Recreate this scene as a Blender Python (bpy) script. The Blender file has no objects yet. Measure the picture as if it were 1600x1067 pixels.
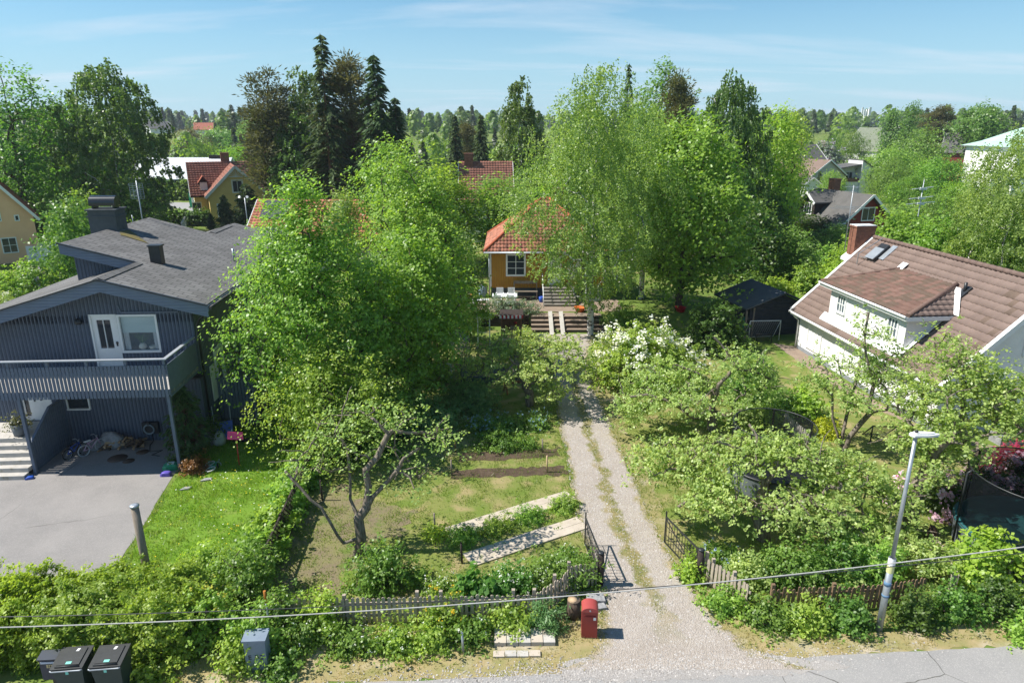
import bpy, bmesh, math, random
import numpy as np
from mathutils import Vector, Matrix
from mathutils.geometry import tessellate_polygon

SC = bpy.context.scene
COL = SC.collection
R = math.radians

# ------------------------------------------------------------------ camera
PITCH = R(17.5); HC = 12.5; FPX = 1066.7
cam_d = bpy.data.cameras.new('camera'); cam = bpy.data.objects.new('camera', cam_d); COL.objects.link(cam)
cam.location = (0, 0, HC); cam.rotation_euler = (R(90) - PITCH, 0, 0)
cam_d.sensor_width = 36; cam_d.lens = 24.0; cam_d.clip_start = 0.2; cam_d.clip_end = 12000
SC.camera = cam

# ------------------------------------------------------------------ light, sky, exposure
SUN_EL, SUN_AZ = R(51), R(0.5)          # shadows run towards +x and slightly away from the camera
SC.view_settings.view_transform = 'Standard'; SC.view_settings.look = 'None'
SC.view_settings.exposure = 0.93; SC.view_settings.gamma = 1.0
sd = bpy.data.lights.new('sun', 'SUN'); sd.energy = 4.1; sd.angle = R(0.55); sd.color = (1.0, 0.955, 0.88)
sun = bpy.data.objects.new('sun', sd); COL.objects.link(sun)
sdir = Vector((math.cos(SUN_AZ) * math.cos(SUN_EL), math.sin(SUN_AZ) * math.cos(SUN_EL), -math.sin(SUN_EL)))
sun.rotation_euler = sdir.to_track_quat('-Z', 'Y').to_euler(); sun.location = (-40, -5, 60)
W = bpy.data.worlds.new('World'); SC.world = W; W.use_nodes = True
nt = W.node_tree; nt.nodes.clear()
def _n(t, **kw):
    n = nt.nodes.new(t)
    for k, v in kw.items(): setattr(n, k, v)
    return n
wo = _n('ShaderNodeOutputWorld'); wb = _n('ShaderNodeBackground'); wb.inputs[1].default_value = 0.066
sky = _n('ShaderNodeTexSky', sky_type='NISHITA'); sky.sun_disc = False
sky.sun_elevation = SUN_EL; sky.sun_rotation = math.atan2(-sdir.x, -sdir.y)
sky.altitude = 100; sky.air_density = 1.0; sky.dust_density = 0.0; sky.ozone_density = 3.0
tc = _n('ShaderNodeTexCoord'); sep = _n('ShaderNodeSeparateXYZ'); nt.links.new(tc.outputs['Generated'], sep.inputs[0])
zc = _n('ShaderNodeMath', operation='ADD'); zc.inputs[1].default_value = 0.10; nt.links.new(sep.outputs[2], zc.inputs[0])
zm = _n('ShaderNodeMath', operation='MAXIMUM'); zm.inputs[1].default_value = 0.03; nt.links.new(zc.outputs[0], zm.inputs[0])
dx = _n('ShaderNodeMath', operation='DIVIDE'); nt.links.new(sep.outputs[0], dx.inputs[0]); nt.links.new(zm.outputs[0], dx.inputs[1])
dy = _n('ShaderNodeMath', operation='DIVIDE'); nt.links.new(sep.outputs[1], dy.inputs[0]); nt.links.new(zm.outputs[0], dy.inputs[1])
cmb = _n('ShaderNodeCombineXYZ'); nt.links.new(dx.outputs[0], cmb.inputs[0]); nt.links.new(dy.outputs[0], cmb.inputs[1])
mp = _n('ShaderNodeMapping'); mp.inputs['Rotation'].default_value = (0, 0, R(-14)); mp.inputs['Scale'].default_value = (0.30, 0.95, 1)
mp.inputs['Location'].default_value = (0.6, 0.35, 0)
nt.links.new(cmb.outputs[0], mp.inputs[0])
nz = _n('ShaderNodeTexNoise'); nz.inputs['Scale'].default_value = 1.0; nz.inputs['Detail'].default_value = 7; nz.inputs['Roughness'].default_value = 0.55
nz.inputs['Distortion'].default_value = 0.4
nt.links.new(mp.outputs[0], nz.inputs[0])
rp = _n('ShaderNodeValToRGB'); rp.color_ramp.elements[0].position = 0.50; rp.color_ramp.elements[1].position = 0.75
rp.color_ramp.elements[0].color = (0, 0, 0, 1); rp.color_ramp.elements[1].color = (1, 1, 1, 1)
nt.links.new(nz.outputs['Fac'], rp.inputs[0])
cf = _n('ShaderNodeMath', operation='MULTIPLY'); cf.inputs[1].default_value = 0.85; nt.links.new(rp.outputs[0], cf.inputs[0])
mx = _n('ShaderNodeMix', data_type='RGBA'); mx.inputs['B'].default_value = (6.2, 7.0, 7.9, 1)
tint = _n('ShaderNodeMix', data_type='RGBA', blend_type='MULTIPLY'); tint.inputs['Factor'].default_value = 1
tint.inputs['B'].default_value = (0.60, 0.95, 1.04, 1)
nt.links.new(sky.outputs[0], tint.inputs['A'])
nt.links.new(cf.outputs[0], mx.inputs['Factor'])
hz_ = _n('ShaderNodeMapRange', interpolation_type='SMOOTHSTEP'); hz_.inputs[1].default_value = -0.02; hz_.inputs[2].default_value = 0.24; hz_.inputs[3].default_value = 0.85; hz_.inputs[4].default_value = 0.0
nt.links.new(sep.outputs[2], hz_.inputs[0]); mh = _n('ShaderNodeMix', data_type='RGBA'); mh.inputs['B'].default_value = (4.0, 5.7, 7.1, 1)
nt.links.new(hz_.outputs[0], mh.inputs['Factor']); nt.links.new(tint.outputs['Result'], mh.inputs['A']); nt.links.new(mh.outputs['Result'], mx.inputs['A'])
nt.links.new(mx.outputs['Result'], wb.inputs[0]); nt.links.new(wb.outputs[0], wo.inputs[0])
HAZE = 0.00022
SC.cycles.max_bounces = 8; SC.cycles.diffuse_bounces = 5; SC.cycles.transparent_max_bounces = 16

# ------------------------------------------------------------------ places
def sstep(t):
    t = min(1.0, max(0.0, t)); return t * t * (3 - 2 * t)
def gz(x, y):
    """height of the ground: flat, with the low terrace the ochre house stands on"""
    return 0.7 * sstep((y - 43.0) / 0.7) * sstep((x + 20) / 8) * sstep((16 - x) / 6) * (1 - sstep((y - 58) / 25)) + 9.0 * sstep((y - 230) / 110)
def _ray(px, py):
    u = (px - 800) / FPX; v = (533.5 - py) / FPX
    return Vector((u, math.cos(PITCH) + v * math.sin(PITCH), -math.sin(PITCH) + v * math.cos(PITCH)))
def G(px, py, z=None):
    """ground point seen at a place of the photograph"""
    d = _ray(px, py); zz = 0.0 if z is None else z
    for _ in range(6):
        t = (zz - HC) / d.z; q = d * t
        if z is not None: break
        zz = gz(q.x, q.y)
    return Vector((q.x, q.y, zz))
def A(px, py, Y):
    d = _ray(px, py); t = Y / d.y
    return Vector((d.x * t, Y, d.z * t + HC))
def zcam(Y, z): return Y * math.cos(PITCH) + (HC - z) * math.sin(PITCH)

# ------------------------------------------------------------------ objects
def tag(o, label=None, cat=None, group=None, kind=None):
    if label: o['label'] = label
    if cat: o['category'] = cat
    if group: o['group'] = group
    if kind: o['kind'] = kind
    return o
def thing(name, label, cat, loc=(0, 0, 0), rz=0.0, group=None):
    o = bpy.data.objects.new(name, None); COL.objects.link(o)
    o.location = loc; o.rotation_euler = (0, 0, rz); o.empty_display_size = 0.3
    return tag(o, label, cat, group)
def link(name, me, parent=None, loc=None, rz=None):
    o = bpy.data.objects.new(name, me); COL.objects.link(o)
    if parent is not None: o.parent = parent
    if loc is not None: o.location = loc
    if rz is not None: o.rotation_euler = (0, 0, rz)
    return o
def copy_tree(o, parent=None):
    c = o.copy(); COL.objects.link(c)
    if parent is not None: c.parent = parent
    for ch in list(o.children): copy_tree(ch, c)
    return c

def np_mesh(name, V, F, mat, col=None, smooth=False):
    """mesh from arrays: V (n,3), F list of (m,k) index arrays"""
    if not isinstance(F, (list, tuple)): F = [F]
    F = [f for f in F if len(f)]
    me = bpy.data.meshes.new(name)
    nl = sum(f.size for f in F); npoly = sum(len(f) for f in F)
    me.vertices.add(len(V)); me.vertices.foreach_set('co', np.ascontiguousarray(V, np.float32).ravel())
    me.loops.add(nl); me.loops.foreach_set('vertex_index', np.concatenate([f.ravel() for f in F]).astype(np.int32))
    me.polygons.add(npoly)
    tot = np.concatenate([np.full(len(f), f.shape[1], np.int32) for f in F])
    st = np.concatenate([[0], np.cumsum(tot)[:-1]]).astype(np.int32)
    me.polygons.foreach_set('loop_start', st)
    try: me.polygons.foreach_set('loop_total', tot)
    except Exception: pass
    if smooth: me.polygons.foreach_set('use_smooth', np.ones(npoly, bool))
    me.update(calc_edges=True)
    if col is not None:
        a = me.color_attributes.new('col', 'FLOAT_COLOR', 'POINT')
        c4 = np.ones((len(V), 4), np.float32); c4[:, :3] = col
        a.data.foreach_set('color', c4.ravel())
    me.materials.append(mat)
    return me

class MB:
    """collects boxes, polygons, bars and tubes into ONE mesh with uv in metres along each face"""
    def __init__(s): s.v = []; s.f = []; s.sm = []
    def add(s, vs, fs, sm=False):
        o = len(s.v); s.v += [tuple(p) for p in vs]
        for f in fs: s.f.append([o + i for i in f]); s.sm.append(sm)
        return s
    def box(s, x0, x1, y0, y1, z0, z1):
        vs = [(x0, y0, z0), (x1, y0, z0), (x1, y1, z0), (x0, y1, z0), (x0, y0, z1), (x1, y0, z1), (x1, y1, z1), (x0, y1, z1)]
        return s.add(vs, [(3, 2, 1, 0), (4, 5, 6, 7), (0, 1, 5, 4), (1, 2, 6, 5), (2, 3, 7, 6), (3, 0, 4, 7)])
    def poly(s, pts): return s.add(pts, [list(range(len(pts)))])
    def slab(s, pts, d):
        """polygon pts given thickness along vector d"""
        n = len(pts); d = Vector(d); a = [Vector(p) for p in pts]; b = [p + d for p in a]
        fs = [list(range(n))[::-1], list(range(n, 2 * n))] + [[i, (i + 1) % n, n + (i + 1) % n, n + i] for i in range(n)]
        return s.add(a + b, fs)
    def bar(s, p, q, w, h, up=(0, 0, 1)):
        p = Vector(p); q = Vector(q); d = (q - p)
        if d.length < 1e-6: return s
        d.normalize(); up = Vector(up)
        if abs(d.dot(up)) > .98: up = Vector((0, 1, 0))
        sd = d.cross(up).normalized() * w / 2; u2 = sd.cross(d).normalized() * h / 2
        vs = [p - sd - u2, p + sd - u2, p + sd + u2, p - sd + u2, q - sd - u2, q + sd - u2, q + sd + u2, q - sd + u2]
        return s.add(vs, [(0, 1, 2, 3), (7, 6, 5, 4), (0, 4, 5, 1), (1, 5, 6, 2), (2, 6, 7, 3), (3, 7, 4, 0)])
    def tube(s, pts, r, n=8, caps=True, closed=False):
        pts = [Vector(p) for p in pts]; m = len(pts); rs = r if isinstance(r, (list, tuple)) else [r] * m
        vs = []; prev = None
        for i, p in enumerate(pts):
            if closed: d = pts[(i + 1) % m] - pts[i - 1]
            else: d = pts[min(i + 1, m - 1)] - pts[max(i - 1, 0)]
            d.normalize()
            if prev is None: a = d.orthogonal().normalized()
            else:
                a = prev - d * prev.dot(d)
                a = a.normalized() if a.length > 1e-5 else d.orthogonal().normalized()
            prev = a; b = d.cross(a)
            for k in range(n):
                t = 2 * math.pi * k / n; vs.append(p + (a * math.cos(t) + b * math.sin(t)) * rs[i])
        fs = []
        for i in range(m if closed else m - 1):
            j = (i + 1) % m
            for k in range(n): fs.append([i * n + k, i * n + (k + 1) % n, j * n + (k + 1) % n, j * n + k])
        s.add(vs, fs, True)
        if caps and not closed:
            o = len(s.v) - len(vs)
            s.f.append([o + k for k in range(n)][::-1]); s.sm.append(False)
            s.f.append([o + (m - 1) * n + k for k in range(n)]); s.sm.append(False)
        return s
    def lathe(s, prof, c=(0, 0, 0), n=16):
        vs = []; c = Vector(c)
        for (r, z) in prof:
            for k in range(n):
                t = 2 * math.pi * k / n; vs.append(c + Vector((r * math.cos(t), r * math.sin(t), z)))
        fs = []
        for i in range(len(prof) - 1):
            for k in range(n): fs.append([i * n + k, i * n + (k + 1) % n, (i + 1) * n + (k + 1) % n, (i + 1) * n + k])
        s.add(vs, fs, True)
        o = len(s.v) - len(vs)
        if prof[0][0] > 1e-4: s.f.append([o + k for k in range(n)][::-1]); s.sm.append(False)
        if prof[-1][0] > 1e-4: s.f.append([o + (len(prof) - 1) * n + k for k in range(n)]); s.sm.append(False)
        return s
    def wall(s, x0, x1, z0, z1, y, holes=(), depth=0.12, out=-1):
        """wall sheet in the plane y with real openings (hx0,hx1,hz0,hz1) and their reveals"""
        xs = sorted({x0, x1, *[h[0] for h in holes], *[h[1] for h in holes]}); zs = sorted({z0, z1, *[h[2] for h in holes], *[h[3] for h in holes]})
        for i in range(len(xs) - 1):
            for j in range(len(zs) - 1):
                cx = (xs[i] + xs[i + 1]) / 2; cz = (zs[j] + zs[j + 1]) / 2
                if any(h[0] < cx < h[1] and h[2] < cz < h[3] for h in holes): continue
                q = [(xs[i], y, zs[j]), (xs[i + 1], y, zs[j]), (xs[i + 1], y, zs[j + 1]), (xs[i], y, zs[j + 1])]
                s.poly(q if out < 0 else q[::-1])
        yb = y - out * depth
        for (a, b, c, d) in holes:
            for p, q in (((a, c), (b, c)), ((b, c), (b, d)), ((b, d), (a, d)), ((a, d), (a, c))):
                s.poly([(p[0], y, p[1]), (p[0], yb, p[1]), (q[0], yb, q[1]), (q[0], y, q[1])])
        return s
    def mesh(s, name, mat):
        me = bpy.data.meshes.new(name); me.from_pydata(s.v, [], s.f)
        me.polygons.foreach_set('use_smooth', s.sm)
        uv = me.uv_layers.new(name='UVMap').data
        for p in me.polygons:
            n = p.normal
            if abs(n.z) > .92: t = Vector((1, 0, 0)); b = Vector((0, 1, 0))
            else:
                t = Vector((-n.y, n.x, 0)).normalized(); b = n.cross(t)
            for li in p.loop_indices:
                c = me.vertices[me.loops[li].vertex_index].co; uv[li].uv = (c.dot(t), c.dot(b))
        me.materials.append(mat); return me
    def obj(s, name, mat, parent=None, label=None, loc=None, rz=None):
        o = link(name, s.mesh(name, mat), parent, loc, rz)
        if label: o['label'] = label
        return o

# ------------------------------------------------------------------ materials
def mat_new(name):
    m = bpy.data.materials.new(name); m.use_nodes = True
    t = m.node_tree; t.nodes.clear(); return m, t
def c3(c): return (c[0], c[1], c[2], 1.0)
def M(name, col, col2=None, scale=3.0, rough=.75, spec=.3, metal=0.0, bump=0.0, bscale=60.0, coords='Object', lo=.35, hi=.65,
      col3=None, scale3=40.0, lo3=.5, hi3=.7, groove=None, gdir=0, gdepth=.4, rows=None, stretch=None, cracks=0):
    """procedural paint/ground/stone: two blended colours, an optional speckle colour, bump and board grooves"""
    m, t = mat_new(name); N = t.nodes; L = t.links
    out = N.new('ShaderNodeOutputMaterial'); p = N.new('ShaderNodeBsdfPrincipled'); L.new(p.outputs[0], out.inputs[0])
    p.inputs['Roughness'].default_value = rough; p.inputs['Specular IOR Level'].default_value = spec; p.inputs['Metallic'].default_value = metal
    tcn = N.new('ShaderNodeTexCoord'); vec = tcn.outputs[coords]
    if stretch:
        mpn = N.new('ShaderNodeMapping'); mpn.inputs['Scale'].default_value = stretch; L.new(vec, mpn.inputs[0]); nvec = mpn.outputs[0]
    else: nvec = vec
    if col2 is None: col2 = tuple(c * .82 for c in col)
    n1 = N.new('ShaderNodeTexNoise'); n1.inputs['Scale'].default_value = scale; n1.inputs['Detail'].default_value = 6; n1.inputs['Roughness'].default_value = .62
    L.new(nvec, n1.inputs[0])
    r1 = N.new('ShaderNodeMapRange'); r1.inputs[1].default_value = lo; r1.inputs[2].default_value = hi; L.new(n1.outputs['Fac'], r1.inputs[0])
    mix = N.new('ShaderNodeMix'); mix.data_type = 'RGBA'; mix.inputs['A'].default_value = c3(col); mix.inputs['B'].default_value = c3(col2)
    L.new(r1.outputs[0], mix.inputs['Factor']); cur = mix.outputs['Result']
    if col3 is not None:
        n3 = N.new('ShaderNodeTexNoise'); n3.inputs['Scale'].default_value = scale3; n3.inputs['Detail'].default_value = 4; L.new(nvec, n3.inputs[0])
        r3 = N.new('ShaderNodeMapRange'); r3.inputs[1].default_value = lo3; r3.inputs[2].default_value = hi3; L.new(n3.outputs['Fac'], r3.inputs[0])
        mix3 = N.new('ShaderNodeMix'); mix3.data_type = 'RGBA'; mix3.inputs['B'].default_value = c3(col3)
        L.new(cur, mix3.inputs['A']); L.new(r3.outputs[0], mix3.inputs['Factor']); cur = mix3.outputs['Result']
    L.new(cur, p.inputs['Base Color'])
    hsrc = None
    if bump:
        nb = N.new('ShaderNodeTexNoise'); nb.inputs['Scale'].default_value = bscale; nb.inputs['Detail'].default_value = 4; L.new(nvec, nb.inputs[0]); hsrc = nb.outputs['Fac']
        bn = N.new('ShaderNodeBump'); bn.inputs['Strength'].default_value = bump; bn.inputs['Distance'].default_value = .03
        L.new(hsrc, bn.inputs['Height']); nrm = bn.outputs[0]
    else: nrm = None
    if cracks:
        vo = N.new('ShaderNodeTexVoronoi'); vo.feature = 'DISTANCE_TO_EDGE'; vo.inputs['Scale'].default_value = cracks
        wn = N.new('ShaderNodeTexNoise'); wn.inputs['Scale'].default_value = 1.2; wn.inputs['Detail'].default_value = 5; L.new(vec, wn.inputs[0])
        wm = N.new('ShaderNodeMix'); wm.data_type = 'VECTOR'; wm.inputs['Factor'].default_value = .22; L.new(vec, wm.inputs[4]); L.new(wn.outputs['Color'], wm.inputs[5]); L.new(wm.outputs[1], vo.inputs[0])
        cm = N.new('ShaderNodeMapRange'); cm.inputs[1].default_value = .0012; cm.inputs[2].default_value = .0045; cm.inputs[3].default_value = 1; cm.inputs[4].default_value = 0; L.new(vo.outputs['Distance'], cm.inputs[0])
        pn = N.new('ShaderNodeTexNoise'); pn.inputs['Scale'].default_value = .35; L.new(vec, pn.inputs[0]); pr = N.new('ShaderNodeMapRange'); pr.inputs[1].default_value = .45; pr.inputs[2].default_value = .6; L.new(pn.outputs['Fac'], pr.inputs[0])
        pm = N.new('ShaderNodeMath'); pm.operation = 'MULTIPLY'; L.new(cm.outputs[0], pm.inputs[0]); L.new(pr.outputs[0], pm.inputs[1])
        mc = N.new('ShaderNodeMix'); mc.data_type = 'RGBA'; mc.inputs['B'].default_value = (.09, .085, .075, 1); L.new(cur, mc.inputs['A']); L.new(pm.outputs[0], mc.inputs['Factor']); cur = mc.outputs['Result']; L.new(cur, p.inputs['Base Color'])
    if groove:
        uvn = N.new('ShaderNodeUVMap'); uvn.uv_map = 'UVMap'; sp = N.new('ShaderNodeSeparateXYZ'); L.new(uvn.outputs[0], sp.inputs[0])
        dv = N.new('ShaderNodeMath'); dv.operation = 'DIVIDE'; dv.inputs[1].default_value = groove; L.new(sp.outputs[gdir], dv.inputs[0])
        fr = N.new('ShaderNodeMath'); fr.operation = 'FRACT'; L.new(dv.outputs[0], fr.inputs[0])
        pg = N.new('ShaderNodeMath'); pg.operation = 'PINGPONG'; pg.inputs[1].default_value = .5; L.new(fr.outputs[0], pg.inputs[0])
        sm = N.new('ShaderNodeMapRange'); sm.inputs[1].default_value = .02; sm.inputs[2].default_value = .12; L.new(pg.outputs[0], sm.inputs[0])
        b2 = N.new('ShaderNodeBump'); b2.inputs['Strength'].default_value = gdepth; b2.inputs['Distance'].default_value = .05
        L.new(sm.outputs[0], b2.inputs['Height'])
        if nrm is not None: L.new(nrm, b2.inputs['Normal'])
        nrm = b2.outputs[0]
    if rows:
        uvn = N.new('ShaderNodeUVMap'); uvn.uv_map = 'UVMap'
        br = N.new('ShaderNodeTexBrick'); br.inputs['Scale'].default_value = 1.0; br.inputs['Brick Width'].default_value = rows[0]; br.inputs['Row Height'].default_value = rows[1]
        br.inputs['Mortar Size'].default_value = rows[2]; br.inputs['Mortar'].default_value = c3(rows[3]); br.inputs['Bias'].default_value = 0
        L.new(uvn.outputs[0], br.inputs[0])
        mm = N.new('ShaderNodeMix'); mm.data_type = 'RGBA'; mm.blend_type = 'MULTIPLY'; mm.inputs['Factor'].default_value = 1
        br.inputs['Color1'].default_value = (1.12, 1.12, 1.12, 1); br.inputs['Color2'].default_value = (.8, .8, .8, 1)
        L.new(cur, mm.inputs['A']); L.new(br.outputs[0], mm.inputs['B']); L.new(mm.outputs['Result'], p.inputs['Base Color'])
    if nrm is not None: L.new(nrm, p.inputs['Normal'])
    return m
def M_leaf(name, trans=.46, rough=.4, hue=.0, spec=.4):
    """leaves: colour from the leaf's own attribute, part of the light passes through"""
    m, t = mat_new(name); N = t.nodes; L = t.links
    out = N.new('ShaderNodeOutputMaterial'); p = N.new('ShaderNodeBsdfPrincipled'); tr = N.new('ShaderNodeBsdfTranslucent'); mx = N.new('ShaderNodeMixShader')
    at = N.new('ShaderNodeAttribute'); at.attribute_name = 'col'
    oi = N.new('ShaderNodeObjectInfo'); hs = N.new('ShaderNodeHueSaturation')
    rm = N.new('ShaderNodeMapRange'); rm.inputs[3].default_value = .485 + hue; rm.inputs[4].default_value = .515 + hue; L.new(oi.outputs['Random'], rm.inputs[0]); L.new(rm.outputs[0], hs.inputs['Hue'])
    L.new(at.outputs['Color'], hs.inputs['Color'])
    L.new(hs.outputs[0], p.inputs['Base Color']); p.inputs['Roughness'].default_value = rough; p.inputs['Specular IOR Level'].default_value = spec
    h2 = N.new('ShaderNodeMix'); h2.data_type = 'RGBA'; h2.blend_type = 'MULTIPLY'; h2.inputs['Factor'].default_value = 1; h2.inputs['B'].default_value = (1.75, 1.7, .75, 1)
    L.new(hs.outputs[0], h2.inputs['A']); L.new(h2.outputs['Result'], tr.inputs[0])
    mx.inputs[0].default_value = trans; L.new(p.outputs[0], mx.inputs[1]); L.new(tr.outputs[0], mx.inputs[2]); L.new(mx.outputs[0], out.inputs[0])
    return m
def M_attr(name, rough=.8, spec=.2, bump=0.0, bscale=30):
    """surface whose colour is carried by the mesh (each roof tile its own)"""
    m, t = mat_new(name); N = t.nodes; L = t.links
    out = N.new('ShaderNodeOutputMaterial'); p = N.new('ShaderNodeBsdfPrincipled'); at = N.new('ShaderNodeAttribute'); at.attribute_name = 'col'
    n = N.new('ShaderNodeTexNoise'); n.inputs['Scale'].default_value = 1.3; n.inputs['Detail'].default_value = 6
    tcn = N.new('ShaderNodeTexCoord'); L.new(tcn.outputs['Object'], n.inputs[0])
    mr = N.new('ShaderNodeMapRange'); mr.inputs[3].default_value = .72; mr.inputs[4].default_value = 1.2; L.new(n.outputs['Fac'], mr.inputs[0])
    mm = N.new('ShaderNodeMix'); mm.data_type = 'RGBA'; mm.blend_type = 'MULTIPLY'; mm.inputs['Factor'].default_value = 1
    L.new(at.outputs['Color'], mm.inputs['A']); L.new(mr.outputs[0], mm.inputs['B']); L.new(mm.outputs['Result'], p.inputs['Base Color'])
    p.inputs['Roughness'].default_value = rough; p.inputs['Specular IOR Level'].default_value = spec
    L.new(p.outputs[0], out.inputs[0]); return m
def M_glass(name, col=(.03, .04, .05), rough=.06):
    m, t = mat_new(name); N = t.nodes; L = t.links
    out = N.new('ShaderNodeOutputMaterial'); p = N.new('ShaderNodeBsdfPrincipled'); p.inputs['Base Color'].default_value = c3(col)
    p.inputs['Roughness'].default_value = rough; p.inputs['Specular IOR Level'].default_value = .6
    n = N.new('ShaderNodeTexNoise'); n.inputs['Scale'].default_value = 1.5; b = N.new('ShaderNodeBump'); b.inputs['Strength'].default_value = .04
    L.new(n.outputs['Fac'], b.inputs['Height']); L.new(b.outputs[0], p.inputs['Normal']); L.new(p.outputs[0], out.inputs[0]); return m
def M_clear(name, tint=(.8, .9, .85), op=.25, rough=.08):
    """see-through pane or net: partly transparent"""
    m, t = mat_new(name); N = t.nodes; L = t.links
    out = N.new('ShaderNodeOutputMaterial'); p = N.new('ShaderNodeBsdfPrincipled'); p.inputs['Base Color'].default_value = c3(tint); p.inputs['Roughness'].default_value = rough; p.inputs['Specular IOR Level'].default_value = .0 if rough > .5 else .5
    tr = N.new('ShaderNodeBsdfTransparent'); mx = N.new('ShaderNodeMixShader'); mx.inputs[0].default_value = op
    L.new(tr.outputs[0], mx.inputs[1]); L.new(p.outputs[0], mx.inputs[2]); L.new(mx.outputs[0], out.inputs[0]); return m

LEAF = M_leaf('leaf_foliage'); LEAFD = M_leaf('needle_foliage', .28, .6, 0, .2); PETAL = M_leaf('flower_petal', .25, .6, 0, .2)
TILE = M_attr('roof_tile', .85, .15)
m_bark = M('bark', (.14, .105, .08), (.06, .045, .035), 9, .9, .15, bump=.6, bscale=25, stretch=(3, 3, .6))
m_bark_grey = M('grey_bark', (.27, .23, .19), (.10, .08, .06), 6, .9, .15, bump=.6, bscale=22, stretch=(3, 3, .8))
m_bark_pine = M('pine_bark', (.22, .12, .07), (.09, .06, .045), 5, .9, .15, bump=.5, bscale=20, stretch=(3, 3, .6))
m_bark_birch = M('birch_bark', (.66, .64, .6), (.5, .48, .45), 3, .7, .25, col3=(.045, .04, .04), scale3=3.2, lo3=.53, hi3=.6, stretch=(1.2, 1.2, 2.2))
m_white = M('white_paint', (.80, .80, .79), (.74, .74, .73), 3, .5, .35)
m_whitewall = M('white_render_wall', (.80, .79, .77), (.73, .72, .70), 1.2, .8, .2, bump=.15, bscale=40)
m_slate = M('slate_blue_boards', (.095, .118, .163), (.08, .10, .14), 2.2, .62, .3, groove=.145, gdepth=.9)
m_slate_h = M('slate_blue_fascia', (.155, .195, .265), (.135, .17, .235), 1.8, .6, .3, groove=.12, gdir=1, gdepth=.5)
m_slate_p = M('slate_blue_paint', (.135, .165, .22), (.115, .14, .19), 3, .6, .3)
m_shingle = M('grey_shingle', (.19, .186, .182), (.15, .146, .142), .7, .9, .15, bump=.5, bscale=70, rows=(.5, .28, .022, (.5, .5, .5)))
m_black = M('black_metal', (.018, .02, .022), (.028, .03, .033), 4, .42, .5)
m_blackplastic = M('black_plastic', (.022, .024, .024), (.034, .036, .036), 5, .5, .4)
m_glass = M_glass('window_glass'); m_glass_lit = M_glass('pale_window_glass', (.10, .13, .15))
m_ochre = M('ochre_boards', (.46, .235, .035), (.40, .195, .028), 2.5, .7, .25, groove=.17, gdepth=.8)
m_yellow = M('yellow_boards', (.78, .58, .22), (.72, .53, .20), 1.5, .7, .25, groove=.2, gdepth=.5)
m_peach = M('peach_render', (.86, .52, .30), (.80, .47, .27), .8, .85, .2, bump=.1)
m_brick = M('red_brick', (.29, .135, .09), (.22, .10, .07), 6, .85, .2, bump=.3, bscale=40, rows=(.25, .075, .008, (.75, .7, .65)))
m_darkboard = M('dark_brown_boards', (.035, .028, .026), (.05, .04, .036), 3, .7, .25, groove=.16)
m_redboard = M('falu_red_boards', (.24, .045, .03), (.2, .04, .028), 3, .75, .2, groove=.18)
m_greyroof = M('grey_roof_felt', (.13, .125, .12), (.10, .097, .093), 1.2, .9, .15, bump=.3, bscale=40)
m_blackfelt = M('black_roof_felt', (.085, .09, .10), (.11, .115, .125), 1.5, .85, .2, bump=.3, bscale=50)
m_copper = M('green_copper_sheet', (.42, .60, .50), (.36, .53, .45), .6, .6, .3, groove=.6, gdepth=.5)
m_whitesheet = M('white_roof_sheet', (.60, .62, .64), (.55, .57, .59), .5, .5, .35, groove=.5, gdepth=.5)
m_mossroof = M('green_grey_roof', (.20, .22, .16), (.16, .18, .13), .8, .9, .15)
m_concrete = M('concrete', (.50, .47, .43), (.40, .38, .35), 3, .9, .2, bump=.25, bscale=50, col3=(.30, .27, .2), scale3=5, lo3=.58, hi3=.75)
m_stone = M('grey_stone', (.34, .34, .34), (.22, .22, .23), 5, .9, .2, bump=.8, bscale=14)
m_wood = M('weathered_wood', (.30, .25, .20), (.20, .165, .13), 4, .85, .2, bump=.4, bscale=30, stretch=(4, 4, .7))
m_picket = M('weathered_pickets', (.46, .39, .31), (.32, .265, .21), 4, .85, .2, bump=.4, bscale=30, stretch=(4, 4, .7))
m_woodl = M('pale_wood', (.52, .38, .24), (.42, .30, .18), 4, .8, .2, bump=.2, bscale=30)
m_wooddark = M('dark_stained_wood', (.055, .04, .034), (.035, .027, .024), 5, .8, .25, bump=.3, bscale=30)
m_woodbrown = M('brown_timber', (.24, .14, .07), (.17, .10, .05), 4, .8, .2, bump=.3, bscale=30)
m_steel = M('galvanised_steel', (.42, .45, .48), (.34, .37, .40), 4, .45, .5, metal=.55)
m_redpaint = M('red_box_paint', (.28, .036, .032), (.24, .033, .03), 4, .45, .4)
m_blue = M('blue_plastic', (.02, .08, .42), (.018, .07, .36), 4, .4, .4)
m_teal = M('teal_plastic', (.02, .21, .22), (.018, .17, .19), 4, .45, .4)
m_red = M('red_plastic', (.55, .03, .04), (.48, .028, .035), 4, .4, .4)
m_pink = M('pink_plastic', (.75, .06, .20), (.65, .05, .17), 4, .4, .4)
m_grnplastic = M('green_plastic', (.03, .30, .16), (.025, .25, .13), 4, .4, .4)
m_rubber = M('tyre_rubber', (.02, .02, .02), (.03, .03, .03), 8, .8, .2)
m_net = M_clear('black_net', (.008, .010, .011), .70, .8)
m_netlight = M_clear('thin_black_net', (.02, .022, .024), .45, .8)
m_greenhouseglass = M_clear('greenhouse_glass', (.55, .62, .60), .30, .12)
m_foliage_stem = M('green_stem', (.09, .16, .04), (.07, .12, .03), 4, .7, .2)
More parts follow.
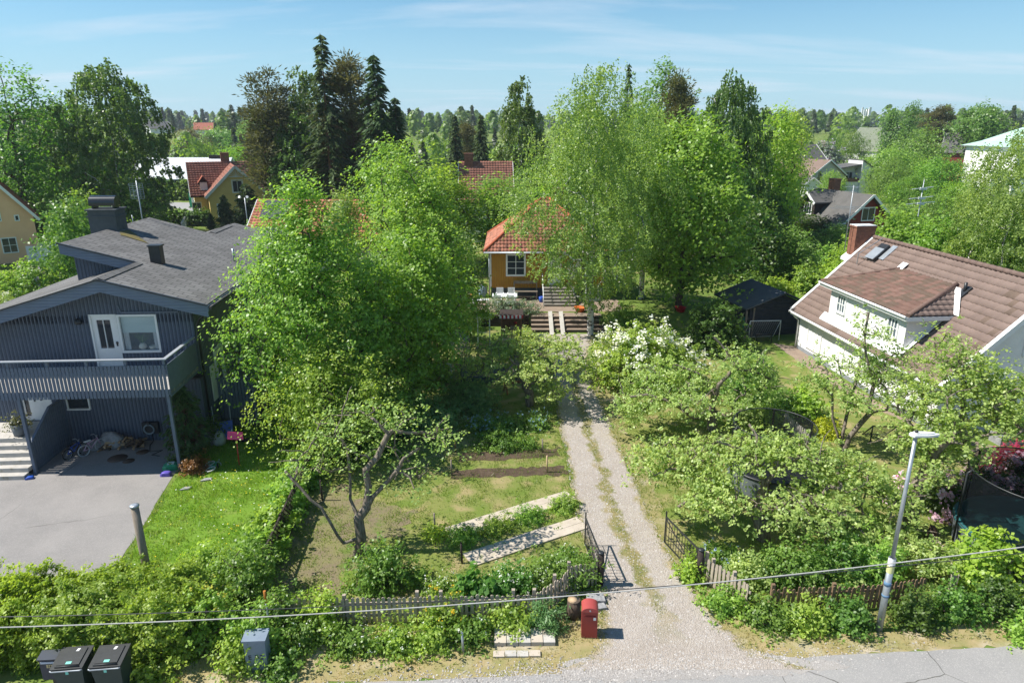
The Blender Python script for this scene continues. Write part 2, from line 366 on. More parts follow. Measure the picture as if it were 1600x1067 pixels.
# ------------------------------------------------------------------ setting: ground, road, paths
def ground_mesh():
    def axis(a, b, step, far, n):
        c = np.arange(a, b + 1e-6, step); k = np.linspace(0, 1, n)[1:]
        return np.concatenate([(a - (far - abs(0)) * k ** 3)[::-1], c, b + far * k ** 3])
    xs = axis(-60, 60, 1.0, 6000, 18); ys = axis(-30, 110, 1.0, 8000, 18)
    X, Y = np.meshgrid(xs, ys); Z = np.array([[gz(x, y) for x in xs] for y in ys])
    V = np.stack([X.ravel(), Y.ravel(), Z.ravel()], 1); w = len(xs); h = len(ys)
    i = (np.arange(h - 1)[:, None] * w + np.arange(w - 1)[None]).ravel()
    return V, np.stack([i, i + 1, i + w + 1, i + w], 1)
m_ground = M('lawn_ground', (.105, .17, .030), (.15, .20, .045), .35, .95, .1, bump=.5, bscale=18, col3=(.26, .22, .10), scale3=.9, lo3=.52, hi3=.70, lo=.3, hi=.7)
V, F = ground_mesh(); gr = link('ground', np_mesh('ground', V, F, m_ground, smooth=True)); tag(gr, kind='structure')
rs = np.random.default_rng(5)
def ragged(pts, step=.25, amp=.12, seed=0, closed=True):
    rr = random.Random(seed); out = []; n = len(pts)
    for i in range(n if closed else n - 1):
        a = Vector(pts[i]).xy; b = Vector(pts[(i + 1) % n]).xy; d = b - a; m = max(1, int(d.length / step)); nn = Vector((-d.y, d.x)).normalized()
        for k in range(m):
            p = a + d * k / m + nn * (rr.uniform(-amp, amp) * (0 if k == 0 else 1)); out.append((p.x, p.y))
    return out
def sheet(name, pts, mat, off=.004, amp=.12, step=.25, seed=1, z=None, kind='structure'):
    pl = ragged(pts, step, amp, seed) if amp else [(Vector(p).x, Vector(p).y) for p in pts]
    v = [Vector((x, y, (gz(x, y) if z is None else z) + off)) for x, y in pl]
    fs = tessellate_polygon([[Vector((p.x, p.y, 0)) for p in v]])
    me = bpy.data.meshes.new(name); me.from_pydata(v, [], [list(f) for f in fs]); me.materials.append(mat)
    bm = bmesh.new(); bm.from_mesh(me); bmesh.ops.recalc_face_normals(bm, faces=bm.faces)
    for f in bm.faces:
        if f.normal.z < 0: f.normal_flip()
    bm.to_mesh(me); bm.free()
    o = link(name, me); return tag(o, kind=kind)
m_asphalt = M('old_asphalt', (.325, .312, .30), (.265, .258, .25), .7, .92, .2, bump=.35, bscale=110, col3=(.40, .385, .36), scale3=42, lo3=.5, hi3=.72, cracks=.4, lo=.3, hi=.7)
m_drive = M('pale_asphalt', (.28, .262, .25), (.205, .195, .188), .6, .92, .2, bump=.2, bscale=110, col3=(.33, .315, .30), scale3=38, lo3=.5, hi3=.75, lo=.3, hi=.7, cracks=.22)
m_straw = M('dry_grass_verge', (.36, .28, .15), (.24, .23, .09), 1.6, .95, .1, bump=.5, bscale=40, col3=(.44, .38, .28), scale3=1.1, lo3=.5, hi3=.68)
m_soil = M('bare_soil', (.185, .145, .10), (.19, .185, .075), 1.6, .95, .1, bump=.9, bscale=16, col3=(.12, .16, .04), scale3=1.5, lo3=.55, hi3=.68)
m_soildark = M('dug_soil', (.07, .05, .035), (.11, .08, .055), 4, .95, .1, bump=1, bscale=14)
m_lawn = M('bright_lawn', (.115, .215, .022), (.155, .255, .035), .8, .95, .1, bump=.5, bscale=30, col3=(.20, .24, .06), scale3=1.8, lo3=.55, hi3=.75)
m_lawndry = M('worn_lawn', (.20, .21, .065), (.13, .185, .035), .8, .95, .1, bump=.5, bscale=30, col3=(.30, .25, .12), scale3=1.4, lo3=.48, hi3=.68)
m_path = M('brown_gravel_path', (.30, .235, .18), (.25, .19, .15), 1.2, .95, .1, bump=.5, bscale=60)

EDGE = [(-70, 7.6)] + [tuple(G(px, py).xy) for px, py in ((430, 1071), (640, 1064), (800, 1056), (1000, 1047), (1200, 1031), (1400, 1018), (1600, 1009))] + [(60, 19.5)]
sheet('road', EDGE + [(60, -2), (-70, -12)], m_asphalt, .010, .03, .4, 3)
VERGE = [(-9.0, 13.3)] + [tuple(G(px, py).xy) for px, py in ((430, 1000), (560, 985), (700, 985), (780, 970), (900, 955), (960, 930), (1060, 925), (1110, 940), (1180, 975), (1290, 990), (1400, 985), (1500, 975), (1600, 965))] + [(30, 17.2), (60, 20)]
sheet('verge', VERGE + EDGE[::-1][:-1] + [(-9, 12.4)], m_straw, .005, .10, .3, 4)

# gravel drive: a strip with the coordinate across it kept, so the grass ridge between the wheel ruts follows it
LR = [(1046, 872, 1268), (1030, 918, 1212), (1005, 941, 1156), (975, 942, 1122), (950, 942, 1106), (900, 930, 1064), (850, 918, 1034), (800, 903, 1010), (740, 892, 985), (700, 884, 968),
      (650, 873, 946), (600, 866, 928), (570, 868, 920), (548, 850, 918), (534, 836, 924), (522, 832, 926)]
def drive():
    rr = random.Random(2); vs = []; uv = []; fs = []; n = 14; rows = []
    for i in range(len(LR) - 1):
        a = LR[i]; b = LR[i + 1]
        for k in range(8): t = k / 8; rows.append(tuple(a[j] * (1 - t) + b[j] * t for j in range(3)))
    rows.append(LR[-1]); dist = 0; last = None
    for (py, l, r) in rows:
        p = G(l, py); q = G(r, py); p.x += rr.uniform(-.13, .13); q.x += rr.uniform(-.13, .13); mid = (p + q) / 2
        if last is not None: dist += (mid - last).length
        last = mid
        for k in range(n + 1):
            u = k / n; c = p.lerp(q, u); vs.append((c.x, c.y, c.z + .014)); uv.append((u, dist))
    for i in range(len(rows) - 1):
        for k in range(n): o = i * (n + 1) + k; fs.append([o, o + 1, o + n + 2, o + n + 1])
    me = bpy.data.meshes.new('gravel_drive'); me.from_pydata(vs, [], fs); ul = me.uv_layers.new(name='UVMap').data
    for l in me.loops: ul[l.index].uv = uv[l.vertex_index]
    m, t = mat_new('drive_gravel'); N = t.nodes; L = t.links
    out = N.new('ShaderNodeOutputMaterial'); p = N.new('ShaderNodeBsdfPrincipled'); L.new(p.outputs[0], out.inputs[0]); p.inputs['Roughness'].default_value = .95; p.inputs['Specular IOR Level'].default_value = .12
    tcn = N.new('ShaderNodeTexCoord')
    def noise(sc, det=5):
        x = N.new('ShaderNodeTexNoise'); x.inputs['Scale'].default_value = sc; x.inputs['Detail'].default_value = det; L.new(tcn.outputs['Object'], x.inputs[0]); return x.outputs['Fac']
    def mixc(f, a, b):
        x = N.new('ShaderNodeMix'); x.data_type = 'RGBA'; L.new(f, x.inputs['Factor'])
        for s, v in (('A', a), ('B', b)):
            if isinstance(v, tuple): x.inputs[s].default_value = c3(v)
            else: L.new(v, x.inputs[s])
        return x.outputs['Result']
    def mr(v, a, b, c=0., d=1.):
        x = N.new('ShaderNodeMapRange'); L.new(v, x.inputs[0])
        for i, q in enumerate((a, b, c, d)): x.inputs[i + 1].default_value = q
        return x.outputs[0]
    def math_(op, a, b):
        x = N.new('ShaderNodeMath'); x.operation = op
        for i, v in enumerate((a, b)):
            if isinstance(v, (int, float)): x.inputs[i].default_value = v
            else: L.new(v, x.inputs[i])
        return x.outputs[0]
    vo = N.new('ShaderNodeTexVoronoi'); vo.inputs['Scale'].default_value = 26; L.new(tcn.outputs['Object'], vo.inputs[0])
    stones = mixc(mr(vo.outputs['Color'], .1, .9), (.24, .22, .20), (.48, .455, .43))
    base = mixc(mr(noise(.9), .35, .65), (.385, .33, .28), (.33, .275, .225)); base = mixc(mr(noise(70), .35, .7, 0, .8), base, stones)
    uvn = N.new('ShaderNodeUVMap'); uvn.uv_map = 'UVMap'; sp = N.new('ShaderNodeSeparateXYZ'); L.new(uvn.outputs[0], sp.inputs[0])
    du = math_('ABSOLUTE', math_('SUBTRACT', sp.outputs[0], .53), 0); nn = math_('MULTIPLY', math_('SUBTRACT', noise(1.7), .5), .42)
    strip = mr(math_('ADD', du, nn), .05, .125, 1, 0); fadein = mr(sp.outputs[1], 1.5, 4.5)
    fade2 = mr(sp.outputs[1], 22, 26, 1, 0)
    strip = math_('MULTIPLY', math_('MULTIPLY', strip, fadein), fade2)
    ridge = mixc(mr(noise(2.3), .4, .6), (.32, .26, .13), (.12, .16, .04)); ridge = mixc(mr(noise(50), .4, .6), ridge, (.24, .2, .1))
    edge = mr(math_('ADD', math_('ABSOLUTE', math_('SUBTRACT', sp.outputs[0], .5), 0), math_('MULTIPLY', math_('SUBTRACT', noise(2.1), .5), .35)), .42, .5)
    c = mixc(strip, base, ridge); c = mixc(math_('MULTIPLY', edge, .9), c, mixc(mr(noise(5), .4, .6), (.36, .29, .17), (.22, .2, .09)))
    L.new(c, p.inputs['Base Color'])
    bn = N.new('ShaderNodeBump'); bn.inputs['Strength'].default_value = .6; bn.inputs['Distance'].default_value = .03; L.new(vo.outputs['Distance'], bn.inputs['Height']); L.new(bn.outputs[0], p.inputs['Normal'])
    me.materials.append(m); return tag(link('gravel_drive', me), kind='structure')
drive()
P2 = lambda *l: [tuple(G(a, b).xy) for a, b in l]
sheet('gravel_spill', P2((880, 1036), (925, 1024), (1220, 1024), (1290, 1032), (1330, 1040), (1260, 1050), (1180, 1056), (1060, 1062), (960, 1064), (880, 1060)), M('spilled_gravel', (.335, .31, .285), (.285, .265, .248), 1.4, .95, .1, bump=.4, bscale=70, col3=(.46, .44, .42), scale3=55, lo3=.5, hi3=.7), .012, .09, .16, 21)
sheet('asphalt_yard', P2((272, 741), (262, 757), (225, 820), (180, 885), (120, 930)) + [(-14.2, 13.0), (-30, 12.6), (-34, 23.5), (-17.9, 25.9), (-12.9, 26.3), (-12.55, 24.4)], m_drive, .009, .03, .4, 6)
sheet('lawn', [(-7.3, 16.2)] + P2((200, 885), (232, 820), (275, 748), (330, 700)) + [(-12.4, 40), (-7.2, 40)], m_lawn, .006, .1, .3, 7)
sheet('garden_lawn', [(-7.1, 15.2)] + P2((540, 962), (770, 962), (850, 945), (925, 905), (915, 850), (888, 740), (860, 600)) + [(1.2, 39), (-7.0, 40)], m_lawndry, .005, .1, .3, 8)
sheet('right_lawn', P2((1066, 900), (1036, 850), (1012, 800), (988, 740), (950, 650), (932, 600), (925, 550)) + [(8, 38), (12, 36), (11.0, 24), (13, 16.2), (7, 15.8)], m_lawndry, .0055, .1, .3, 9)
sheet('dry_strip', P2(*[(r - 3, py) for py, l, r in LR[4:13]], *[(r + 24 + 10 * ((py // 7) % 2), py) for py, l, r in LR[4:13][::-1]]), M('straw_strip', (.30, .25, .12), (.20, .20, .07), 1.8, .95, .1, bump=.5, bscale=40, col3=(.36, .31, .2), scale3=2.2), .0105, .16, .2, 22)
sheet('soil_bed', P2((418, 900), (440, 840), (470, 785), (520, 760), (600, 785), (655, 800), (640, 830), (590, 842), (560, 880), (520, 930), (450, 935)), m_soil, .011, .38, .22, 10)
for k, q in enumerate((((716, 722), (722, 708), (872, 700), (876, 713)), ((704, 748), (712, 734), (882, 728), (888, 742)))):
    sheet('vegetable_bed', P2(*q), m_soildark, .012, .10, .2, 11 + k)
sheet('neighbour_lawn', P2((1262, 700), (1235, 640), (1210, 560), (1240, 555), (1300, 612)) + [(18.2, 27), (18.5, 20), (12.5, 18)], m_lawndry, .0058, .1, .3, 13)
sheet('garden_path', P2((1208, 536), (1247, 543), (1300, 584), (1420, 660)) + [(20.5, 24.5), (18.6, 24.2)] + P2((1330, 620), (1268, 580)), m_path, .010, .05, .3, 14)
sheet('courtyard', [(17.0, 19.8), (17.4, 24.2), (40, 24), (40, 18)], M('pale_paving', (.40, .34, .29), (.34, .29, .25), .8, .9, .2, rows=(.3, .2, .01, (.6, .55, .5))), .009, .03, .3, 15)
sheet('far_lawn', P2((232, 348), (235, 331), (300, 329), (315, 345), (290, 356)), m_lawn, .02, .3, 1.0, 16)
sheet('side_street', P2((255, 322), (258, 316), (330, 318), (335, 330), (300, 330)), m_asphalt, .03, 0, 1, 17)
sheet('meadow_lawn', P2((1160, 455), (1150, 400), (1215, 385), (1260, 420), (1250, 470)), m_lawn, .02, .3, .8, 18)
sheet('terrace_paving', [(-6.5, 44.0), (7.5, 44.0), (7.5, 47.6), (-6.5, 47.6)], m_path, .012, .1, .4, 19)
# ------------------------------------------------------------------ building kit
def tile_roof(name, o, u, v, wu, lv, base, parent, tw=.30, rh=.34, amp=.028, clips=(), var=.18, moss=None, seed=0, lift=.045):
    """real roof tiles: rows up the slope from point o, along unit u and up-slope unit v; clips = planes (point, normal) cutting the outside away"""
    rg = np.random.default_rng(seed); u = np.array(u, float); v = np.array(v, float); nrm = np.cross(u, v); nrm /= np.linalg.norm(nrm)
    if nrm[2] < 0: nrm = -nrm
    o = np.array(o, float); nc = max(1, int(round(wu / tw))); nr = max(1, int(round(lv / rh))); tw = wu / nc; rh = lv / nr
    prof = [(0, 0.), (.25, 1.), (.5, .75), (.75, -.2), (1., 0.)]; V = []; C = []; F = []
    pf = np.array(prof); base = np.array(base); k = len(prof)
    for r in range(nr):
        for c in range(nc):
            off = len(V); col = base * (1 + var * rg.uniform(-1, 1))
            if moss is not None and rg.random() < moss[1]: col = col * .4 + np.array(moss[0]) * .6
            ps = [o + u * (c + a) * tw + v * r * rh + nrm * (lift + amp * h) for a, h in pf]
            pt = [o + u * (c + a) * tw + v * (r + 1.06) * rh + nrm * (.008 + amp * h) for a, h in pf]
            pb = [p - nrm * lift for p in ps]
            V += pb + ps + pt; C += [col] * (3 * k)
            for i in range(k - 1):
                F.append((off + i, off + i + 1, off + k + i + 1, off + k + i)); F.append((off + k + i, off + k + i + 1, off + 2 * k + i + 1, off + 2 * k + i))
    me = np_mesh(name, np.array(V), np.array(F), TILE, np.array(C))
    if clips:
        bm = bmesh.new(); bm.from_mesh(me)
        for (p, n) in clips:
            bmesh.ops.bisect_plane(bm, geom=bm.verts[:] + bm.edges[:] + bm.faces[:], plane_co=Vector(p), plane_no=Vector(n), clear_outer=True)
        bm.to_mesh(me); bm.free()
    return link(name, me, parent)
def window(parent, c, r, n, w, h, frame=m_white, cols=2, rows=1, fr=.09, glass=None, proud=.05, sill=True, mull=.045):
    """window part (frame with glazing bars) with its pane; c centre, r right, n outward"""
    c = Vector(c); r = Vector(r).normalized(); n = Vector(n).normalized(); z = Vector((0, 0, 1)); m = MB(); d = n * (proud / 2)
    def b(x0, x1, z0, z1, dep=proud):
        m.bar(c + r * x0 + z * (z0 + z1) / 2 + n * dep / 2, c + r * x1 + z * (z0 + z1) / 2 + n * dep / 2, dep, z1 - z0)
    b(-w / 2 - fr, w / 2 + fr, h / 2, h / 2 + fr); b(-w / 2 - fr, w / 2 + fr, -h / 2 - fr, -h / 2, proud * (1.8 if sill else 1))
    b(-w / 2 - fr, -w / 2, -h / 2, h / 2); b(w / 2, w / 2 + fr, -h / 2, h / 2)
    for i in range(1, cols): x = -w / 2 + w * i / cols; b(x - mull / 2, x + mull / 2, -h / 2, h / 2, proud * .8)
    for j in range(1, rows): y = -h / 2 + h * j / rows; b(-w / 2, w / 2, y - .018, y + .018, proud * .6)
    f = m.obj('window', frame, parent)
    g = MB(); q = n * .012; g.poly([c - r * w / 2 - z * h / 2 + q, c + r * w / 2 - z * h / 2 + q, c + r * w / 2 + z * h / 2 + q, c - r * w / 2 + z * h / 2 + q])
    g.obj('pane', glass or m_glass, f); return f
def gable_house(name, label, cat, loc, rz, l, d, eave, ridge, wallm, base, over=.45, tw=.3, rh=.36, roofm=None, moss=None, seed=0, chimney=None, wins=(), foundation=None, rake=m_white, group=None):
    """ridge along local x; tiles (or a sheet) on both slopes, barge boards, chimney, windows (face, u, z, w, h, cols)"""
    t = thing(name, label, cat, loc, rz, group); m = MB(); hw = d / 2
    for y in (-hw, hw): m.wall(-l / 2, l / 2, 0, eave, y, out=-1 if y < 0 else 1)
    for x in (-l / 2, l / 2):
        q = [(x, -hw, 0), (x, hw, 0), (x, hw, eave), (x, 0, ridge), (x, -hw, eave)]; m.poly(q if x > 0 else q[::-1])
    m.obj('wall', wallm, t)
    sl = (ridge - eave) / hw; L = math.hypot(hw + over, (hw + over) * sl)
    rr = None
    for sgn in (-1, 1):
        o = Vector((-l / 2 - over, sgn * (hw + over), eave - over * sl + .06)); v = Vector((0, -sgn * (hw + over), (hw + over) * sl)).normalized()
        if roofm is None:
            s = MB(); s.slab([o, o + Vector((l + 2 * over, 0, 0)), o + Vector((l + 2 * over, 0, 0)) + v * L, o + v * L], (0, 0, -.10)); rf = s.obj('roof', m_darkboard, t)
            tl = tile_roof('roof_tiles', o + Vector((0, 0, .02)), (1, 0, 0), v, l + 2 * over, L, base, rf, tw, rh, moss=moss, seed=seed + sgn + 1)
        else:
            s = MB(); s.slab([o, o + Vector((l + 2 * over, 0, 0)), o + Vector((l + 2 * over, 0, 0)) + v * L, o + v * L], (0, 0, -.14)); rf = s.obj('roof', roofm, t)
        rr = rr or rf
        for x in (-l / 2 - over - .03, l / 2 + over + .03):
            bb = MB(); a = Vector((x, o.y, o.z - .06)); bb.bar(a, a + v * L, .05, .24); bb.obj('barge_board', rake, rf)
    if chimney:
        for ch in ([chimney] if not isinstance(chimney, list) else chimney):
            cx, cy, cw, cd, top, cm = ch; s = MB(); zb = ridge - abs(cy) * sl - .6; s.box(cx - cw / 2, cx + cw / 2, cy - cd / 2, cy + cd / 2, zb, top)
            s.box(cx - cw / 2 - .05, cx + cw / 2 + .05, cy - cd / 2 - .05, cy + cd / 2 + .05, top, top + .08); s.obj('chimney', cm, rr)
    for (face, u, z, w, h, cols, *ex) in wins:
        c, r, n = {'f': ((u, -hw, z), (1, 0, 0), (0, -1, 0)), 'b': ((u, hw, z), (-1, 0, 0), (0, 1, 0)), 'r': ((l / 2, u, z), (0, 1, 0), (1, 0, 0)), 'l': ((-l / 2, u, z), (0, -1, 0), (-1, 0, 0))}[face]
        window(t, c, r, n, w, h, cols=cols, rows=ex[0] if ex else 1)
    return t

# ------------------------------------------------------------------ slate-blue house on the left
LH0 = Vector((-15.48, 25.0, 0)); LHA = R(3.4)
lh = thing('slate_blue_house', 'slate blue boarded house with grey shingle roof and a balcony', 'house', LH0, LHA)
TW = .9; SR = 2.9; SL = -6.4; TB = 15.6
def zr(s): return 7.04 - .266 * s
def zl(s): return 7.04 + .30 * s
m = MB()
HOL = [(-1.06, -.06, 3.30, 5.42), (.02, 1.46, 3.92, 5.40), (-4.35, -3.20, 1.02, 3.0), (-2.55, -1.72, 1.50, 2.6)]
m.wall(SL, SR, 0, 5.1, TW, HOL, .14)
m.poly([(SL, TW, 5.1), (-1.06, TW, 5.1), (-1.06, TW, zl(-1.06) - .1), (SL, TW, zl(SL) - .1)]) if zl(SL) - .1 > 5.1 else m.poly([(-6.0, TW, 5.1), (-1.06, TW, 5.1), (-1.06, TW, zl(-1.06) - .1), (-6.0, TW, zl(-6.0) - .1)])
m.f.pop(); m.sm.pop()
m.poly([(SL, TW, 5.1), (-1.06, TW, 5.1), (-1.06, TW, zl(-1.06) - .12), (SL, TW, max(5.1, zl(SL) - .12))])
m.poly([(-1.06, TW, 5.42), (0, TW, 5.42), (1.46, TW, 5.42), (1.46, TW, zr(1.46) - .12), (0, TW, 6.92), (-1.06, TW, zl(-1.06) - .12)])
m.poly([(1.46, TW, 5.1), (SR, TW, 5.1), (SR, TW, zr(SR) - .12), (1.46, TW, zr(1.46) - .12)])
m.poly([(-.06, TW, 5.1), (.02, TW, 5.1), (.02, TW, 5.42), (-.06, TW, 5.42)]); m.poly([(.02, TW, 5.40), (1.46, TW, 5.40), (1.46, TW, 5.42), (.02, TW, 5.42)])
m.poly([(SR, TW, 0), (SR, TB - .7, 0), (SR, TB - .7, zr(SR) - .12), (SR, TW, zr(SR) - .12)])
m.poly([(SL, TB - .7, 0), (SL, TW, 0), (SL, TW, 5.1), (SL, TB - .7, 5.1)])
m.poly([(SR, TB - .7, 0), (SL, TB - .7, 0), (SL, TB - .7, 5), (0, TB - .7, 6.9), (SR, TB - .7, zr(SR) - .12)])
m.obj('wall', m_slate, lh)
m = MB(); m.box(SL, SR - .14, TW + .02, TW + .03, 0, 0.02); b = MB()
# dark rooms behind the openings
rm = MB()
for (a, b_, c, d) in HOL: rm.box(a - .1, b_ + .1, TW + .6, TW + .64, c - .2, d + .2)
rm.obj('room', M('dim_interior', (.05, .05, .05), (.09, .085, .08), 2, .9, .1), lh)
# battens standing proud of the front boards
bt = MB(); s = SL + .07
while s < SR - .03:
    for (z0, z1) in ((.02, 3.02), (3.3, zr(s) - .16 if s > 0 else zl(s) - .16)):
        segs = [(z0, z1)]
        for (a, b_, c, d) in HOL:
            if a - .05 < s < b_ + .05:
                segs = [q for (p0, p1) in segs for q in ((p0, min(p1, c - .06)), (max(p0, d + .06), p1)) if q[1] - q[0] > .04]
        for (p0, p1) in segs: bt.box(s - .022, s + .022, TW - .011, TW - .001, p0, p1)
    s += .145
bt.obj('battens', m_slate_p, lh)
bt = MB(); t_ = TW + .1
while t_ < TB - .75:
    bt.box(SR + .001, SR + .012, t_ - .022, t_ + .022, .02, zr(SR) - .16); t_ += .145
bt.obj('battens', m_slate_p, lh)
# roof: right plane with the part that runs on over the ridge, left plane, raised gable below it
rf = MB(); th = (0, 0, -.10)
rf.slab([(0, 0, zr(0)), (3.85, 0, zr(3.85)), (3.85, TB, zr(3.85)), (0, TB, zr(0))], th)
rf.slab([(-3.12, 3.43, zr(-3.12)), (0, 3.36, zr(0)), (0, 11.6, zr(0)), (-3.12, 11.85, zr(-3.12))], th)
roof = rf.obj('roof', m_shingle, lh)
r2 = MB(); r2.slab([(SL - .8, 0, zl(SL - .8)), (-.002, 0, zl(0)), (-.002, TB, zl(0)), (SL - .8, TB, zl(SL - .8))], th); r2.obj('roof', m_shingle, lh)
rw = MB(); rw.poly([(-2.98, 4.05, zl(-2.98)), (-.02, 4.05, zl(0) - .02), (-.02, 4.05, zr(-.02) - .12), (-2.98, 4.05, zr(-2.98) - .12)])
rw.poly([(-2.98, 11.2, zl(-2.98)), (-2.98, 4.05, zl(-2.98)), (-2.98, 4.05, zr(-2.98) - .12), (-2.98, 11.2, zr(-2.98) - .12)])
rw.poly([(-.02, 11.2, zl(0)), (-2.98, 11.2, zl(-2.98)), (-2.98, 11.2, zr(-2.98) - .12), (-.02, 11.2, zr(0) - .1)]); rw.obj('clerestory_wall', m_slate, lh)
fa = MB()
def fascia(m, p, q, h, th=.05, dz=0):
    p = Vector(p); q = Vector(q); d = (q - p).normalized(); n = Vector((d.y, -d.x, 0)).normalized() * th
    m.slab([p + Vector((0, 0, dz)), q + Vector((0, 0, dz)), q + Vector((0, 0, dz - h)), p + Vector((0, 0, dz - h))], n)
fascia(fa, (3.87, -.003, zr(3.87)), (0, -.003, zr(0)), .46, .05, -.03); fascia(fa, (0, -.003, zl(0)), (SL - .8, -.003, zl(SL - .8)), .46, .05, -.03)
fascia(fa, (3.9, TB, zr(3.87)), (3.9, 0, zr(3.87)), .22, .04, -.04)
fascia(fa, (0, 3.34, zr(0)), (-3.15, 3.40, zr(-3.15)), .42, .05, -.03); fascia(fa, (-3.15, 3.40, zr(-3.15)), (-3.15, 11.87, zr(-3.15)), .3, .05, -.03)
fa.obj('fascia', m_slate_h, roof)
ft = MB()
for p, q in (((3.9, -.07, zr(3.9) + .0), (0, -.07, zr(0))), ((0, -.07, zl(0)), (SL - .8, -.07, zl(SL - .8))), ((0, 3.29, zr(0)), (-3.17, 3.35, zr(-3.17)))): ft.bar(p, q, .10, .045)
ft.obj('metal_edge', m_black, roof)
for (a, b_) in ((0, 3.25), (11.75, 14.6)):
    rc = MB(); rc.slab([(.22, a, zr(.22) + .014), (.22, b_, zr(.22) + .014), (0, b_, zr(0) + .05), (0, a, zr(0) + .05)], (0, 0, .02)); rc.slab([(0, a, zr(0) + .05), (0, b_, zr(0) + .05), (-.22, b_, zl(-.22) + .014), (-.22, a, zl(-.22) + .014)], (0, 0, .02)); rc.obj('ridge_cap', m_shingle, roof)
gt = MB(); gt.tube([(3.98, -.02, zr(3.9) - .12), (3.98, TB, zr(3.9) - .12)], .065, 8); gt.tube([(3.96, .15, zr(3.9) - .16), (3.2, .75, 5.25), (3.06, .8, 5.0), (3.06, .8, .2)], .045, 8); gt.obj('downpipe', m_black, lh)
ch = MB(); ch.box(-3.95, -2.70, 7.5, 8.5, 5.5, 8.72); ch.box(-4.0, -2.65, 7.45, 8.55, 8.42, 8.48); ch.box(-4.03, -2.62, 7.42, 8.58, 8.72, 8.78)
cho = ch.obj('chimney', M('chimney_slate', (.10, .11, .115), (.075, .082, .088), 3, .8, .2, bump=.2), roof)
hd = MB(); prof = [(math.cos(a) * .32, math.sin(a) * .34) for a in np.linspace(-.35, math.pi + .35, 15)]
vs = [(x, 8.0 + y, 9.04 + z) for x in (-3.92, -2.74) for (y, z) in prof]; n = len(prof)
hd.add(vs, [(i, i + 1, n + i + 1, n + i) for i in range(n - 1)], True); hd.poly(vs[:n][::-1]); hd.poly(vs[n:])
for x in (-3.8, -2.86): hd.box(x - .03, x + .03, 7.75, 8.25, 8.78, 9.0)
hd.obj('chimney_hood', M('hood_metal', (.035, .04, .045), (.05, .055, .06), 3, .25, .6, metal=.6), cho)
v = MB(); v.box(.28, .74, 3.78, 4.14, 6.7, 7.62); v.box(.24, .78, 3.74, 4.18, 7.62, 7.68); v.obj('roof_vent', m_black, roof)
v = MB(); v.tube([(2.62, 7.16, 6.2), (2.62, 7.16, 6.95)], .055, 10); v.obj('vent_pipe', m_steel, roof)
v = MB(); v.slab([(-2.62, 7.5, zr(-2.62) + .02), (-2.3, 6.9, zr(-2.3) + .02), (-1.0, 6.6, zr(-1.0) + .02), (-2.5, 8.2, zr(-2.5) + .02)], (0, 0, .012)); v.obj('moss_patch', M('yellow_moss', (.17, .14, .05), (.11, .10, .06), 4, .95, .1, lo=.4, hi=.6), roof)
# upper door and window
dr = MB(); dr.wall(-1.06, -.06, 3.30, 5.42, TW + .03, [(-.84, -.32, 4.05, 5.22)], .06); dr.box(-1.08, -1.02, TW - .03, TW + .05, 3.3, 5.42); dr.box(-.1, -.04, TW - .03, TW + .05, 3.3, 5.42); dr.box(-1.08, -.04, TW - .03, TW + .05, 5.40, 5.46)
dr.box(-.60, -.57, TW + .02, TW + .06, 4.05, 5.22); do = dr.obj('balcony_door', m_white, lh)
g = MB(); g.poly([(-.84, TW + .07, 4.05), (-.32, TW + .07, 4.05), (-.32, TW + .07, 5.22), (-.84, TW + .07, 5.22)]); g.obj('pane', m_glass, do)
g = MB(); g.box(-.2, -.16, TW - .02, TW + .03, 4.15, 4.33); g.box(-.2, -.1, TW - .05, TW - .02, 4.28, 4.31); g.obj('handle', m_black, do)
wn = MB()
for (a, b_, c, d) in ((-.03, 1.5, 5.36, 5.44), (-.03, 1.5, 3.86, 3.95), (-.03, .06, 3.95, 5.36), (1.42, 1.5, 3.95, 5.36)): wn.box(a, b_, TW - .035, TW + .06, c, d)
w1 = wn.obj('window', m_white, lh)
g = MB(); g.box(.06, 1.42, TW + .10, TW + .115, 4.66, 5.36); g.obj('blind', M('roller_blind', (.50, .60, .60), (.42, .52, .53), .8, .8, .2, stretch=(1, 1, 6)), w1)
g = MB()
for (a, b_) in ((.06, .26), (1.2, 1.42)):
    k = 7
    for i in range(k): x0 = a + (b_ - a) * i / k; x1 = a + (b_ - a) * (i + 1) / k; g.poly([(x0, TW + .14 + .02 * (i % 2), 3.95), (x1, TW + .14 + .02 * ((i + 1) % 2), 3.95), (x1, TW + .14 + .02 * ((i + 1) % 2), 4.7), (x0, TW + .14 + .02 * (i % 2), 4.7)])
g.obj('curtain', M('white_curtain', (.6, .62, .62)), w1)
g = MB(); g.lathe([(.08, 0), (.14, .06), (.15, .14), (.10, .22), (.07, .25)], (.70, TW + .2, 3.95), 12); g.lathe([(.10, 0), (.13, .10), (.12, .13)], (1.08, TW + .2, 3.95), 12); g.obj('vase', M('cream_pot', (.7, .66, .55)), w1)
g = MB()
for k in range(26):
    a = k * 2.4; h = .25 + .25 * ((k * 37) % 10) / 10; g.bar((.70, TW + .2, 4.18), (.70 + math.cos(a) * .28, TW + .2 + abs(math.sin(a)) * .08, 4.18 + h * .9), .03, .008)
g.obj('house_plant', m_foliage_stem, w1)
g = MB(); g.poly([(.06, TW + .05, 3.95), (1.42, TW + .05, 3.95), (1.42, TW + .05, 5.36), (.06, TW + .05, 5.36)]); g.obj('pane', M_clear('clear_pane', (.5, .6, .65), .22, .03), w1)
g = MB(); g.lathe([(.0, 0), (.12, .0), (.13, .1), (.09, .2), (0, .23)], (-1.42, TW - .14, 5.12), 12); g.box(-1.45, -1.39, TW - .12, TW, 5.2, 5.26); g.obj('wall_lamp', m_black, lh)
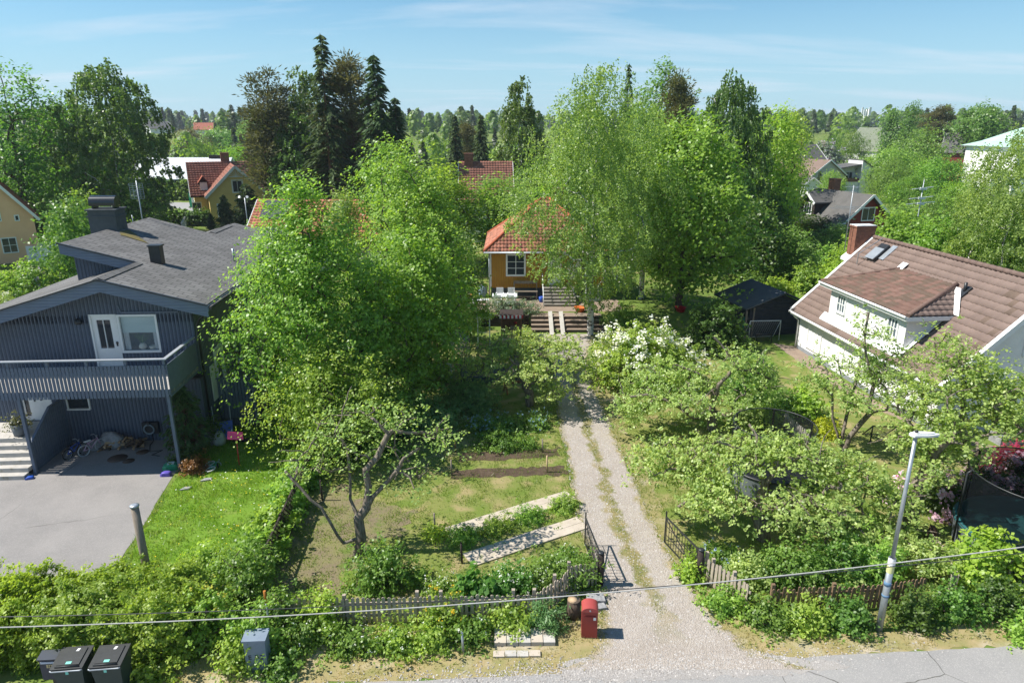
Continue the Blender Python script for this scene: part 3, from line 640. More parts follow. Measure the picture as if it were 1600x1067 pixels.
g = MB(); g.box(.2, 2.4, TW - .06, TW - .025, 5.50, 5.56); g.bar((.2, TW - .04, 5.52), (.12, TW - .04, 5.80), .05, .05); g.obj('awning_rail', m_slate_p, lh)
# balcony
TBF = -1.88; SBR = 2.86; SBL = -4.2
bl = MB(); bl.box(SBL, SBR, TBF + .06, TW - .03, 3.12, 3.24); balc = bl.obj('balcony', M('pale_balcony_floor', (.40, .385, .36), (.34, .325, .31), 1.5, .85, .2, groove=.14), lh)
bd = MB(); s = SBL
while s < SBR - .05:
    bd.box(s, s + .098, TBF, TBF + .024, 3.02, 4.26); s += .135
t_ = TBF + .04
while t_ < TW - .08:
    bd.box(SBR - .024, SBR, t_, t_ + .118, 3.02, 4.26); t_ += .125
bd.obj('railing_boards', m_slate_p, balc)
bd = MB(); bd.box(SBL, SBR - .03, TBF + .026, TBF + .06, 3.10, 3.3); bd.box(SBL, SBR - .03, TBF + .026, TBF + .06, 4.12, 4.22); bd.box(SBR - .06, SBR - .026, TBF + .06, TW - .04, 3.1, 3.3); bd.box(SBR - .06, SBR - .026, TBF + .06, TW - .04, 4.1, 4.2)
s = SBR - .1
while s > SBL: bd.box(s - .045, s + .045, TBF + .03, TBF + .10, 4.1, 4.46); s -= 1.36
for t_ in (-.9, .1): bd.box(SBR - .1, SBR - .03, t_, t_ + .08, 4.1, 4.46)
bd.obj('railing_frame', m_slate_p, balc)
bd = MB(); bd.box(SBL, SBR + .03, TBF - .04, TBF + .11, 4.46, 4.50); bd.box(SBR - .11, SBR + .03, TBF + .112, TW - .05, 4.46, 4.50); bd.obj('handrail', M('pale_metal_rail', (.36, .38, .41), (.3, .32, .35), 3, .4, .4), balc)
for s0 in (2.72, -2.58):
    p = MB(); p.box(s0 - .055, s0 + .055, TBF + .05, TBF + .16, 0, 3.12); p.obj('post', m_slate_p, balc)
# lower door, window, stairs with side rail
dr = MB(); dr.wall(-4.35, -3.20, 1.02, 3.0, TW + .05, [(-4.28, -4.10, 1.2, 2.9)], .05); dr.box(-3.24, -3.16, TW - .02, TW + .06, 1.02, 3.0); dl = dr.obj('front_door', m_white, lh)
g = MB(); g.poly([(-4.28, TW + .09, 1.2), (-4.10, TW + .09, 1.2), (-4.10, TW + .09, 2.9), (-4.28, TW + .09, 2.9)]); g.obj('pane', m_glass, dl)
g = MB(); g.box(-3.86, -3.83, TW, TW + .05, 1.85, 2.05); g.box(-3.62, -3.55, TW + .02, TW + .05, 2.05, 2.1); g.box(-3.62, -3.55, TW + .02, TW + .05, 1.88, 1.93); g.obj('handle', m_black, dl)
window(lh, (-2.13, TW - .001, 2.05), (1, 0, 0), (0, -1, 0), .80, 1.05, cols=1, fr=.06)
st = MB(); n = 6
for i in range(n): z = 1.0 * (i + 1) / n - .0; t0 = -2.25 + .30 * i; st.box(-6.6, -2.72, t0, t0 + .30 if i < n - 1 else TW - .01, 0 if i == 0 else z - 1.0 / n + .0, z)
sto = st.obj('entrance_stairs', m_concrete, lh)
ra = MB(); t_ = -1.7
pr = lambda t: (1.05 if t < -1.7 else 1.05 + (2.0 - 1.05) * min(1, (t + 1.7) / 1.6))
while t_ < TW - .05:
    ra.box(-2.70, -2.67, t_, t_ + .115, .02, pr(t_) - .02); t_ += .135
ra.bar((-2.685, -1.72, pr(-1.7) + .01), (-2.685, -.1, pr(-.1) + .01), .10, .05); ra.bar((-2.685, -.1, pr(0) + .01), (-2.685, TW - .02, pr(.5) + .01), .10, .05)
ra.obj('stair_railing', m_slate_p, sto)
# closet bump-out at the corner and side entrance on the shaded wall
cl = MB(); cl.box(2.2, 2.96, .60, 1.1, 0, 2.78); clo = cl.obj('closet', m_slate, lh)
cl = MB(); cl.slab([(2.14, .54, 2.80), (3.02, .54, 2.80), (3.02, 1.16, 2.92), (2.14, 1.16, 2.92)], (0, 0, .06)); cl.obj('closet_roof', m_black, clo)
d2 = MB(); d2.wall(0, .86, 0, 2.02, 0, [(.16, .70, .5, 1.86)], .06); d2.box(-.06, 0, -.03, .05, 0, 2.08); d2.box(.86, .92, -.03, .05, 0, 2.08); d2.box(-.06, .92, -.03, .05, 2.08, 2.14)
sd_ = d2.obj('side_door', m_white, lh); sd_.location = (SR + .05, 2.45, 1.32); sd_.rotation_euler = (0, 0, R(90))
g = MB(); g.poly([(.16, .055, .5), (.70, .055, .5), (.70, .055, 1.86), (.16, .055, 1.86)]); g.obj('pane', m_glass, sd_)
g = MB(); g.box(SR + .02, SR + .06, 1.75, 2.2, 1.35, 2.9); g.obj('side_panel', m_whitewall, lh)
window(lh, (SR + .03, 5.6, 2.6), (0, 1, 0), (1, 0, 0), 1.2, 1.1, cols=2)
la = MB(); la.box(SR + .03, SR + 1.6, 2.2, 4.2, 0, 1.3); lao = la.obj('side_landing', m_slate, lh)
la = MB(); s = SR + .1
while s < SR + 1.6: la.box(s, s + .10, 2.16, 2.19, .4, 2.2); s += .14
la.box(SR + .05, SR + 1.65, 2.12, 2.19, 2.2, 2.25)
for i in range(6): la.box(SR + .1, SR + 1.5, 4.21 + i * .28, 4.49 + i * .28, 0, 1.08 - i * .2)
t_ = 2.2
while t_ < 4.2: la.box(SR + 1.6, SR + 1.63, t_, t_ + .1, .4, 2.2); t_ += .14
la.bar((SR + 1.62, 2.1, 2.25), (SR + 1.62, 4.2, 2.25), .09, .05); la.bar((SR + 1.62, 4.2, 2.2), (SR + 1.62, 5.9, 1.1), .09, .05); la.obj('landing_railing', m_slate_p, lao)
g = MB(); g.box(SR - .6, SR - .35, 0.3, .33, 3.05, 3.9)
# roof antenna
an = thing('roof_antenna', 'tall lattice television antenna rising behind the slate house roof', 'antenna', LH0 + Matrix.Rotation(LHA, 3, 'Z') @ Vector((-3.25, 11.3, zl(-3.25))), LHA)
g = MB(); g.tube([(0, 0, 0), (0, 0, 3.75)], .03, 8); g.tube([(.5, 0, 0), (.5, 0, 1.3), (-.5, 0, 1.3), (-.5, 0, 2.0)], .022, 6); g.obj('mast', m_steel, an)
g = MB()
for i in range(8): g.bar((-.34, -.12, 2.85 + i * .11), (.34, -.12, 2.85 + i * .11), .014, .014)
for i in range(5): g.bar((-.34 + i * .17, -.12, 2.85), (-.34 + i * .17, -.12, 3.62), .014, .014)
for z in (3.0, 3.25, 3.5):
    g.bar((0, -.3, z), (-.22, -.42, z + .08), .012, .012); g.bar((0, -.3, z), (.22, -.42, z + .08), .012, .012); g.bar((0, 0, z), (0, -.34, z), .015, .015)
g.obj('grid_reflector', m_steel, an)

# ------------------------------------------------------------------ ochre house with the tiled hip roof
OZ = .7; OX0, OX1, OY0, OY1 = -1.55, 6.5, 47.7, 55.5
oh = thing('ochre_house', 'ochre boarded house with an orange tiled hip roof behind the birch', 'house', ((OX0 + OX1) / 2, (OY0 + OY1) / 2, OZ))
hx = (OX1 - OX0) / 2; hy = (OY1 - OY0) / 2
m = MB(); m.box(-hx + .05, hx - .05, -hy + .05, hy - .05, -.2, .78); m.obj('foundation', M('dark_foundation', (.055, .075, .09), (.075, .09, .1), 2, .85, .2), oh)
m = MB(); m.box(-hx, hx, -hy, hy, .78, 3.62); m.obj('wall', m_ochre, oh)
m = MB()
for x, y in ((-hx, -hy), (hx, -hy)): m.box(x - .03, x + .09 if x < 0 else x + .03, y - .025, y + .1, .78, 3.55)
m.obj('corner_board', m_white, oh)
ov = .42; ez = 3.62; sl = .74; ax, ay = hx + ov, hy + ov; rz_ = ez + ay * sl - .2
m = MB(); e = [(-ax, -ay, ez - .2), (ax, -ay, ez - .2), (ax, ay, ez - .2), (-ax, ay, ez - .2)]; k = ax - ay
a = (-max(k, .3), 0, rz_); b = (max(k, .3), 0, rz_)
m.poly([e[0], e[1], b, a]); m.poly([e[1], e[2], b]); m.poly([e[2], e[3], a, b]); m.poly([e[3], e[0], a]); m.poly([(p[0], p[1], p[2] - .12) for p in e][::-1])
for i in range(4): p = e[i]; q = e[(i + 1) % 4]; m.poly([(p[0], p[1], p[2] - .12), (q[0], q[1], q[2] - .12), q, p])
orf = m.obj('roof', M('eaves_grey', (.30, .28, .26)), oh)
def hip_tiles(nm, o, u, v, wu, clips, seed): tile_roof(nm, o, u, v, wu, 6.2, (.40, .17, .115), orf, .25, .34, .032, clips, .22, ((.10, .06, .05), .12), seed)
cs = 1 / math.hypot(1, sl); kk = max(k, .3)
nL = Vector((-ay, 0, 0)); 
def hipn(ex, ey, rx): # vertical plane through eave corner and ridge end, outward normal away from slope
    return Vector((ex, ey, 0)), Vector((rx - ex, 0 - ey, 0))
def cut(ex, ey, rx, inside):
    p = Vector((ex, ey, 0)); d = Vector((rx - ex, -ey, 0)); n = Vector((-d.y, d.x, 0)).normalized()
    if (Vector(inside) - p).dot(n) > 0: n = -n
    return (p, n)
top = (Vector((0, 0, 0)), None)
hip_tiles('roof_tiles', (-ax, -ay, ez - .19), (1, 0, 0), Vector((0, 1, sl)).normalized(), 2 * ax, [cut(-ax, -ay, -kk, (0, -ay, 0)), cut(ax, -ay, kk, (0, -ay, 0)), (Vector((0, 0, 0)), Vector((0, 1, 0)))], 1)
hip_tiles('roof_tiles', (-ax, ay, ez - .19), (0, -1, 0), Vector((1, 0, sl * ay / (ax - kk))).normalized(), 2 * ay, [cut(-ax, -ay, -kk, (-ax, 0, 0)), cut(-ax, ay, -kk, (-ax, 0, 0))], 2)
hip_tiles('roof_tiles', (ax, -ay, ez - .19), (0, 1, 0), Vector((-1, 0, sl * ay / (ax - kk))).normalized(), 2 * ay, [cut(ax, -ay, kk, (ax, 0, 0)), cut(ax, ay, kk, (ax, 0, 0))], 3)
m = MB()
for p, q in ((e[0], a), (e[1], b), (e[2], b), (e[3], a), (a, b)): m.tube([Vector(p) + Vector((0, 0, .05)), Vector(q) + Vector((0, 0, .06))], .11, 8)
m.obj('ridge_tiles', M('ridge_clay', (.45, .13, .07), (.33, .09, .05), 4, .85, .15), orf)
m = MB(); m.box(-hx + 1.1, -hx + 1.45, -hy + 1.3, -hy + 1.65, ez + .7, ez + 1.55); m.obj('clay_vent', M('clay_red', (.48, .12, .05)), orf)
m = MB(); m.box(.6, 1.3, -.6, .1, rz_ - .6, rz_ + .75); m.box(.53, 1.37, -.67, .17, rz_ + .75, rz_ + .83); m.obj('chimney', m_brick, orf)
m = MB(); m.tube([(-ax, -ay - .07, ez - .24), (ax, -ay - .07, ez - .24)], .06, 8); m.tube([(-hx - .06, -hy - .08, ez - .3), (-hx - .06, -hy - .08, .2)], .04, 8); m.obj('downpipe', m_steel, oh)
window(oh, (.27 - 2.475, -hy, 2.43), (1, 0, 0), (0, -1, 0), 1.16, 1.36, cols=2, rows=3, fr=.12)
window(oh, (5.3 - 2.475, -hy, 2.43), (1, 0, 0), (0, -1, 0), 1.16, 1.36, cols=2, rows=3, fr=.12)
m = MB(); m.box(2.55 - 2.475, 3.5 - 2.475, -hy - .05, -hy, 1.0, 3.1); m.obj('front_door', m_white, oh)
m = MB(); m.box(3.9 - 2.475, 4.9 - 2.475, -hy - .03, -hy, 1.4, 2.5); m.obj('shutter', m_whitewall, oh)
sx0, sx1 = 1.9, 4.9
s1 = thing('upper_stairs', 'narrow concrete stairs with white handrail up to the ochre house', 'stairs', (3.3, 46.2, OZ))
m = MB()
for i in range(6): m.box(-1.1, 1.1, -.9 + i * .3, 1.42, i * .16, (i + 1) * .16)
m.obj('steps', M('worn_steps', (.27, .245, .215), (.21, .19, .165), 3, .9, .2), s1)
m = MB()
for x in (-1.15,):
    for y, z in ((-.8, 0), (.3, .55), (1.3, .95)): m.tube([(x, y, z), (x, y, z + .95)], .03, 6)
    m.tube([(x, -.8, .95), (x, 1.3, 1.9)], .03, 6)
m.obj('handrail', m_white, s1)
s2 = thing('timber_steps', 'wide low timber steps at the top of the gravel drive', 'stairs', (3.55, 42.55, 0))
m = MB()
for i in range(4): m.box(-2.3, 2.3, -1.0 + i * .42, 1.2, i * .175, (i + 1) * .175 - (.0 if i < 3 else .0))
m.obj('tread', m_path, s2)
m = MB()
for i in range(4): m.box(-2.34, 2.34, -1.045 + i * .42, -1.003 + i * .42, i * .175 + .03, (i + 1) * .175 + .01)
m.obj('riser', M('brown_riser', (.13, .10, .08), (.09, .07, .055), 4, .85), s2)
for x in (-1.05, -.35):
    r_ = tag(None or thing('plank_ramp', 'grey plank ramp laid over the timber steps, %s one' % ('left' if x < -.7 else 'right'), 'ramp', (3.55 + x, 42.5, 0), 0, 'ramps on the timber steps'))
    m = MB(); m.slab([(-.13, -1.7, .03), (.13, -1.7, .03), (.13, .9, .86), (-.13, .9, .86)], (0, 0, .05)); m.obj('plank', m_concrete, r_)
rw_ = thing('retaining_wall', 'dark timber retaining wall below the grey leaved hedge', 'wall', (-2.2, 43.0, 0))
m = MB()
for i in range(4): m.box(-5.5, 3.3, -.12, .12, i * .19, i * .19 + .175)
for x in (-5, -2.5, 0, 3): m.box(x - .07, x + .07, -.2, -.122, 0, .85)
m.obj('beams', m_wooddark, rw_)
# ------------------------------------------------------------------ white house with the brown tiled roof, on the right
RHA = R(-84.7); RH0 = Vector((16.38, 38.7, 0))
rh = thing('white_house', 'white rendered house with brown tiled roof and a wide hipped dormer', 'house', RH0, RHA)
LX = 12.53; WR = 4.4; EZ = 2.24; RZ = 6.40; SLP = (RZ - EZ) / WR
x0, x1, y0, y1 = .35, LX - .35, .42, 2 * WR - .42
m = MB(); zt = lambda y: EZ + SLP * (y if y < WR else 2 * WR - y) - .12
RHOL = [(1.1, 2.2, .35, 1.9), (2.35, 3.4, .35, 1.9)]
m.wall(x0, x1, 0, zt(y0), y0, []); m.wall(x0, x1, 0, zt(y1), y1, [], out=1)
for x in (x0, x1):
    q = [(x, y0, 0), (x, y1, 0), (x, y1, zt(y1)), (x, WR, zt(WR)), (x, y0, zt(y0))]; m.poly(q if x > 1 else q[::-1])
m.obj('wall', m_whitewall, rh)
vdir = Vector((0, WR, RZ - EZ)).normalized(); vlen = math.hypot(WR, RZ - EZ)
m = MB(); m.slab([(.02, .02, EZ - .06), (LX - .02, .02, EZ - .06), (LX - .02, WR, RZ - .06), (.02, WR, RZ - .06)], (0, 0, -.08)); m.slab([(.02, WR, RZ - .06), (LX - .02, WR, RZ - .06), (LX - .02, 2 * WR, EZ - .06), (.02, 2 * WR, EZ - .06)], (0, 0, -.08))
rrf = m.obj('roof', m_darkboard, rh)
BR = (.205, .150, .128)
tile_roof('roof_tiles', (0, 0, EZ - .04), (1, 0, 0), vdir, LX, vlen, BR, rrf, .295, .37, .04, (), .05, ((.12, .085, .06), .03), 5, .055)
tile_roof('roof_tiles', (LX, 2 * WR, EZ - .04), (-1, 0, 0), Vector((0, -WR, RZ - EZ)).normalized(), LX, vlen, BR, rrf, .295, .37, .04, (), .05, None, 6, .075)
m = MB(); i = 0; x = .0
while x < LX: m.tube([(x, WR, RZ + .05), (min(LX, x + .42), WR, RZ + .035)], .12, 8); x += .40
m.obj('ridge_tiles', M('ridge_brown', (.19, .132, .11), (.15, .105, .09), 4, .85, .15), rrf)
for x in (-.05, LX + .05):
    for sg in (0, 1):
        m = MB(); p = Vector((x, 0 if not sg else 2 * WR, EZ - .10)); q = Vector((x, WR, RZ - .10)); m.bar(p, q, .09, .24)
        m.bar(p + Vector((0, 0, .17)), q + Vector((0, 0, .17)), .2, .03); m.obj('barge_board', m_white, rrf)
m = MB(); m.tube([(-.05, -.09, EZ - .08), (LX + .05, -.09, EZ - .08)], .075, 8); m.tube([(.2, -.09, EZ - .12), (.3, .15, 1.85), (.3, .34, 1.7), (.3, .34, .05)], .045, 8); m.box(-.05, LX + .05, -.03, .06, EZ - .25, EZ - .07); m.obj('gutter', m_white, rh)
# chimney at the far gable
m = MB(); m.box(-.85, -.15, 3.38, 4.52, 2.5, 6.95); m.box(-.89, -.11, 3.34, 4.56, 6.95, 7.04); c_ = m.obj('chimney', m_brick, rrf)
m = MB(); m.slab([(-1.0, 3.15, 5.15), (0.0, 3.15, 5.15), (0.0, 4.7, 6.5), (-1.0, 4.7, 6.5)], (0, 0, -.15)); m.box(-.88, -.12, 3.35, 4.55, 7.042, 7.08); m.obj('flashing', m_white, c_)
# skylight hatch
m = MB(); e_ = lambda l, w, h: Vector((l, w, EZ + SLP * w)) + Vector((0, -SLP, 1)).normalized() * h
m.slab([e_(1.35, 3.35, .06), e_(2.05, 3.35, .06), e_(2.05, 4.15, .06), e_(1.35, 4.15, .06)], Vector((0, -SLP, 1)).normalized() * .16); sk = m.obj('roof_hatch', m_black, rrf)
m = MB(); m.slab([e_(1.32, 3.32, .23), e_(2.08, 3.32, .23), e_(2.08, 3.9, .23), e_(1.32, 3.9, .23)], Vector((0, -SLP, 1)).normalized() * .04); m.slab([e_(2.1, 3.5, .05), e_(2.5, 3.5, .05), e_(2.5, 4.25, .05), e_(2.1, 4.25, .05)], Vector((0, -SLP, 1)).normalized() * .03); m.obj('hatch_lid', m_steel, sk)
m = MB(); m.bar((1.1, 2.9, 5.1), (1.1, 2.9, 5.75), .03, .03); m.bar((1.1, 2.9, 5.7), (1.1, 4.2, 6.55), .03, .03); m.bar((.8, 3.2, 5.5), (1.5, 3.2, 5.5), .03, .03); m.obj('roof_ladder', m_steel, rrf)
m = MB(); m.tube([e_(8.95, 3.25, .0), e_(8.95, 3.25, .0) + Vector((0, 0, .48))], .07, 10); m.slab([e_(8.75, 3.0, .06), e_(9.15, 3.0, .06), e_(9.15, 3.5, .06), e_(8.75, 3.5, .06)], Vector((0, -SLP, 1)).normalized() * .03); m.obj('vent_pipe', m_black, rrf)
# dormer
d0, d1, df = 3.05, 9.35, .47; dz0 = EZ + SLP * df - .05; dze = 4.38
m = MB(); m.wall(d0, d1, dz0, dze, df, []); yb = (dze - EZ) / SLP
m.poly([(d1, df, dz0), (d1, yb, dze), (d1, df, dze)]); m.poly([(d0, df, dz0), (d0, df, dze), (d0, yb, dze)])
dm = m.obj('dormer', m_whitewall, rh)
m = MB(); m.slab([(d0 - .35, df - .28, dz0 - .18), (d1 + .05, df - .28, dz0 - .18), (d1 + .05, df - .02, dz0 + .18), (d0 - .35, df - .02, dz0 + .18)], (0, 0, .05)); m.slab([e_(d1 + .01, df - .2, .07), e_(d1 + .22, df - .2, .07), e_(d1 + .22, yb - .1, .07), e_(d1 + .01, yb - .1, .07)], (0, 0, .03)); m.obj('apron', m_white, dm)
hz = 5.47; hw_ = 3.42; h0, h1 = 4.25, 8.2; fe = .16; ez2 = 4.47; le, re = 2.4, 9.72; wv = (ez2 - EZ) / SLP
m = MB(); th = (0, 0, -.05)
m.slab([(le, fe, ez2), (re, fe, ez2), (h1, hw_, hz), (h0, hw_, hz)], th); m.slab([(re, fe, ez2), (re, wv, ez2), (h1, hw_, hz)], th); m.slab([(le, wv, ez2), (le, fe, ez2), (h0, hw_, hz)], th); dro = m.obj('dormer_roof', m_darkboard, dm)
vv = Vector((0, hw_ - fe, hz - ez2)); DB = (.165, .10, .08)
tile_roof('roof_tiles', (le - .1, fe, ez2 + .02), (1, 0, 0), vv.normalized(), re - le + .2, vv.length, DB, dro, .295, .30, .03, [cut(re, fe, h1, (5, fe, 0)) if False else ((re, fe, 0), Vector((hw_ - fe, re - h1, 0))), ((le, fe, 0), Vector((-(hw_ - fe), h0 - le, 0)))], .16, ((.10, .082, .06), .5), 7)
vr = Vector((h1 - re, 0, hz - ez2))
tile_roof('roof_tiles', (re, fe, ez2 + .02), (0, 1, 0), vr.normalized(), hw_ - fe, vr.length, BR, dro, .295, .33, .03, [((re, fe, 0), -Vector((hw_ - fe, re - h1, 0))), ((re, wv, 0), Vector((hw_ - wv, re - h1, 0)) * 1.0)] if False else [((re, fe, 0), -Vector((hw_ - fe, re - h1, 0)))], .13, None, 8)
m_hip = M('hip_brown', (.19, .125, .10), (.14, .09, .075), 5, .85, .15)
m = MB(); m.tube([(re, fe, ez2 + .06), (h1, hw_, hz + .06)], .11, 8); m.obj('hip_tiles', m_hip, dro); m = MB(); m.tube([(le, fe, ez2 + .06), (h0, hw_, hz + .05)], .07, 8); m.obj('hip_tiles', m_hip, dro)
m = MB(); m.box(le, re, fe - .04, fe + .03, ez2 - .2, ez2 - .01); m.box(re - .03, re + .04, fe - .04, wv, ez2 - .2, ez2 - .01); m.tube([(le, fe - .09, ez2 - .02), (re + .04, fe - .09, ez2 - .02)], .06, 8)
m.slab([e_(h1 + .1, hw_ - .1, .09), e_(h1 + .5, hw_ - .1, .09), e_(re + .35, wv, .09), e_(re + .02, wv, .09)], (0, 0, .02)); m.slab([e_(h0 - .25, hw_ - .08, .1), e_(h0 + .2, hw_ - .08, .1), e_(h0 + .2, hw_ + .22, .1), e_(h0 - .25, hw_ + .22, .1)], (0, 0, .02)); m.obj('gutter', m_white, dro)
for u in (4.15, 8.45): window(dm, (u, df, 3.62), (1, 0, 0), (0, -1, 0), .62, .80, cols=3, rows=2, fr=.10, mull=.07, glass=m_glass_lit)
# doors and windows of the ground floor
for u, w_ in ((2.1, 1.3), (9.2, 1.3)): window(rh, (u, y0, 1.15), (1, 0, 0), (0, -1, 0), w_, 1.2, cols=4, rows=2, fr=.12, glass=m_whitewall, mull=.10)
m = MB(); m.box(4.2, 5.1, y0 - .05, y0, .05, 2.0); m.obj('garage_door', m_white, rh)
window(rh, (x1, 3.3, 1.3), (0, 1, 0), (1, 0, 0), 1.3, 1.1, cols=2); window(rh, (x1, 4.4, 4.0), (0, 1, 0), (1, 0, 0), 1.2, 1.1, cols=2)
m = MB(); m.box(x0 + .02, x1 - .02, y0 - .03, y0 + .02, 0, .22); m.obj('plinth', M('grey_plinth', (.25, .27, .29)), rh)
# antenna on the chimney, dish on the wall
an = thing('chimney_antenna', 'thin multi bar antenna mast strapped to the brick chimney', 'antenna', RH0 + Matrix.Rotation(RHA, 3, 'Z') @ Vector((-.55, 3.05, 5.6)), RHA)
m = MB(); m.tube([(0, 0, 0), (0, 0, 3.7)], .025, 6); m.obj('mast', m_steel, an)
m = MB()
for z, hw in ((2.4, 1.1), (2.5, .8), (3.35, .35), (3.6, .35)):
    m.bar((-.3, -hw, z), (.1, hw, z), .02, .02); m.bar((-.2, 0, z), (.4, 0, z), .02, .02)
for k in range(7): m.bar((.25, -.35, 3.3 + k * .06), (.25, .35, 3.3 + k * .06), .012, .012)
m.obj('elements', m_steel, an)
for k, (l, z) in enumerate(((7.1, 1.6), (7.75, 1.5))):
    an = thing('satellite_dish', 'small white satellite dish on the white house wall, %s one' % ('farther' if k == 0 else 'nearer'), 'satellite dish', RH0 + Matrix.Rotation(RHA, 3, 'Z') @ Vector((l, -.15, z)), RHA, 'dishes on the white house')
    m = MB(); m.lathe([(.0, .05), (.15, .03), (.27, -.02), (.30, -.05)], (0, 0, 0), 16); o = m.obj('dish', m_white, an); o.rotation_euler = (R(60), 0, R(-30))
    m = MB(); m.bar((0, 0, 0), (0, .55, -.1), .04, .04); m.bar((0, 0, 0), (0, -.3, .15), .02, .02); m.obj('arm', m_steel, an)

# ------------------------------------------------------------------ dark shed
shd = thing('garden_shed', 'dark slatted garden shed with a black felt gable roof', 'shed', (16.0, 42.6, 0), R(12))
hw, hl = 1.75, 1.7
m = MB(); m.wall(-hw, hw, 0, 2.0, -hl, []); m.wall(-hw, hw, 0, 2.0, hl, [], out=1)
for x in (-hw, hw): q = [(x, -hl, 0), (x, hl, 0), (x, hl, 2.0), (x, -hl, 2.0)]; m.poly(q if x > 0 else q[::-1])
m.poly([(-hw, -hl, 2.0), (hw, -hl, 2.0), (0.35, -hl, 2.65)]); m.poly([(hw, hl, 2.0), (-hw, hl, 2.0), (0.35, hl, 2.65)])
m.obj('wall', M('shed_slats', (.045, .05, .062), (.06, .065, .078), 3, .8, .2, groove=.12, gdir=1, gdepth=.9), shd)
m = MB(); m.slab([(-hw - .5, -hl - .35, 1.82), (.35, -hl - .35, 2.72), (.35, hl + .3, 2.72), (-hw - .5, hl + .3, 1.82)], (0, 0, .09)); m.slab([(.35, -hl - .35, 2.72), (hw + .3, -hl - .35, 1.98), (hw + .3, hl + .3, 1.98), (.35, hl + .3, 2.72)], (0, 0, .09)); m.obj('roof', m_blackfelt, shd)
m = MB(); m.bar((-1.5, -hl - .03, 1.85), (-1.5, -hl - .03, .05), .09, .05); m.bar((-hw - .35, -hl - .2, 1.75), (-hw - .35, -hl - .2, 0), .09, .09); m.bar((-hw - .4, -hl, 1.6), (-hw - .9, -hl + .3, 0), .06, .06); m.obj('frame_post', m_wood, shd)

# ------------------------------------------------------------------ far houses
YG = (.62, .115, .06)
# peach house at the left edge: its gable end looks at us
ph = gable_house('peach_house', 'peach rendered gable house with white casement windows at far left', 'house', (-52.4, 66.8, 0), R(126), 9, 9.6, 4.5, 10.7, m_peach, (.40, .14, .08), seed=31,
    wins=(('l', -1.6, 4.9, 1.25, 1.7, 2, 2), ('l', -2.5, 1.7, 1.05, 1.3, 2, 2), ('l', -3.5, 4.2, .22, .4, 1)))
# yellow house with a cross gable
yh = gable_house('yellow_house', 'yellow boarded house with red tiled roof and white cross gable', 'house', (-39.4, 98.5, 0), R(25), 10.4, 8.2, 3.9, 7.7, m_yellow, (.30, .135, .10), seed=33, tw=.36, rh=.42,
    chimney=(-.6, .4, 1.1, .8, 8.9, m_brick), wins=(('f', -5.0, 2.0, 1.0, 1.4, 2, 2), ('l', -2.4, 2.0, 1.0, 1.4, 2, 2), ('l', .4, 2.0, 1.0, 1.4, 2, 2)))
m = MB(); w2 = 3.5; yf = -8.2; m.wall(-w2, w2, 0, 4.1, yf, []); m.poly([(-w2, yf, 4.1), (w2, yf, 4.1), (0, yf, 7.5)])
for x in (-w2, w2): q = [(x, yf, 0), (x, -4.1, 0), (x, -4.1, 4.1), (x, yf, 4.1)]; m.poly(q if x > 0 else q[::-1])
w_ = m.obj('wing_wall', m_yellow, yh); w_.location = (0, 0, 0)
sl2 = 3.4 / 3.5; L2 = math.hypot(w2 + .45, (w2 + .45) * sl2)
for sg in (-1, 1):
    o = Vector((sg * (w2 + .45), yf - .5, 4.1 - .45 * sl2 + .06)); v_ = Vector((-sg, 0, sl2)).normalized()
    s_ = MB(); s_.slab([o, o + Vector((0, 8.0, 0)), o + Vector((0, 8.0, 0)) + v_ * L2, o + v_ * L2], (0, 0, -.1)); r_ = s_.obj('wing_roof', m_darkboard, yh)
    tile_roof('roof_tiles', o + Vector((0, 0, .03)), (0, 1, 0), v_, 8.0, L2, (.30, .135, .10), r_, .36, .42, seed=35 + sg)
    s_ = MB(); s_.bar(o + Vector((0, -.04, -.06)), o + Vector((0, -.04, -.06)) + v_ * L2, .08, .34); s_.obj('barge_board', m_white, r_)
window(yh, (.1, yf, 5.0), (1, 0, 0), (0, -1, 0), 1.1, 1.4, cols=2, fr=.16)
window(yh, (-2.0, yf, 2.0), (1, 0, 0), (0, -1, 0), 1.1, 1.5, cols=2, fr=.14); window(yh, (1.8, yf, 2.0), (1, 0, 0), (0, -1, 0), 1.1, 1.5, cols=2, fr=.14)
m = MB()
for a in np.linspace(-1.1, 1.1, 7): m.bar((0, yf - .45, 6.2), (.85 * math.sin(a), yf - .45, 6.2 + .85 * math.cos(a)), .05, .04)
m.bar((-.85, yf - .45, 6.25), (.85, yf - .45, 6.25), .06, .08); m.obj('gable_ornament', m_white, yh)
m = MB(); m.box(-4.3, -3.4, -3.8, -2.2, 4.2, 5.3); m.obj('dormer', m_white, yh)
for sg in (-1, 1):
    o = Vector((-3.85 + sg * .7, -4.1, 5.2)); s_ = MB(); s_.slab([o, o + Vector((0, 2.8, 0)), Vector((-3.85, -1.3, 6.1)), Vector((-3.85, -4.1, 6.1))], (0, 0, .08)); s_.obj('dormer_roof', M('dormer_clay', (.36, .105, .06)), yh)
gable_house('white_roof_house', 'white house with a pale sheet metal roof beyond the yellow house', 'house', (-61.5, 133, 0), R(1), 16.5, 9, 3.5, 6.8, m_whitewall, (.7, .7, .7), roofm=m_whitesheet, seed=36,
    chimney=[(5.6, .2, 2.2, 1.0, 7.2, m_darkboard)], wins=(('f', -.6, 2.7, 1.4, .7, 2), ('f', 1.0, 2.7, 1.4, .7, 2), ('f', .9, .9, 2.2, 1.2, 1)))
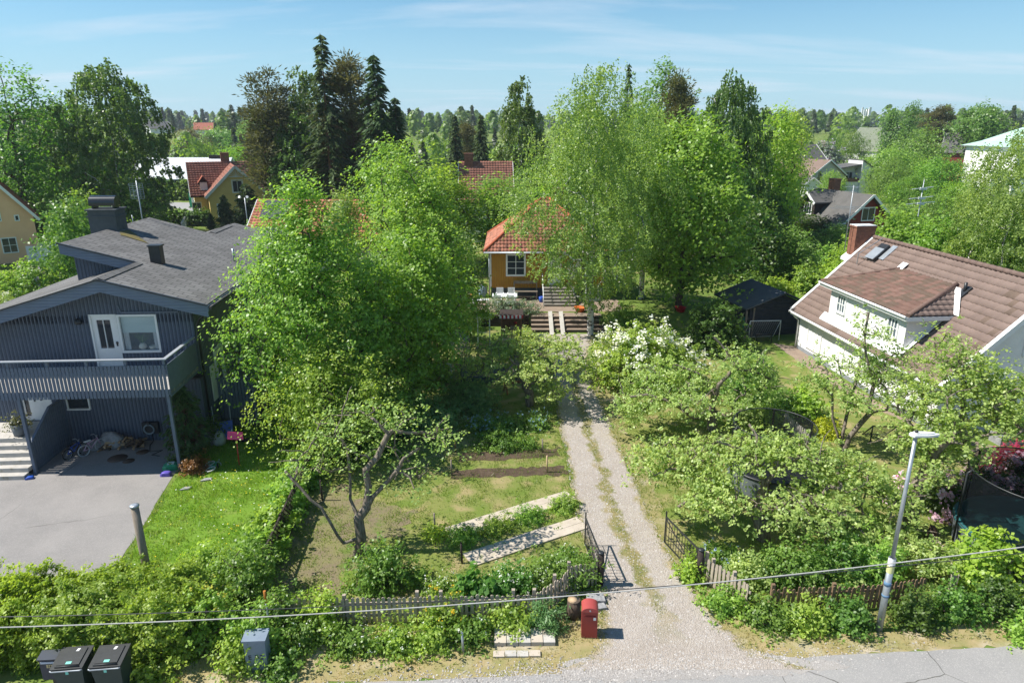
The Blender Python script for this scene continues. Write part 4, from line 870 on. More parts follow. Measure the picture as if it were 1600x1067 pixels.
gable_house('red_roof_house', 'low house with orange tiles and dark roof panels behind the lime tree', 'house', (-17.2, 63.5, 0), R(-2), 11.4, 8, 3.2, 6.0, M('grey_lilac_wall', (.45, .43, .5)), (.50, .20, .12), seed=37, tw=.3,
    wins=(('f', -4, 1.9, 1.3, 1.2, 2), ('f', 3, 1.9, 1.3, 1.2, 2)))
m_solar = M('dark_solar_glass', (.05, .05, .065), (.06, .06, .075), 1, .3, .5)
hwd = 4.45; sl3 = 2.8 / 4
for (u0, u1, w0, w1) in ((-5.3, -3.0, .50, .95), (-5.4, -2.4, .03, .30), (1.0, 2.5, .55, .93)):
    p = lambda u, w: Vector((u, -hwd + w * hwd, 3.2 - .45 * sl3 + .06 + w * hwd * sl3)) + Vector((0, -sl3, 1)).normalized() * .14
    m = MB(); m.slab([p(u0, w0), p(u1, w0), p(u1, w1), p(u0, w1)], Vector((0, -sl3, 1)).normalized() * .05); m.obj('roof_panel', m_solar, bpy.data.objects['red_roof_house'])
gable_house('brown_roof_house', 'house with a brown red tiled roof and pale chimney behind the green trees', 'house', (-3.0, 80, 0), R(3), 5.2, 8, 4.8, 8.6, m_whitewall, (.32, .145, .105), seed=38, chimney=(-1.9, -.3, 1.0, .8, 9.5, m_brick), wins=(('f', 1.6, 2.6, 1.1, 1.3, 2), ('f', -1.6, 2.6, 1.1, 1.3, 2)))
gable_house('grey_garage_house', 'grey rendered house with a dark brown gable roof on the right hill', 'house', (58.2, 139, 0), R(-62), 10, 9.5, 3.6, 6.3, M('grey_render', (.52, .51, .50)), (.26, .17, .12), roofm=M('brown_roof', (.22, .15, .12), (.18, .13, .1), 1), seed=39, wins=(('r', 2, 2.6, 1.0, .4, 1),))
bg = thing('white_garage', 'small white garage with a pointed gable beside the grey house', 'garage', (54.4, 127, .6), R(-10)); bg.scale = (.62, .62, .6)
m = MB(); m.wall(-2.2, 2.2, 0, 3.2, -2.5, []); m.poly([(-2.2, -2.5, 3.2), (2.2, -2.5, 3.2), (0, -2.5, 5.0)]); m.box(-2.19, 2.19, -2.49, 2.5, 0, 3.1); m.obj('wall', m_whitewall, bg)
m = MB(); m.slab([(-2.6, -2.8, 2.95), (0, -2.8, 5.1), (0, 2.8, 5.1), (-2.6, 2.8, 2.95)], (0, 0, .12)); m.slab([(0, -2.8, 5.1), (2.6, -2.8, 2.95), (2.6, 2.8, 2.95), (0, 2.8, 5.1)], (0, 0, .12)); m.obj('roof', m_greyroof, bg)
m = MB(); m.bar((-2.6, -2.85, 2.95), (0, -2.85, 5.1), .1, .3); m.bar((2.6, -2.85, 2.95), (0, -2.85, 5.1), .1, .3); m.box(-1.3, 1.3, -2.56, -2.5, .1, 2.4); m.obj('trim', m_white, bg)
# white balcony house
wb_ = thing('white_balcony_house', 'white house with slanted roofs and a deep upper balcony on the hill', 'house', (66.0, 137, 0), R(4)); wb_.scale = (.58, .58, .56)
m = MB(); m.wall(-6.6, 3.4, 0, 4.0, 0, []); m.wall(-6.6, 3.4, 4.0, 9.0, 3.0, [(-3.2, 2.6, 4.6, 6.9)], .1); m.box(3.4, 9.6, -1.0, 8, 0, 7.0)
m.poly([(3.4, -1.001, 7.0), (9.6, -1.001, 7.0), (3.4, -1.001, 10.8)]); m.poly([(3.39, 8, 7.0), (3.39, -1.0, 7.0), (3.39, -1.0, 10.8), (3.39, 8, 10.8)]); m.box(-6.9, -6.6, -.2, 8, 0, 7.6); m.obj('wall', m_whitewall, wb_)
m = MB(); m.slab([(-7.4, -.8, 7.6), (3.38, -.8, 9.4), (3.38, 9, 9.4), (-7.4, 9, 7.6)], (0, 0, .3)); m.slab([(3.3, -1.5, 10.9), (10.4, -1.5, 6.6), (10.4, 9, 6.6), (3.3, 9, 10.9)], (0, 0, .3)); m.obj('roof', m_greyroof, wb_)
m = MB(); m.box(-6.6, 3.4, -.12, -.02, 3.7, 5.0); m.obj('balcony_rail', M('brown_rail', (.20, .10, .07)), wb_)
for u in (-2.4, -.8, .8, 2.0): window(wb_, (u, 3.0, 5.7), (1, 0, 0), (0, -1, 0), 1.0, 2.0, cols=1)
window(wb_, (6.3, -1.0, 5.0), (1, 0, 0), (0, -1, 0), 2.4, 2.2, cols=2, fr=.12, glass=m_glass_lit)
m = MB(); m.box(5.6, 6.4, 1, 2, 8, 10.4); m.obj('chimney', m_darkboard, wb_)
# dark brown house with dormer
dh = gable_house('dark_brown_house', 'dark brown house with grey roof, white edged gables and a dormer', 'house', (35.0, 73.5, 0), R(-75), 7.6, 6.4, 3.1, 5.9, m_redboard, (.2, .18, .16), roofm=m_greyroof, seed=41, over=.55,
    chimney=(-2.2, .6, .9, .8, 7.0, m_brick), wins=(('r', .1, 4.0, 1.4, 1.2, 2),))
m = MB(); m.box(-2.4, -.4, -3.0, -.5, 3.1, 4.9); m.poly([(-2.4, -3.001, 4.9), (-.4, -3.001, 4.9), (-1.4, -3.001, 5.7)]); dd = m.obj('dormer', m_darkboard, dh)
m = MB(); m.slab([(-2.85, -3.4, 4.7), (-1.4, -3.4, 5.8), (-1.4, 0, 5.8), (-2.85, 0, 4.7)], (0, 0, .14)); m.slab([(-1.4, -3.4, 5.8), (.05, -3.4, 4.7), (.05, 0, 4.7), (-1.4, 0, 5.8)], (0, 0, .14)); m.obj('dormer_roof', m_greyroof, dd)
for x_ in (-2.85, .05): m = MB(); m.bar((x_, -3.44, 4.7), (-1.4, -3.44, 5.83), .08, .24); m.obj('barge_board', m_white, dd)
window(dd, (-1.4, -3.0, 4.1), (1, 0, 0), (0, -1, 0), 1.1, 1.1, cols=3)
gable_house('green_grey_house', 'pale house with a steep green grey roof and black chimney on the hill', 'house', (114, 222, 0), R(-60), 12, 13, 5.5, 12, m_whitewall, (.2, .2, .15), roofm=m_mossroof, seed=42, chimney=(3, -1, 2, 1.6, 13.6, m_black), wins=(('f', 0, 4, 2, 2, 2),))
gable_house('red_barn_house', 'red boarded house with white gable trim beside the green roofed villa', 'house', (106, 165, 0), R(-35), 9, 9, 7, 11, m_redboard, (.2, .18, .16), roofm=m_greyroof, seed=43, wins=(('r', 0, 6, 1.4, 1.6, 2),))
gable_house('dark_roof_house', 'dark roofed house peeking out behind the lilac bush on the hill', 'house', (68, 168, 0), R(20), 9, 9, 4.6, 8.3, m_darkboard, (.2, .18, .16), roofm=m_greyroof, seed=44, chimney=(-2, 0, 1, 1, 9.4, m_black))
vl = thing('green_roof_villa', 'large cream villa with a pale copper green hip roof at far right', 'house', (103.5, 139, 0), R(4)); vl.scale = (1, 1, .78)
m = MB(); m.box(-10, 14, -7, 7, 0, 11.2); m.obj('wall', m_whitewall, vl)
m = MB(); e = [(-10.8, -7.8, 11.2), (14.8, -7.8, 11.2), (14.8, 7.8, 11.2), (-10.8, 7.8, 11.2)]; u_ = [(-8.3, -5.4, 12.4), (12.3, -5.4, 12.4), (12.3, 5.4, 12.4), (-8.3, 5.4, 12.4)]; a = (-4.0, 0, 15.9); b = (8.5, 0, 15.9)
for i in range(4): m.poly([e[i], e[(i + 1) % 4], u_[(i + 1) % 4], u_[i]])
m.poly([u_[0], u_[1], b, a]); m.poly([u_[1], u_[2], b]); m.poly([u_[2], u_[3], a, b]); m.poly([u_[3], u_[0], a]); m.poly(e[::-1]); vr_ = m.obj('roof', m_copper, vl)
for x in (-3.4, 1.5): 
    mm_ = MB(); mm_.box(x - 1.2, x + 1.2, -5.6, -3, 12.5, 14.0); dd = mm_.obj('dormer', m_whitewall, vr_); window(dd, (x, -5.6, 13.2), (1, 0, 0), (0, -1, 0), 1.6, 1.0, cols=3, fr=.1)
for x in (-7.6, -1, 4): window(vl, (x, -7, 8.8), (1, 0, 0), (0, -1, 0), 2.4, 1.8, cols=3, fr=.15, mull=.25)
pv = MB(); pv.box(-13.5, -10, -6, 0, 0, 5.6); pv.box(-13.8, -10.0, -6.3, .3, 5.6, 5.9); pv.obj('porch', m_whitewall, vl)
gable_house('far_white_house', 'tiny white gabled house with a grey roof among distant trees', 'house', (-172, 345, 9), R(55), 12, 13, 2.5, 5.6, m_whitewall, (.3, .3, .3), roofm=m_greyroof, seed=45, wins=(('l', 0, 2.2, 2, 1.6, 2),))
gable_house('far_red_roof_house', 'tiny white house with a red tiled roof among distant trees', 'house', (-150, 350, 9), R(20), 9.5, 9, 2, 5.0, m_whitewall, (.42, .12, .07), roofm=M('far_red_tiles', (.40, .13, .08)), seed=46, wins=(('l', 0, 2.2, 2, 1.6, 2),))
tw_ = thing('telecom_mast', 'distant white telecom mast with antenna panels above the treetops', 'mast', (256, 520, 5)); tw_.scale = (.8, .8, .7)
m = MB()
for a in range(3): t = a * 2.094; m.tube([(3 * math.cos(t), 3 * math.sin(t), 0), (1.5 * math.cos(t), 1.5 * math.sin(t), 27)], .35, 6)
m.obj('lattice', m_white, tw_)
for a in range(5):
    t = a * 1.257; m = MB(); m.box(-.7, .7, -.4, .4, 21, 27 if a % 2 else 29); o = m.obj('antenna_panel', m_white, tw_); o.location = (3.4 * math.cos(t), 3.4 * math.sin(t), 0)
# ------------------------------------------------------------------ plants: growth, leaves, needles
def nrmz(a): return a / np.maximum(np.linalg.norm(a, axis=-1, keepdims=True), 1e-6)
def leaf_quads(rg, P, Nn, L, Wd, droop=.15):
    n = len(P); t = nrmz(np.cross(Nn, rg.normal(size=(n, 3)))); s = np.cross(Nn, t)
    l = (L * rg.uniform(.7, 1.3, n))[:, None]; w = (Wd * rg.uniform(.75, 1.25, n))[:, None]
    V = np.empty((n, 4, 3)); V[:, 0] = P - t * l / 2; V[:, 1] = P + s * w / 2 - Nn * l * .04; V[:, 2] = P + t * l / 2 - Nn * l * droop; V[:, 3] = P - s * w / 2 - Nn * l * .04
    return V.reshape(-1, 3), np.arange(4 * n).reshape(n, 4)
def mixcol(rg, n, c1, c2, u=None, w=.5):
    c1 = np.array(c1); c2 = np.array(c2); k = rg.random(n) if u is None else np.clip(u * (1 - w) + rg.random(n) * w, 0, 1)
    return c1 + (c2 - c1) * k[:, None]
def foliage_obj(name, V, F, C, parent, mat=None):
    return link(name, np_mesh(name, V, F, mat or LEAF, np.repeat(C, 4, 0)), parent)
def grow(rg, trunk, clusters, r0, step=.7, arch=.12, wander=.06, tip=.010, pen=.7, expo=2.2):
    """branches from the trunk nodes (pos, parent index) to every leaf cluster; returns nodes, parents, radii"""
    pos = [np.array(p, float) for p, _ in trunk]; par = [k for _, k in trunk]; base = pos[0]
    order = np.argsort(np.linalg.norm(clusters - base, axis=1) + .4 * rg.random(len(clusters)))
    for i in order:
        c = clusters[i]; Pn = np.array(pos); d = np.linalg.norm(Pn - c, axis=1); cost = d + pen * np.maximum(0, Pn[:, 2] - c[2] + .1 * d) + .25 * np.linalg.norm(Pn - base, axis=1) * .35
        cost[0] += 2; k = int(np.argmin(cost)); a = pos[k]; L = d[k]; n = max(1, int(math.ceil(L / step))); last = k
        for j in range(1, n + 1):
            t = j / n; q = a + (c - a) * t + np.array([0, 0, arch * L * math.sin(math.pi * t)])
            if j < n: q = q + rg.normal(size=3) * wander * min(1, L)
            pos.append(q); par.append(last); last = len(pos) - 1
    pos = np.array(pos); par = np.array(par); acc = np.zeros(len(pos)); has = np.zeros(len(pos), bool); has[par[1:]] = True
    acc[~has] = tip ** expo
    for i in range(len(pos) - 1, 0, -1): acc[par[i]] += acc[i]
    rad = acc ** (1 / expo); rad *= 1 + (r0 / rad[0] - 1) * np.clip(rad / rad[0], 0, 1) ** .8
    return pos, par, np.maximum(rad, .008)
def tubes(pos, par, rad, sides=6, minr=0.0, taper=1.6):
    idx = np.arange(1, len(pos)); idx = idx[rad[idx] >= minr]; p = par[idx]; a = pos[p]; b = pos[idx]; d = nrmz(b - a)
    ref = np.where(np.abs(d[:, 2:3]) > .9, np.array([[1., 0, 0]]), np.array([[0, 0, 1.]])); u = nrmz(np.cross(d, ref)); v = np.cross(d, u)
    ra = np.minimum(rad[p], rad[idx] * taper); rb = rad[idx]; m = len(idx); V = np.empty((m, 2, sides, 3))
    for k in range(sides):
        t = 2 * math.pi * k / sides; o = u * math.cos(t) + v * math.sin(t); V[:, 0, k] = a - d * ra[:, None] * .25 + o * ra[:, None]; V[:, 1, k] = b + d * rb[:, None] * .25 + o * rb[:, None]
    base = (np.arange(m) * 2 * sides)[:, None]; k = np.arange(sides); k2 = (k + 1) % sides
    F = np.stack([base + k, base + k2, base + sides + k2, base + sides + k], -1).reshape(-1, 4)
    return V.reshape(-1, 3), F
def straight_trunk(rg, h, n=8, lean=(0, 0), wob=.12, fork=None):
    tr = [((0, 0, 0), -1)]
    for i in range(1, n + 1):
        t = i / n; tr.append(((lean[0] * t + rg.normal() * wob * t, lean[1] * t + rg.normal() * wob * t, h * t), i - 1))
    return tr
def env_clusters(rg, n, h0, h1, w, top=.9, bot=.75, shell=.33, lobes=.2, mid=.42, fp=.6):
    """cluster centres in an uneven crown between heights h0..h1, width w; mid = where it is widest"""
    out = []; ph = rg.uniform(0, 6.28, 4)
    while len(out) < n:
        u = rg.random(); f = (1 - max(0, (u - mid) / (1 - mid)) ** (1 + top)) if u > mid else (1 - ((mid - u) / mid) ** (1 + bot)); f = max(f, .06) ** fp
        if rg.random() > f ** 1.2: continue
        th = rg.uniform(0, 6.283); Rr = w / 2 * f * (1 + lobes * math.sin(2 * th + ph[0] + 3 * u) + lobes * .7 * math.sin(3 * th + ph[1] - 5 * u) + lobes * .5 * math.sin(5 * th + ph[2] + 9 * u))
        r = Rr * rg.random() ** shell; out.append((r * math.cos(th), r * math.sin(th), h0 + (h1 - h0) * u))
    return np.array(out)
def spurs(rg, cl, sig, k):
    i = np.repeat(np.arange(len(cl)), k); sg = np.array(sig) * rg.uniform(.6, 1.35, len(cl))[i][:, None]; o = rg.normal(size=(len(i), 3)) * sg
    far = rg.random(len(i)) < .12; o[far] *= 1.7; o[:, 2] -= .25 * (o[:, 0] ** 2 + o[:, 1] ** 2) / max(sig[0], .05); return cl[i] + o, i
def tufts(rg, cl, sig, per, L, Wd, pal, k=9, sp=.13, up=.9, outw=.5, wr=.4):
    sc, i = spurs(rg, cl, sig, k); cu = np.clip(rg.random(len(cl))[i] * .7 + rg.random(len(i)) * .3, 0, 1)
    return cluster_leaves(rg, sc, max(3, per // k), (sp, sp, sp * .6), L, Wd, *PAL[pal], up=up, dome=.35, axis=cl.mean(0), outw=outw, cu=cu, wr=wr)
def cluster_leaves(rg, cl, per, sig, L, Wd, c1, c2, up=.8, dome=.5, axis=None, outw=.5, cu=None, wr=.45):
    n = len(cl) * per; k = np.repeat(np.arange(len(cl)), per); sig = np.array(sig) * (rg.uniform(.65, 1.3, len(cl))[k])[:, None]
    off = rg.normal(size=(n, 3)) * sig; off = np.clip(off, -2.2 * sig, 2.2 * sig); off[:, 2] -= dome * (off[:, 0] ** 2 + off[:, 1] ** 2) / np.maximum(sig[:, 0], .05) * .5
    P = cl[k] + off; ax = cl.mean(0) if axis is None else np.array(axis); o = nrmz((cl[k] - ax) * np.array([1, 1, .5]) + off * .6)
    N = nrmz(np.array([-.42, -.08, up]) + o * outw + rg.normal(size=(n, 3)) * .55)
    u = rg.random(len(cl)) if cu is None else cu
    V, F = leaf_quads(rg, P, N, L, Wd); return V, F, mixcol(rg, n, c1, c2, u[k], wr)
def merge(parts):
    V = []; F = []; C = []; o = 0
    for v, f, c in parts: V.append(v); F.append(f + o); C.append(c); o += len(v)
    return np.concatenate(V), np.concatenate(F), np.concatenate(C)

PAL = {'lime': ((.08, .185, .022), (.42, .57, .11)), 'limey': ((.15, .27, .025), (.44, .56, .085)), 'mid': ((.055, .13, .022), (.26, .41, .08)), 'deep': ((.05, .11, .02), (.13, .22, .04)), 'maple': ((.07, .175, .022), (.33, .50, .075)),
       'birch': ((.11, .19, .04), (.40, .50, .15)), 'bgbirch': ((.07, .135, .032), (.16, .25, .07)), 'apple': ((.12, .23, .05), (.52, .63, .22)), 'blue': ((.08, .19, .065), (.25, .38, .15)), 'spruce': ((.035, .07, .026), (.095, .15, .05)),
       'pine': ((.055, .075, .032), (.15, .15, .07)), 'brown': ((.07, .085, .035), (.19, .18, .08)), 'grey': ((.12, .18, .12), (.30, .37, .28)), 'yellow': ((.34, .40, .02), (.56, .56, .05)), 'poplar': ((.075, .18, .03), (.2, .33, .07)), 'hedge': ((.15, .27, .035), (.36, .49, .09)), 'dead': ((.2, .09, .03), (.33, .16, .06))}
def broad_meshes(seed, h, w, pal, n=200, per=90, sig=.42, L=.13, Wd=.09, base=.18, mid=.42, lobes=.2, r0=None, lean=(0, 0), up=.8, dome=.5, bark=None, sides=6, minr=.012, shell=.33, top=.9, trunk=None, arch=.12, flat=.75, wr=.45, wob=.12, bot=.75, spk=9, fp=.6):
    rg = np.random.default_rng(seed); cl = env_clusters(rg, n, h * base + sig * .5, h - sig * .8, w - 1.6 * sig, top=top, bot=bot, mid=mid, lobes=lobes, shell=shell, fp=fp)
    if lean[0] or lean[1]: cl[:, 0] += lean[0] * cl[:, 2] / h; cl[:, 1] += lean[1] * cl[:, 2] / h
    tr = trunk or straight_trunk(rg, h * .8, 9, lean, wob)
    pos, par, rad = grow(rg, tr, cl, r0 or .022 * h + .03, arch=arch); V, F = tubes(pos, par, rad, sides, minr)
    tm = np_mesh('trunk', V, F, bark or m_bark, smooth=True)
    v, f, c = tufts(rg, cl, (sig, sig, sig * flat), per, L, Wd, pal, spk, L * 1.15, up, .5, wr)
    return tm, np_mesh('crown', v, f, LEAF, np.repeat(c, 4, 0))
def birch_meshes(seed, h, w, pal='birch', n=260, strings=6, per=15, L=.085, Wd=.06, base=.12, drop=(.5, 1.9), r0=.2, mid=.4, top=.8, lobes=.2):
    rg = np.random.default_rng(seed); cl = env_clusters(rg, n, h * base, h * .98, w - .5, mid=mid, top=top, lobes=lobes, shell=.45)
    tr = straight_trunk(rg, h * .93, 12, (0, 0), .12); pos, par, rad = grow(rg, tr, cl, r0, arch=.18, tip=.006); V, F = tubes(pos, par, rad, 7, .026); tm = np_mesh('trunk', V, F, m_bark_birch, smooth=True)
    k = np.repeat(np.arange(n), strings); m = len(k); st = cl[k] + rg.normal(size=(m, 3)) * np.array([.3, .3, .18]); ln = rg.uniform(*drop, m) * np.clip((cl[k, 2] / h) * 1.1, .3, 1)
    j = np.repeat(np.arange(m), per); t = rg.random(len(j)); out = nrmz(cl[k] * np.array([1, 1, 0]))
    P = st[j] + np.stack([out[j, 0] * .25 * np.sin(t * 1.6), out[j, 1] * .25 * np.sin(t * 1.6), -t * ln[j]], 1) + rg.normal(size=(len(j), 3)) * .055
    P[:, 2] = np.maximum(P[:, 2], .5)
    N = nrmz(out[j] * .6 + np.array([0, 0, .35]) + rg.normal(size=(len(j), 3)) * .6); V, F = leaf_quads(rg, P, N, L, Wd, .1)
    cu = rg.random(n); C = mixcol(rg, len(j), *PAL[pal], cu[k[j]], .5); return tm, np_mesh('crown', V, F, LEAF, np.repeat(C, 4, 0))
def spruce_meshes(seed, h, w, pal='spruce', base=.12, levels=40, per=8, sparse=0.0, droop=.35, card=.5):
    rg = np.random.default_rng(seed); P = []; D = []; pos = [np.zeros(3)]; par = [-1]; rad = [.014 * h + .04]
    n0 = 10
    for i in range(1, n0 + 1): pos.append(np.array([0, 0, h * i / n0])); par.append(i - 1); rad.append((.014 * h + .04) * (1 - .97 * i / n0))
    for lv in range(levels):
        u = (lv + rg.random() * .6) / levels; z = h * (base + (1 - base) * u * .985); Rr = w / 2 * (1 - u) ** .8 * rg.uniform(.7, 1.15) + .12
        for b in range(per):
            if rg.random() < sparse: continue
            th = rg.uniform(0, 6.283); L = Rr * rg.uniform(.6, 1.1); dr = np.array([math.cos(th), math.sin(th), 0]); m = max(2, int(L / .28))
            k = int(min(n0 - 1, z / h * n0)); pos.append(np.array([0, 0, z])); par.append(k); rad.append(.03); pk = len(pos) - 1
            tip = dr * L + np.array([0, 0, z - droop * L + .12 * L]); pos.append(tip); par.append(pk); rad.append(.008)
            for q in range(1, m + 1):
                t = q / m; c = dr * L * t + np.array([0, 0, z + .18 * L * math.sin(t * 2.2) - droop * L * t * t * 1.1])
                for s in (-1, 1, 0):
                    sd = np.cross(dr, (0, 0, 1)) * s * (.35 + .3 * rg.random()) + dr * .7; P.append(c + sd * card * .3 + rg.normal(size=3) * .05); D.append(nrmz(sd + np.array([0, 0, -.35 - .2 * rg.random()])))
    P = np.array(P); D = np.array(D); n = len(P); side = nrmz(np.cross(D, np.array([0, 0, 1.]) + rg.normal(size=(n, 3)) * .5)); l = card * rg.uniform(.7, 1.3, n)[:, None]; wd = card * .34 * rg.uniform(.7, 1.2, n)[:, None]
    V = np.stack([P - D * l / 2, P + side * wd / 2, P + D * l / 2, P - side * wd / 2], 1).reshape(-1, 3); F = np.arange(4 * n).reshape(n, 4)
    C = mixcol(rg, n, *PAL[pal]); tv, tf = tubes(np.array(pos), np.array(par), np.array(rad), 6, .0, 3.)
    return np_mesh('trunk', tv, tf, m_bark_pine, smooth=True), np_mesh('crown', V, F, LEAFD, np.repeat(C, 4, 0))
def pine_meshes(seed, h, w, pal='pine', n=70, per=150, base=.4, sig=.65, L=.42, Wd=.10, top=.8, bark=None):
    rg = np.random.default_rng(seed); cl = env_clusters(rg, n, h * base, h * .97, w - 1, mid=.45, lobes=.3, shell=.5, top=top); tr = straight_trunk(rg, h * .95, 10, (rg.normal() * .3, 0), .15)
    pos, par, rad = grow(rg, tr, cl, .011 * h + .06, arch=.05, wander=.15, tip=.02); V, F = tubes(pos, par, rad, 6, .015); tm = np_mesh('trunk', V, F, bark or m_bark_pine, smooth=True)
    k = np.repeat(np.arange(n), per); sg = sig * rg.uniform(.6, 1.3, n)[k][:, None]; off = rg.normal(size=(len(k), 3)) * sg * np.array([1, 1, .55]); P = cl[k] + off; D = nrmz(off + np.array([0, 0, .35]) * sg + rg.normal(size=off.shape) * .25)
    side = nrmz(np.cross(D, rg.normal(size=D.shape))); l = L * rg.uniform(.6, 1.3, len(P))[:, None]; wd = Wd * rg.uniform(.7, 1.3, len(P))[:, None]
    V = np.stack([P - D * l / 2, P + side * wd / 2, P + D * l / 2, P - side * wd / 2], 1).reshape(-1, 3); cu = rg.random(n)
    return tm, np_mesh('crown', V, np.arange(4 * len(P)).reshape(-1, 4), LEAFD, np.repeat(mixcol(rg, len(P), *PAL[pal], cu[k], .5), 4, 0))
def put_tree(name, label, cat, loc, meshes, rz=0.0, sc=(1, 1, 1), group=None):
    t = thing(name, label, cat, loc, rz, group); t.scale = sc; link('trunk', meshes[0], t); link('crown', meshes[1], t); return t
def spot(cx, top, wpx, Y, zfrac=.5):
    """world x, height and width of a crown seen at column cx with its top at row top, standing Y metres out"""
    zt = A(cx, top, Y).z; zz = zcam(Y, zt * zfrac); return (cx - 800) / FPX * zz, zt, wpx / FPX * zz
# ------------------------------------------------------------------ trees of the garden
def limb_nodes(polys):
    """trunk and limbs as connected points: list of (start index or None, [points])"""
    tr = []
    for st, pts in polys:
        last = st
        for p in pts: tr.append((tuple(p), -1 if last is None else last)); last = len(tr) - 1
    return tr
def densify(pts, step=.35, wob=.04, rr=random.Random(4)):
    out = [Vector(pts[0])]
    for a, b in zip(pts[:-1], pts[1:]):
        a = Vector(a); b = Vector(b); n = max(1, int((b - a).length / step))
        for k in range(1, n + 1): out.append(a.lerp(b, k / n) + Vector((rr.uniform(-wob, wob), rr.uniform(-wob, wob), rr.uniform(-wob, wob))))
    return out
def apple_tree(label, base, limbs, cl, seed, r0=.2, per=85, sig=(.34, .34, .2), L=.105, Wd=.075, pal='apple', bark=m_bark_grey, strings=True, group='old apple trees', dead=14):
    """gnarled fruit tree: limbs given as world polylines (first starts at the base), clusters in world coordinates"""
    rg = np.random.default_rng(seed); b = Vector(base); polys = []; flat = []
    for st, pts in limbs:
        q = densify([Vector(p) - b for p in pts]);
        if st is not None: # attach to the nearest existing node
            d = [(Vector(p) - q[0]).length for p, _ in flat]; k = int(np.argmin(d)); q = q[1:]
        else: k = -1
        for p in q: flat.append((tuple(p), k)); k = len(flat) - 1
    cl = np.array([tuple(Vector(c) - b) for c in cl]); pos, par, rad = grow(rg, flat, cl, r0, step=.45, arch=.16, wander=.10, tip=.0105, pen=.3)
    lim = len(flat); rad[:lim] = np.maximum(rad[:lim], .045)
    # bare twigs
    tw = []; tp = []; trd = []
    for _ in range(dead):
        k = rg.integers(lim // 2, len(pos)); p = pos[k]; d = nrmz(rg.normal(size=3) * np.array([1, 1, .5]) + np.array([0, 0, .3])); last = k
        for j in range(4): p = p + d * .22 + rg.normal(size=3) * .05; tw.append(p); tp.append(last if j == 0 else len(pos) + len(tw) - 2); trd.append(.018 - .003 * j)
    pos2 = np.concatenate([pos, np.array(tw)]) if tw else pos; par2 = np.concatenate([par, np.array(tp)]) if tw else par; rad2 = np.concatenate([rad, np.array(trd)]) if tw else rad
    V, F = tubes(pos2, par2, rad2, 7, .008, 1.5); tm = np_mesh('trunk', V, F, bark, smooth=True)
    # leaves in tight whorls on short spurs along the twigs
    n = len(cl); sp = 8; k = np.repeat(np.arange(n), sp); sc = cl[k] + rg.normal(size=(n * sp, 3)) * np.array(sig)
    v, f, c = cluster_leaves(rg, sc, max(3, per // sp), (.075, .075, .05), L, Wd, *PAL[pal], up=.75, dome=.3, axis=(0, 0, .8), outw=.45, wr=.6)
    t = thing('apple_tree', label, 'tree', base, 0, group); link('trunk', tm, t); link('crown', np_mesh('crown', v, f, LEAF, np.repeat(c, 4, 0)), t); return t
BLOBK = [.72]
def blob(rg, c, r, n, shell=.4):
    """n cluster centres in a flattened dome"""
    o = []
    for _ in range(max(3, int(n * BLOBK[0]))):
        d = nrmz(rg.normal(size=3)); d[2] = abs(d[2]) * 1.2 - .35; q = rg.random() ** shell; o.append((c[0] + d[0] * r[0] * q, c[1] + d[1] * r[1] * q, c[2] + d[2] * r[2] * q))
    return o
rg0 = np.random.default_rng(77); BLOBK[0] = .5
# front left apple with its limb sweeping to the left
ba = G(560, 866); Y0 = ba.y
q = lambda px, py, dy=0: A(px, py, Y0 + dy)
L1 = [(None, [ba, q(566, 838, .05), q(562, 808, .1)]),
      (0, [q(566, 840), q(535, 850, -.2), q(521, 820, -.3), q(500, 795, -.3), q(470, 765, -.2), q(445, 735, 0)]),
      (0, [q(562, 808, .1), q(548, 780, .4), q(544, 730, .6), q(541, 700, .8), q(530, 680, .9)]),
      (0, [q(562, 808, .1), q(585, 775, .1), q(605, 752, .2), q(632, 715, .3), q(655, 700, .5)]),
      (0, [q(578, 785, .1), q(573, 735, .2), q(590, 712, .3), q(606, 680, .4), q(612, 672, .5)]),
      (0, [q(612, 672, .5), q(640, 678, .6), q(680, 676, 1.0)])]
CL = []
for (px, py, dy, rx, ry, rz, n) in ((520, 690, .6, .9, .9, .5, 20), (545, 655, .9, 1.0, 1.1, .5, 22), (600, 655, .9, .9, .9, .45, 16), (650, 670, .8, .9, .8, .4, 16), (688, 690, .8, .7, .8, .45, 14), (632, 735, .2, .55, .6, .3, 8), (655, 755, .1, .5, .5, .25, 6), (570, 720, .3, .5, .6, .35, 6),
                                    (470, 745, -.1, .55, .6, .35, 8), (455, 720, .2, .5, .6, .35, 7), (605, 700, .8, .7, .6, .4, 9), (535, 735, .5, .4, .5, .3, 5), (500, 720, .6, .6, .6, .4, 8)):
    c = q(px, py, dy); CL += blob(rg0, c, (rx, ry, rz), n)
apple_tree('gnarled apple tree with a sweeping left limb on bare soil', ba, L1, CL, 11, .165, 46, L=.10, Wd=.07)
BLOBK[0] = .84
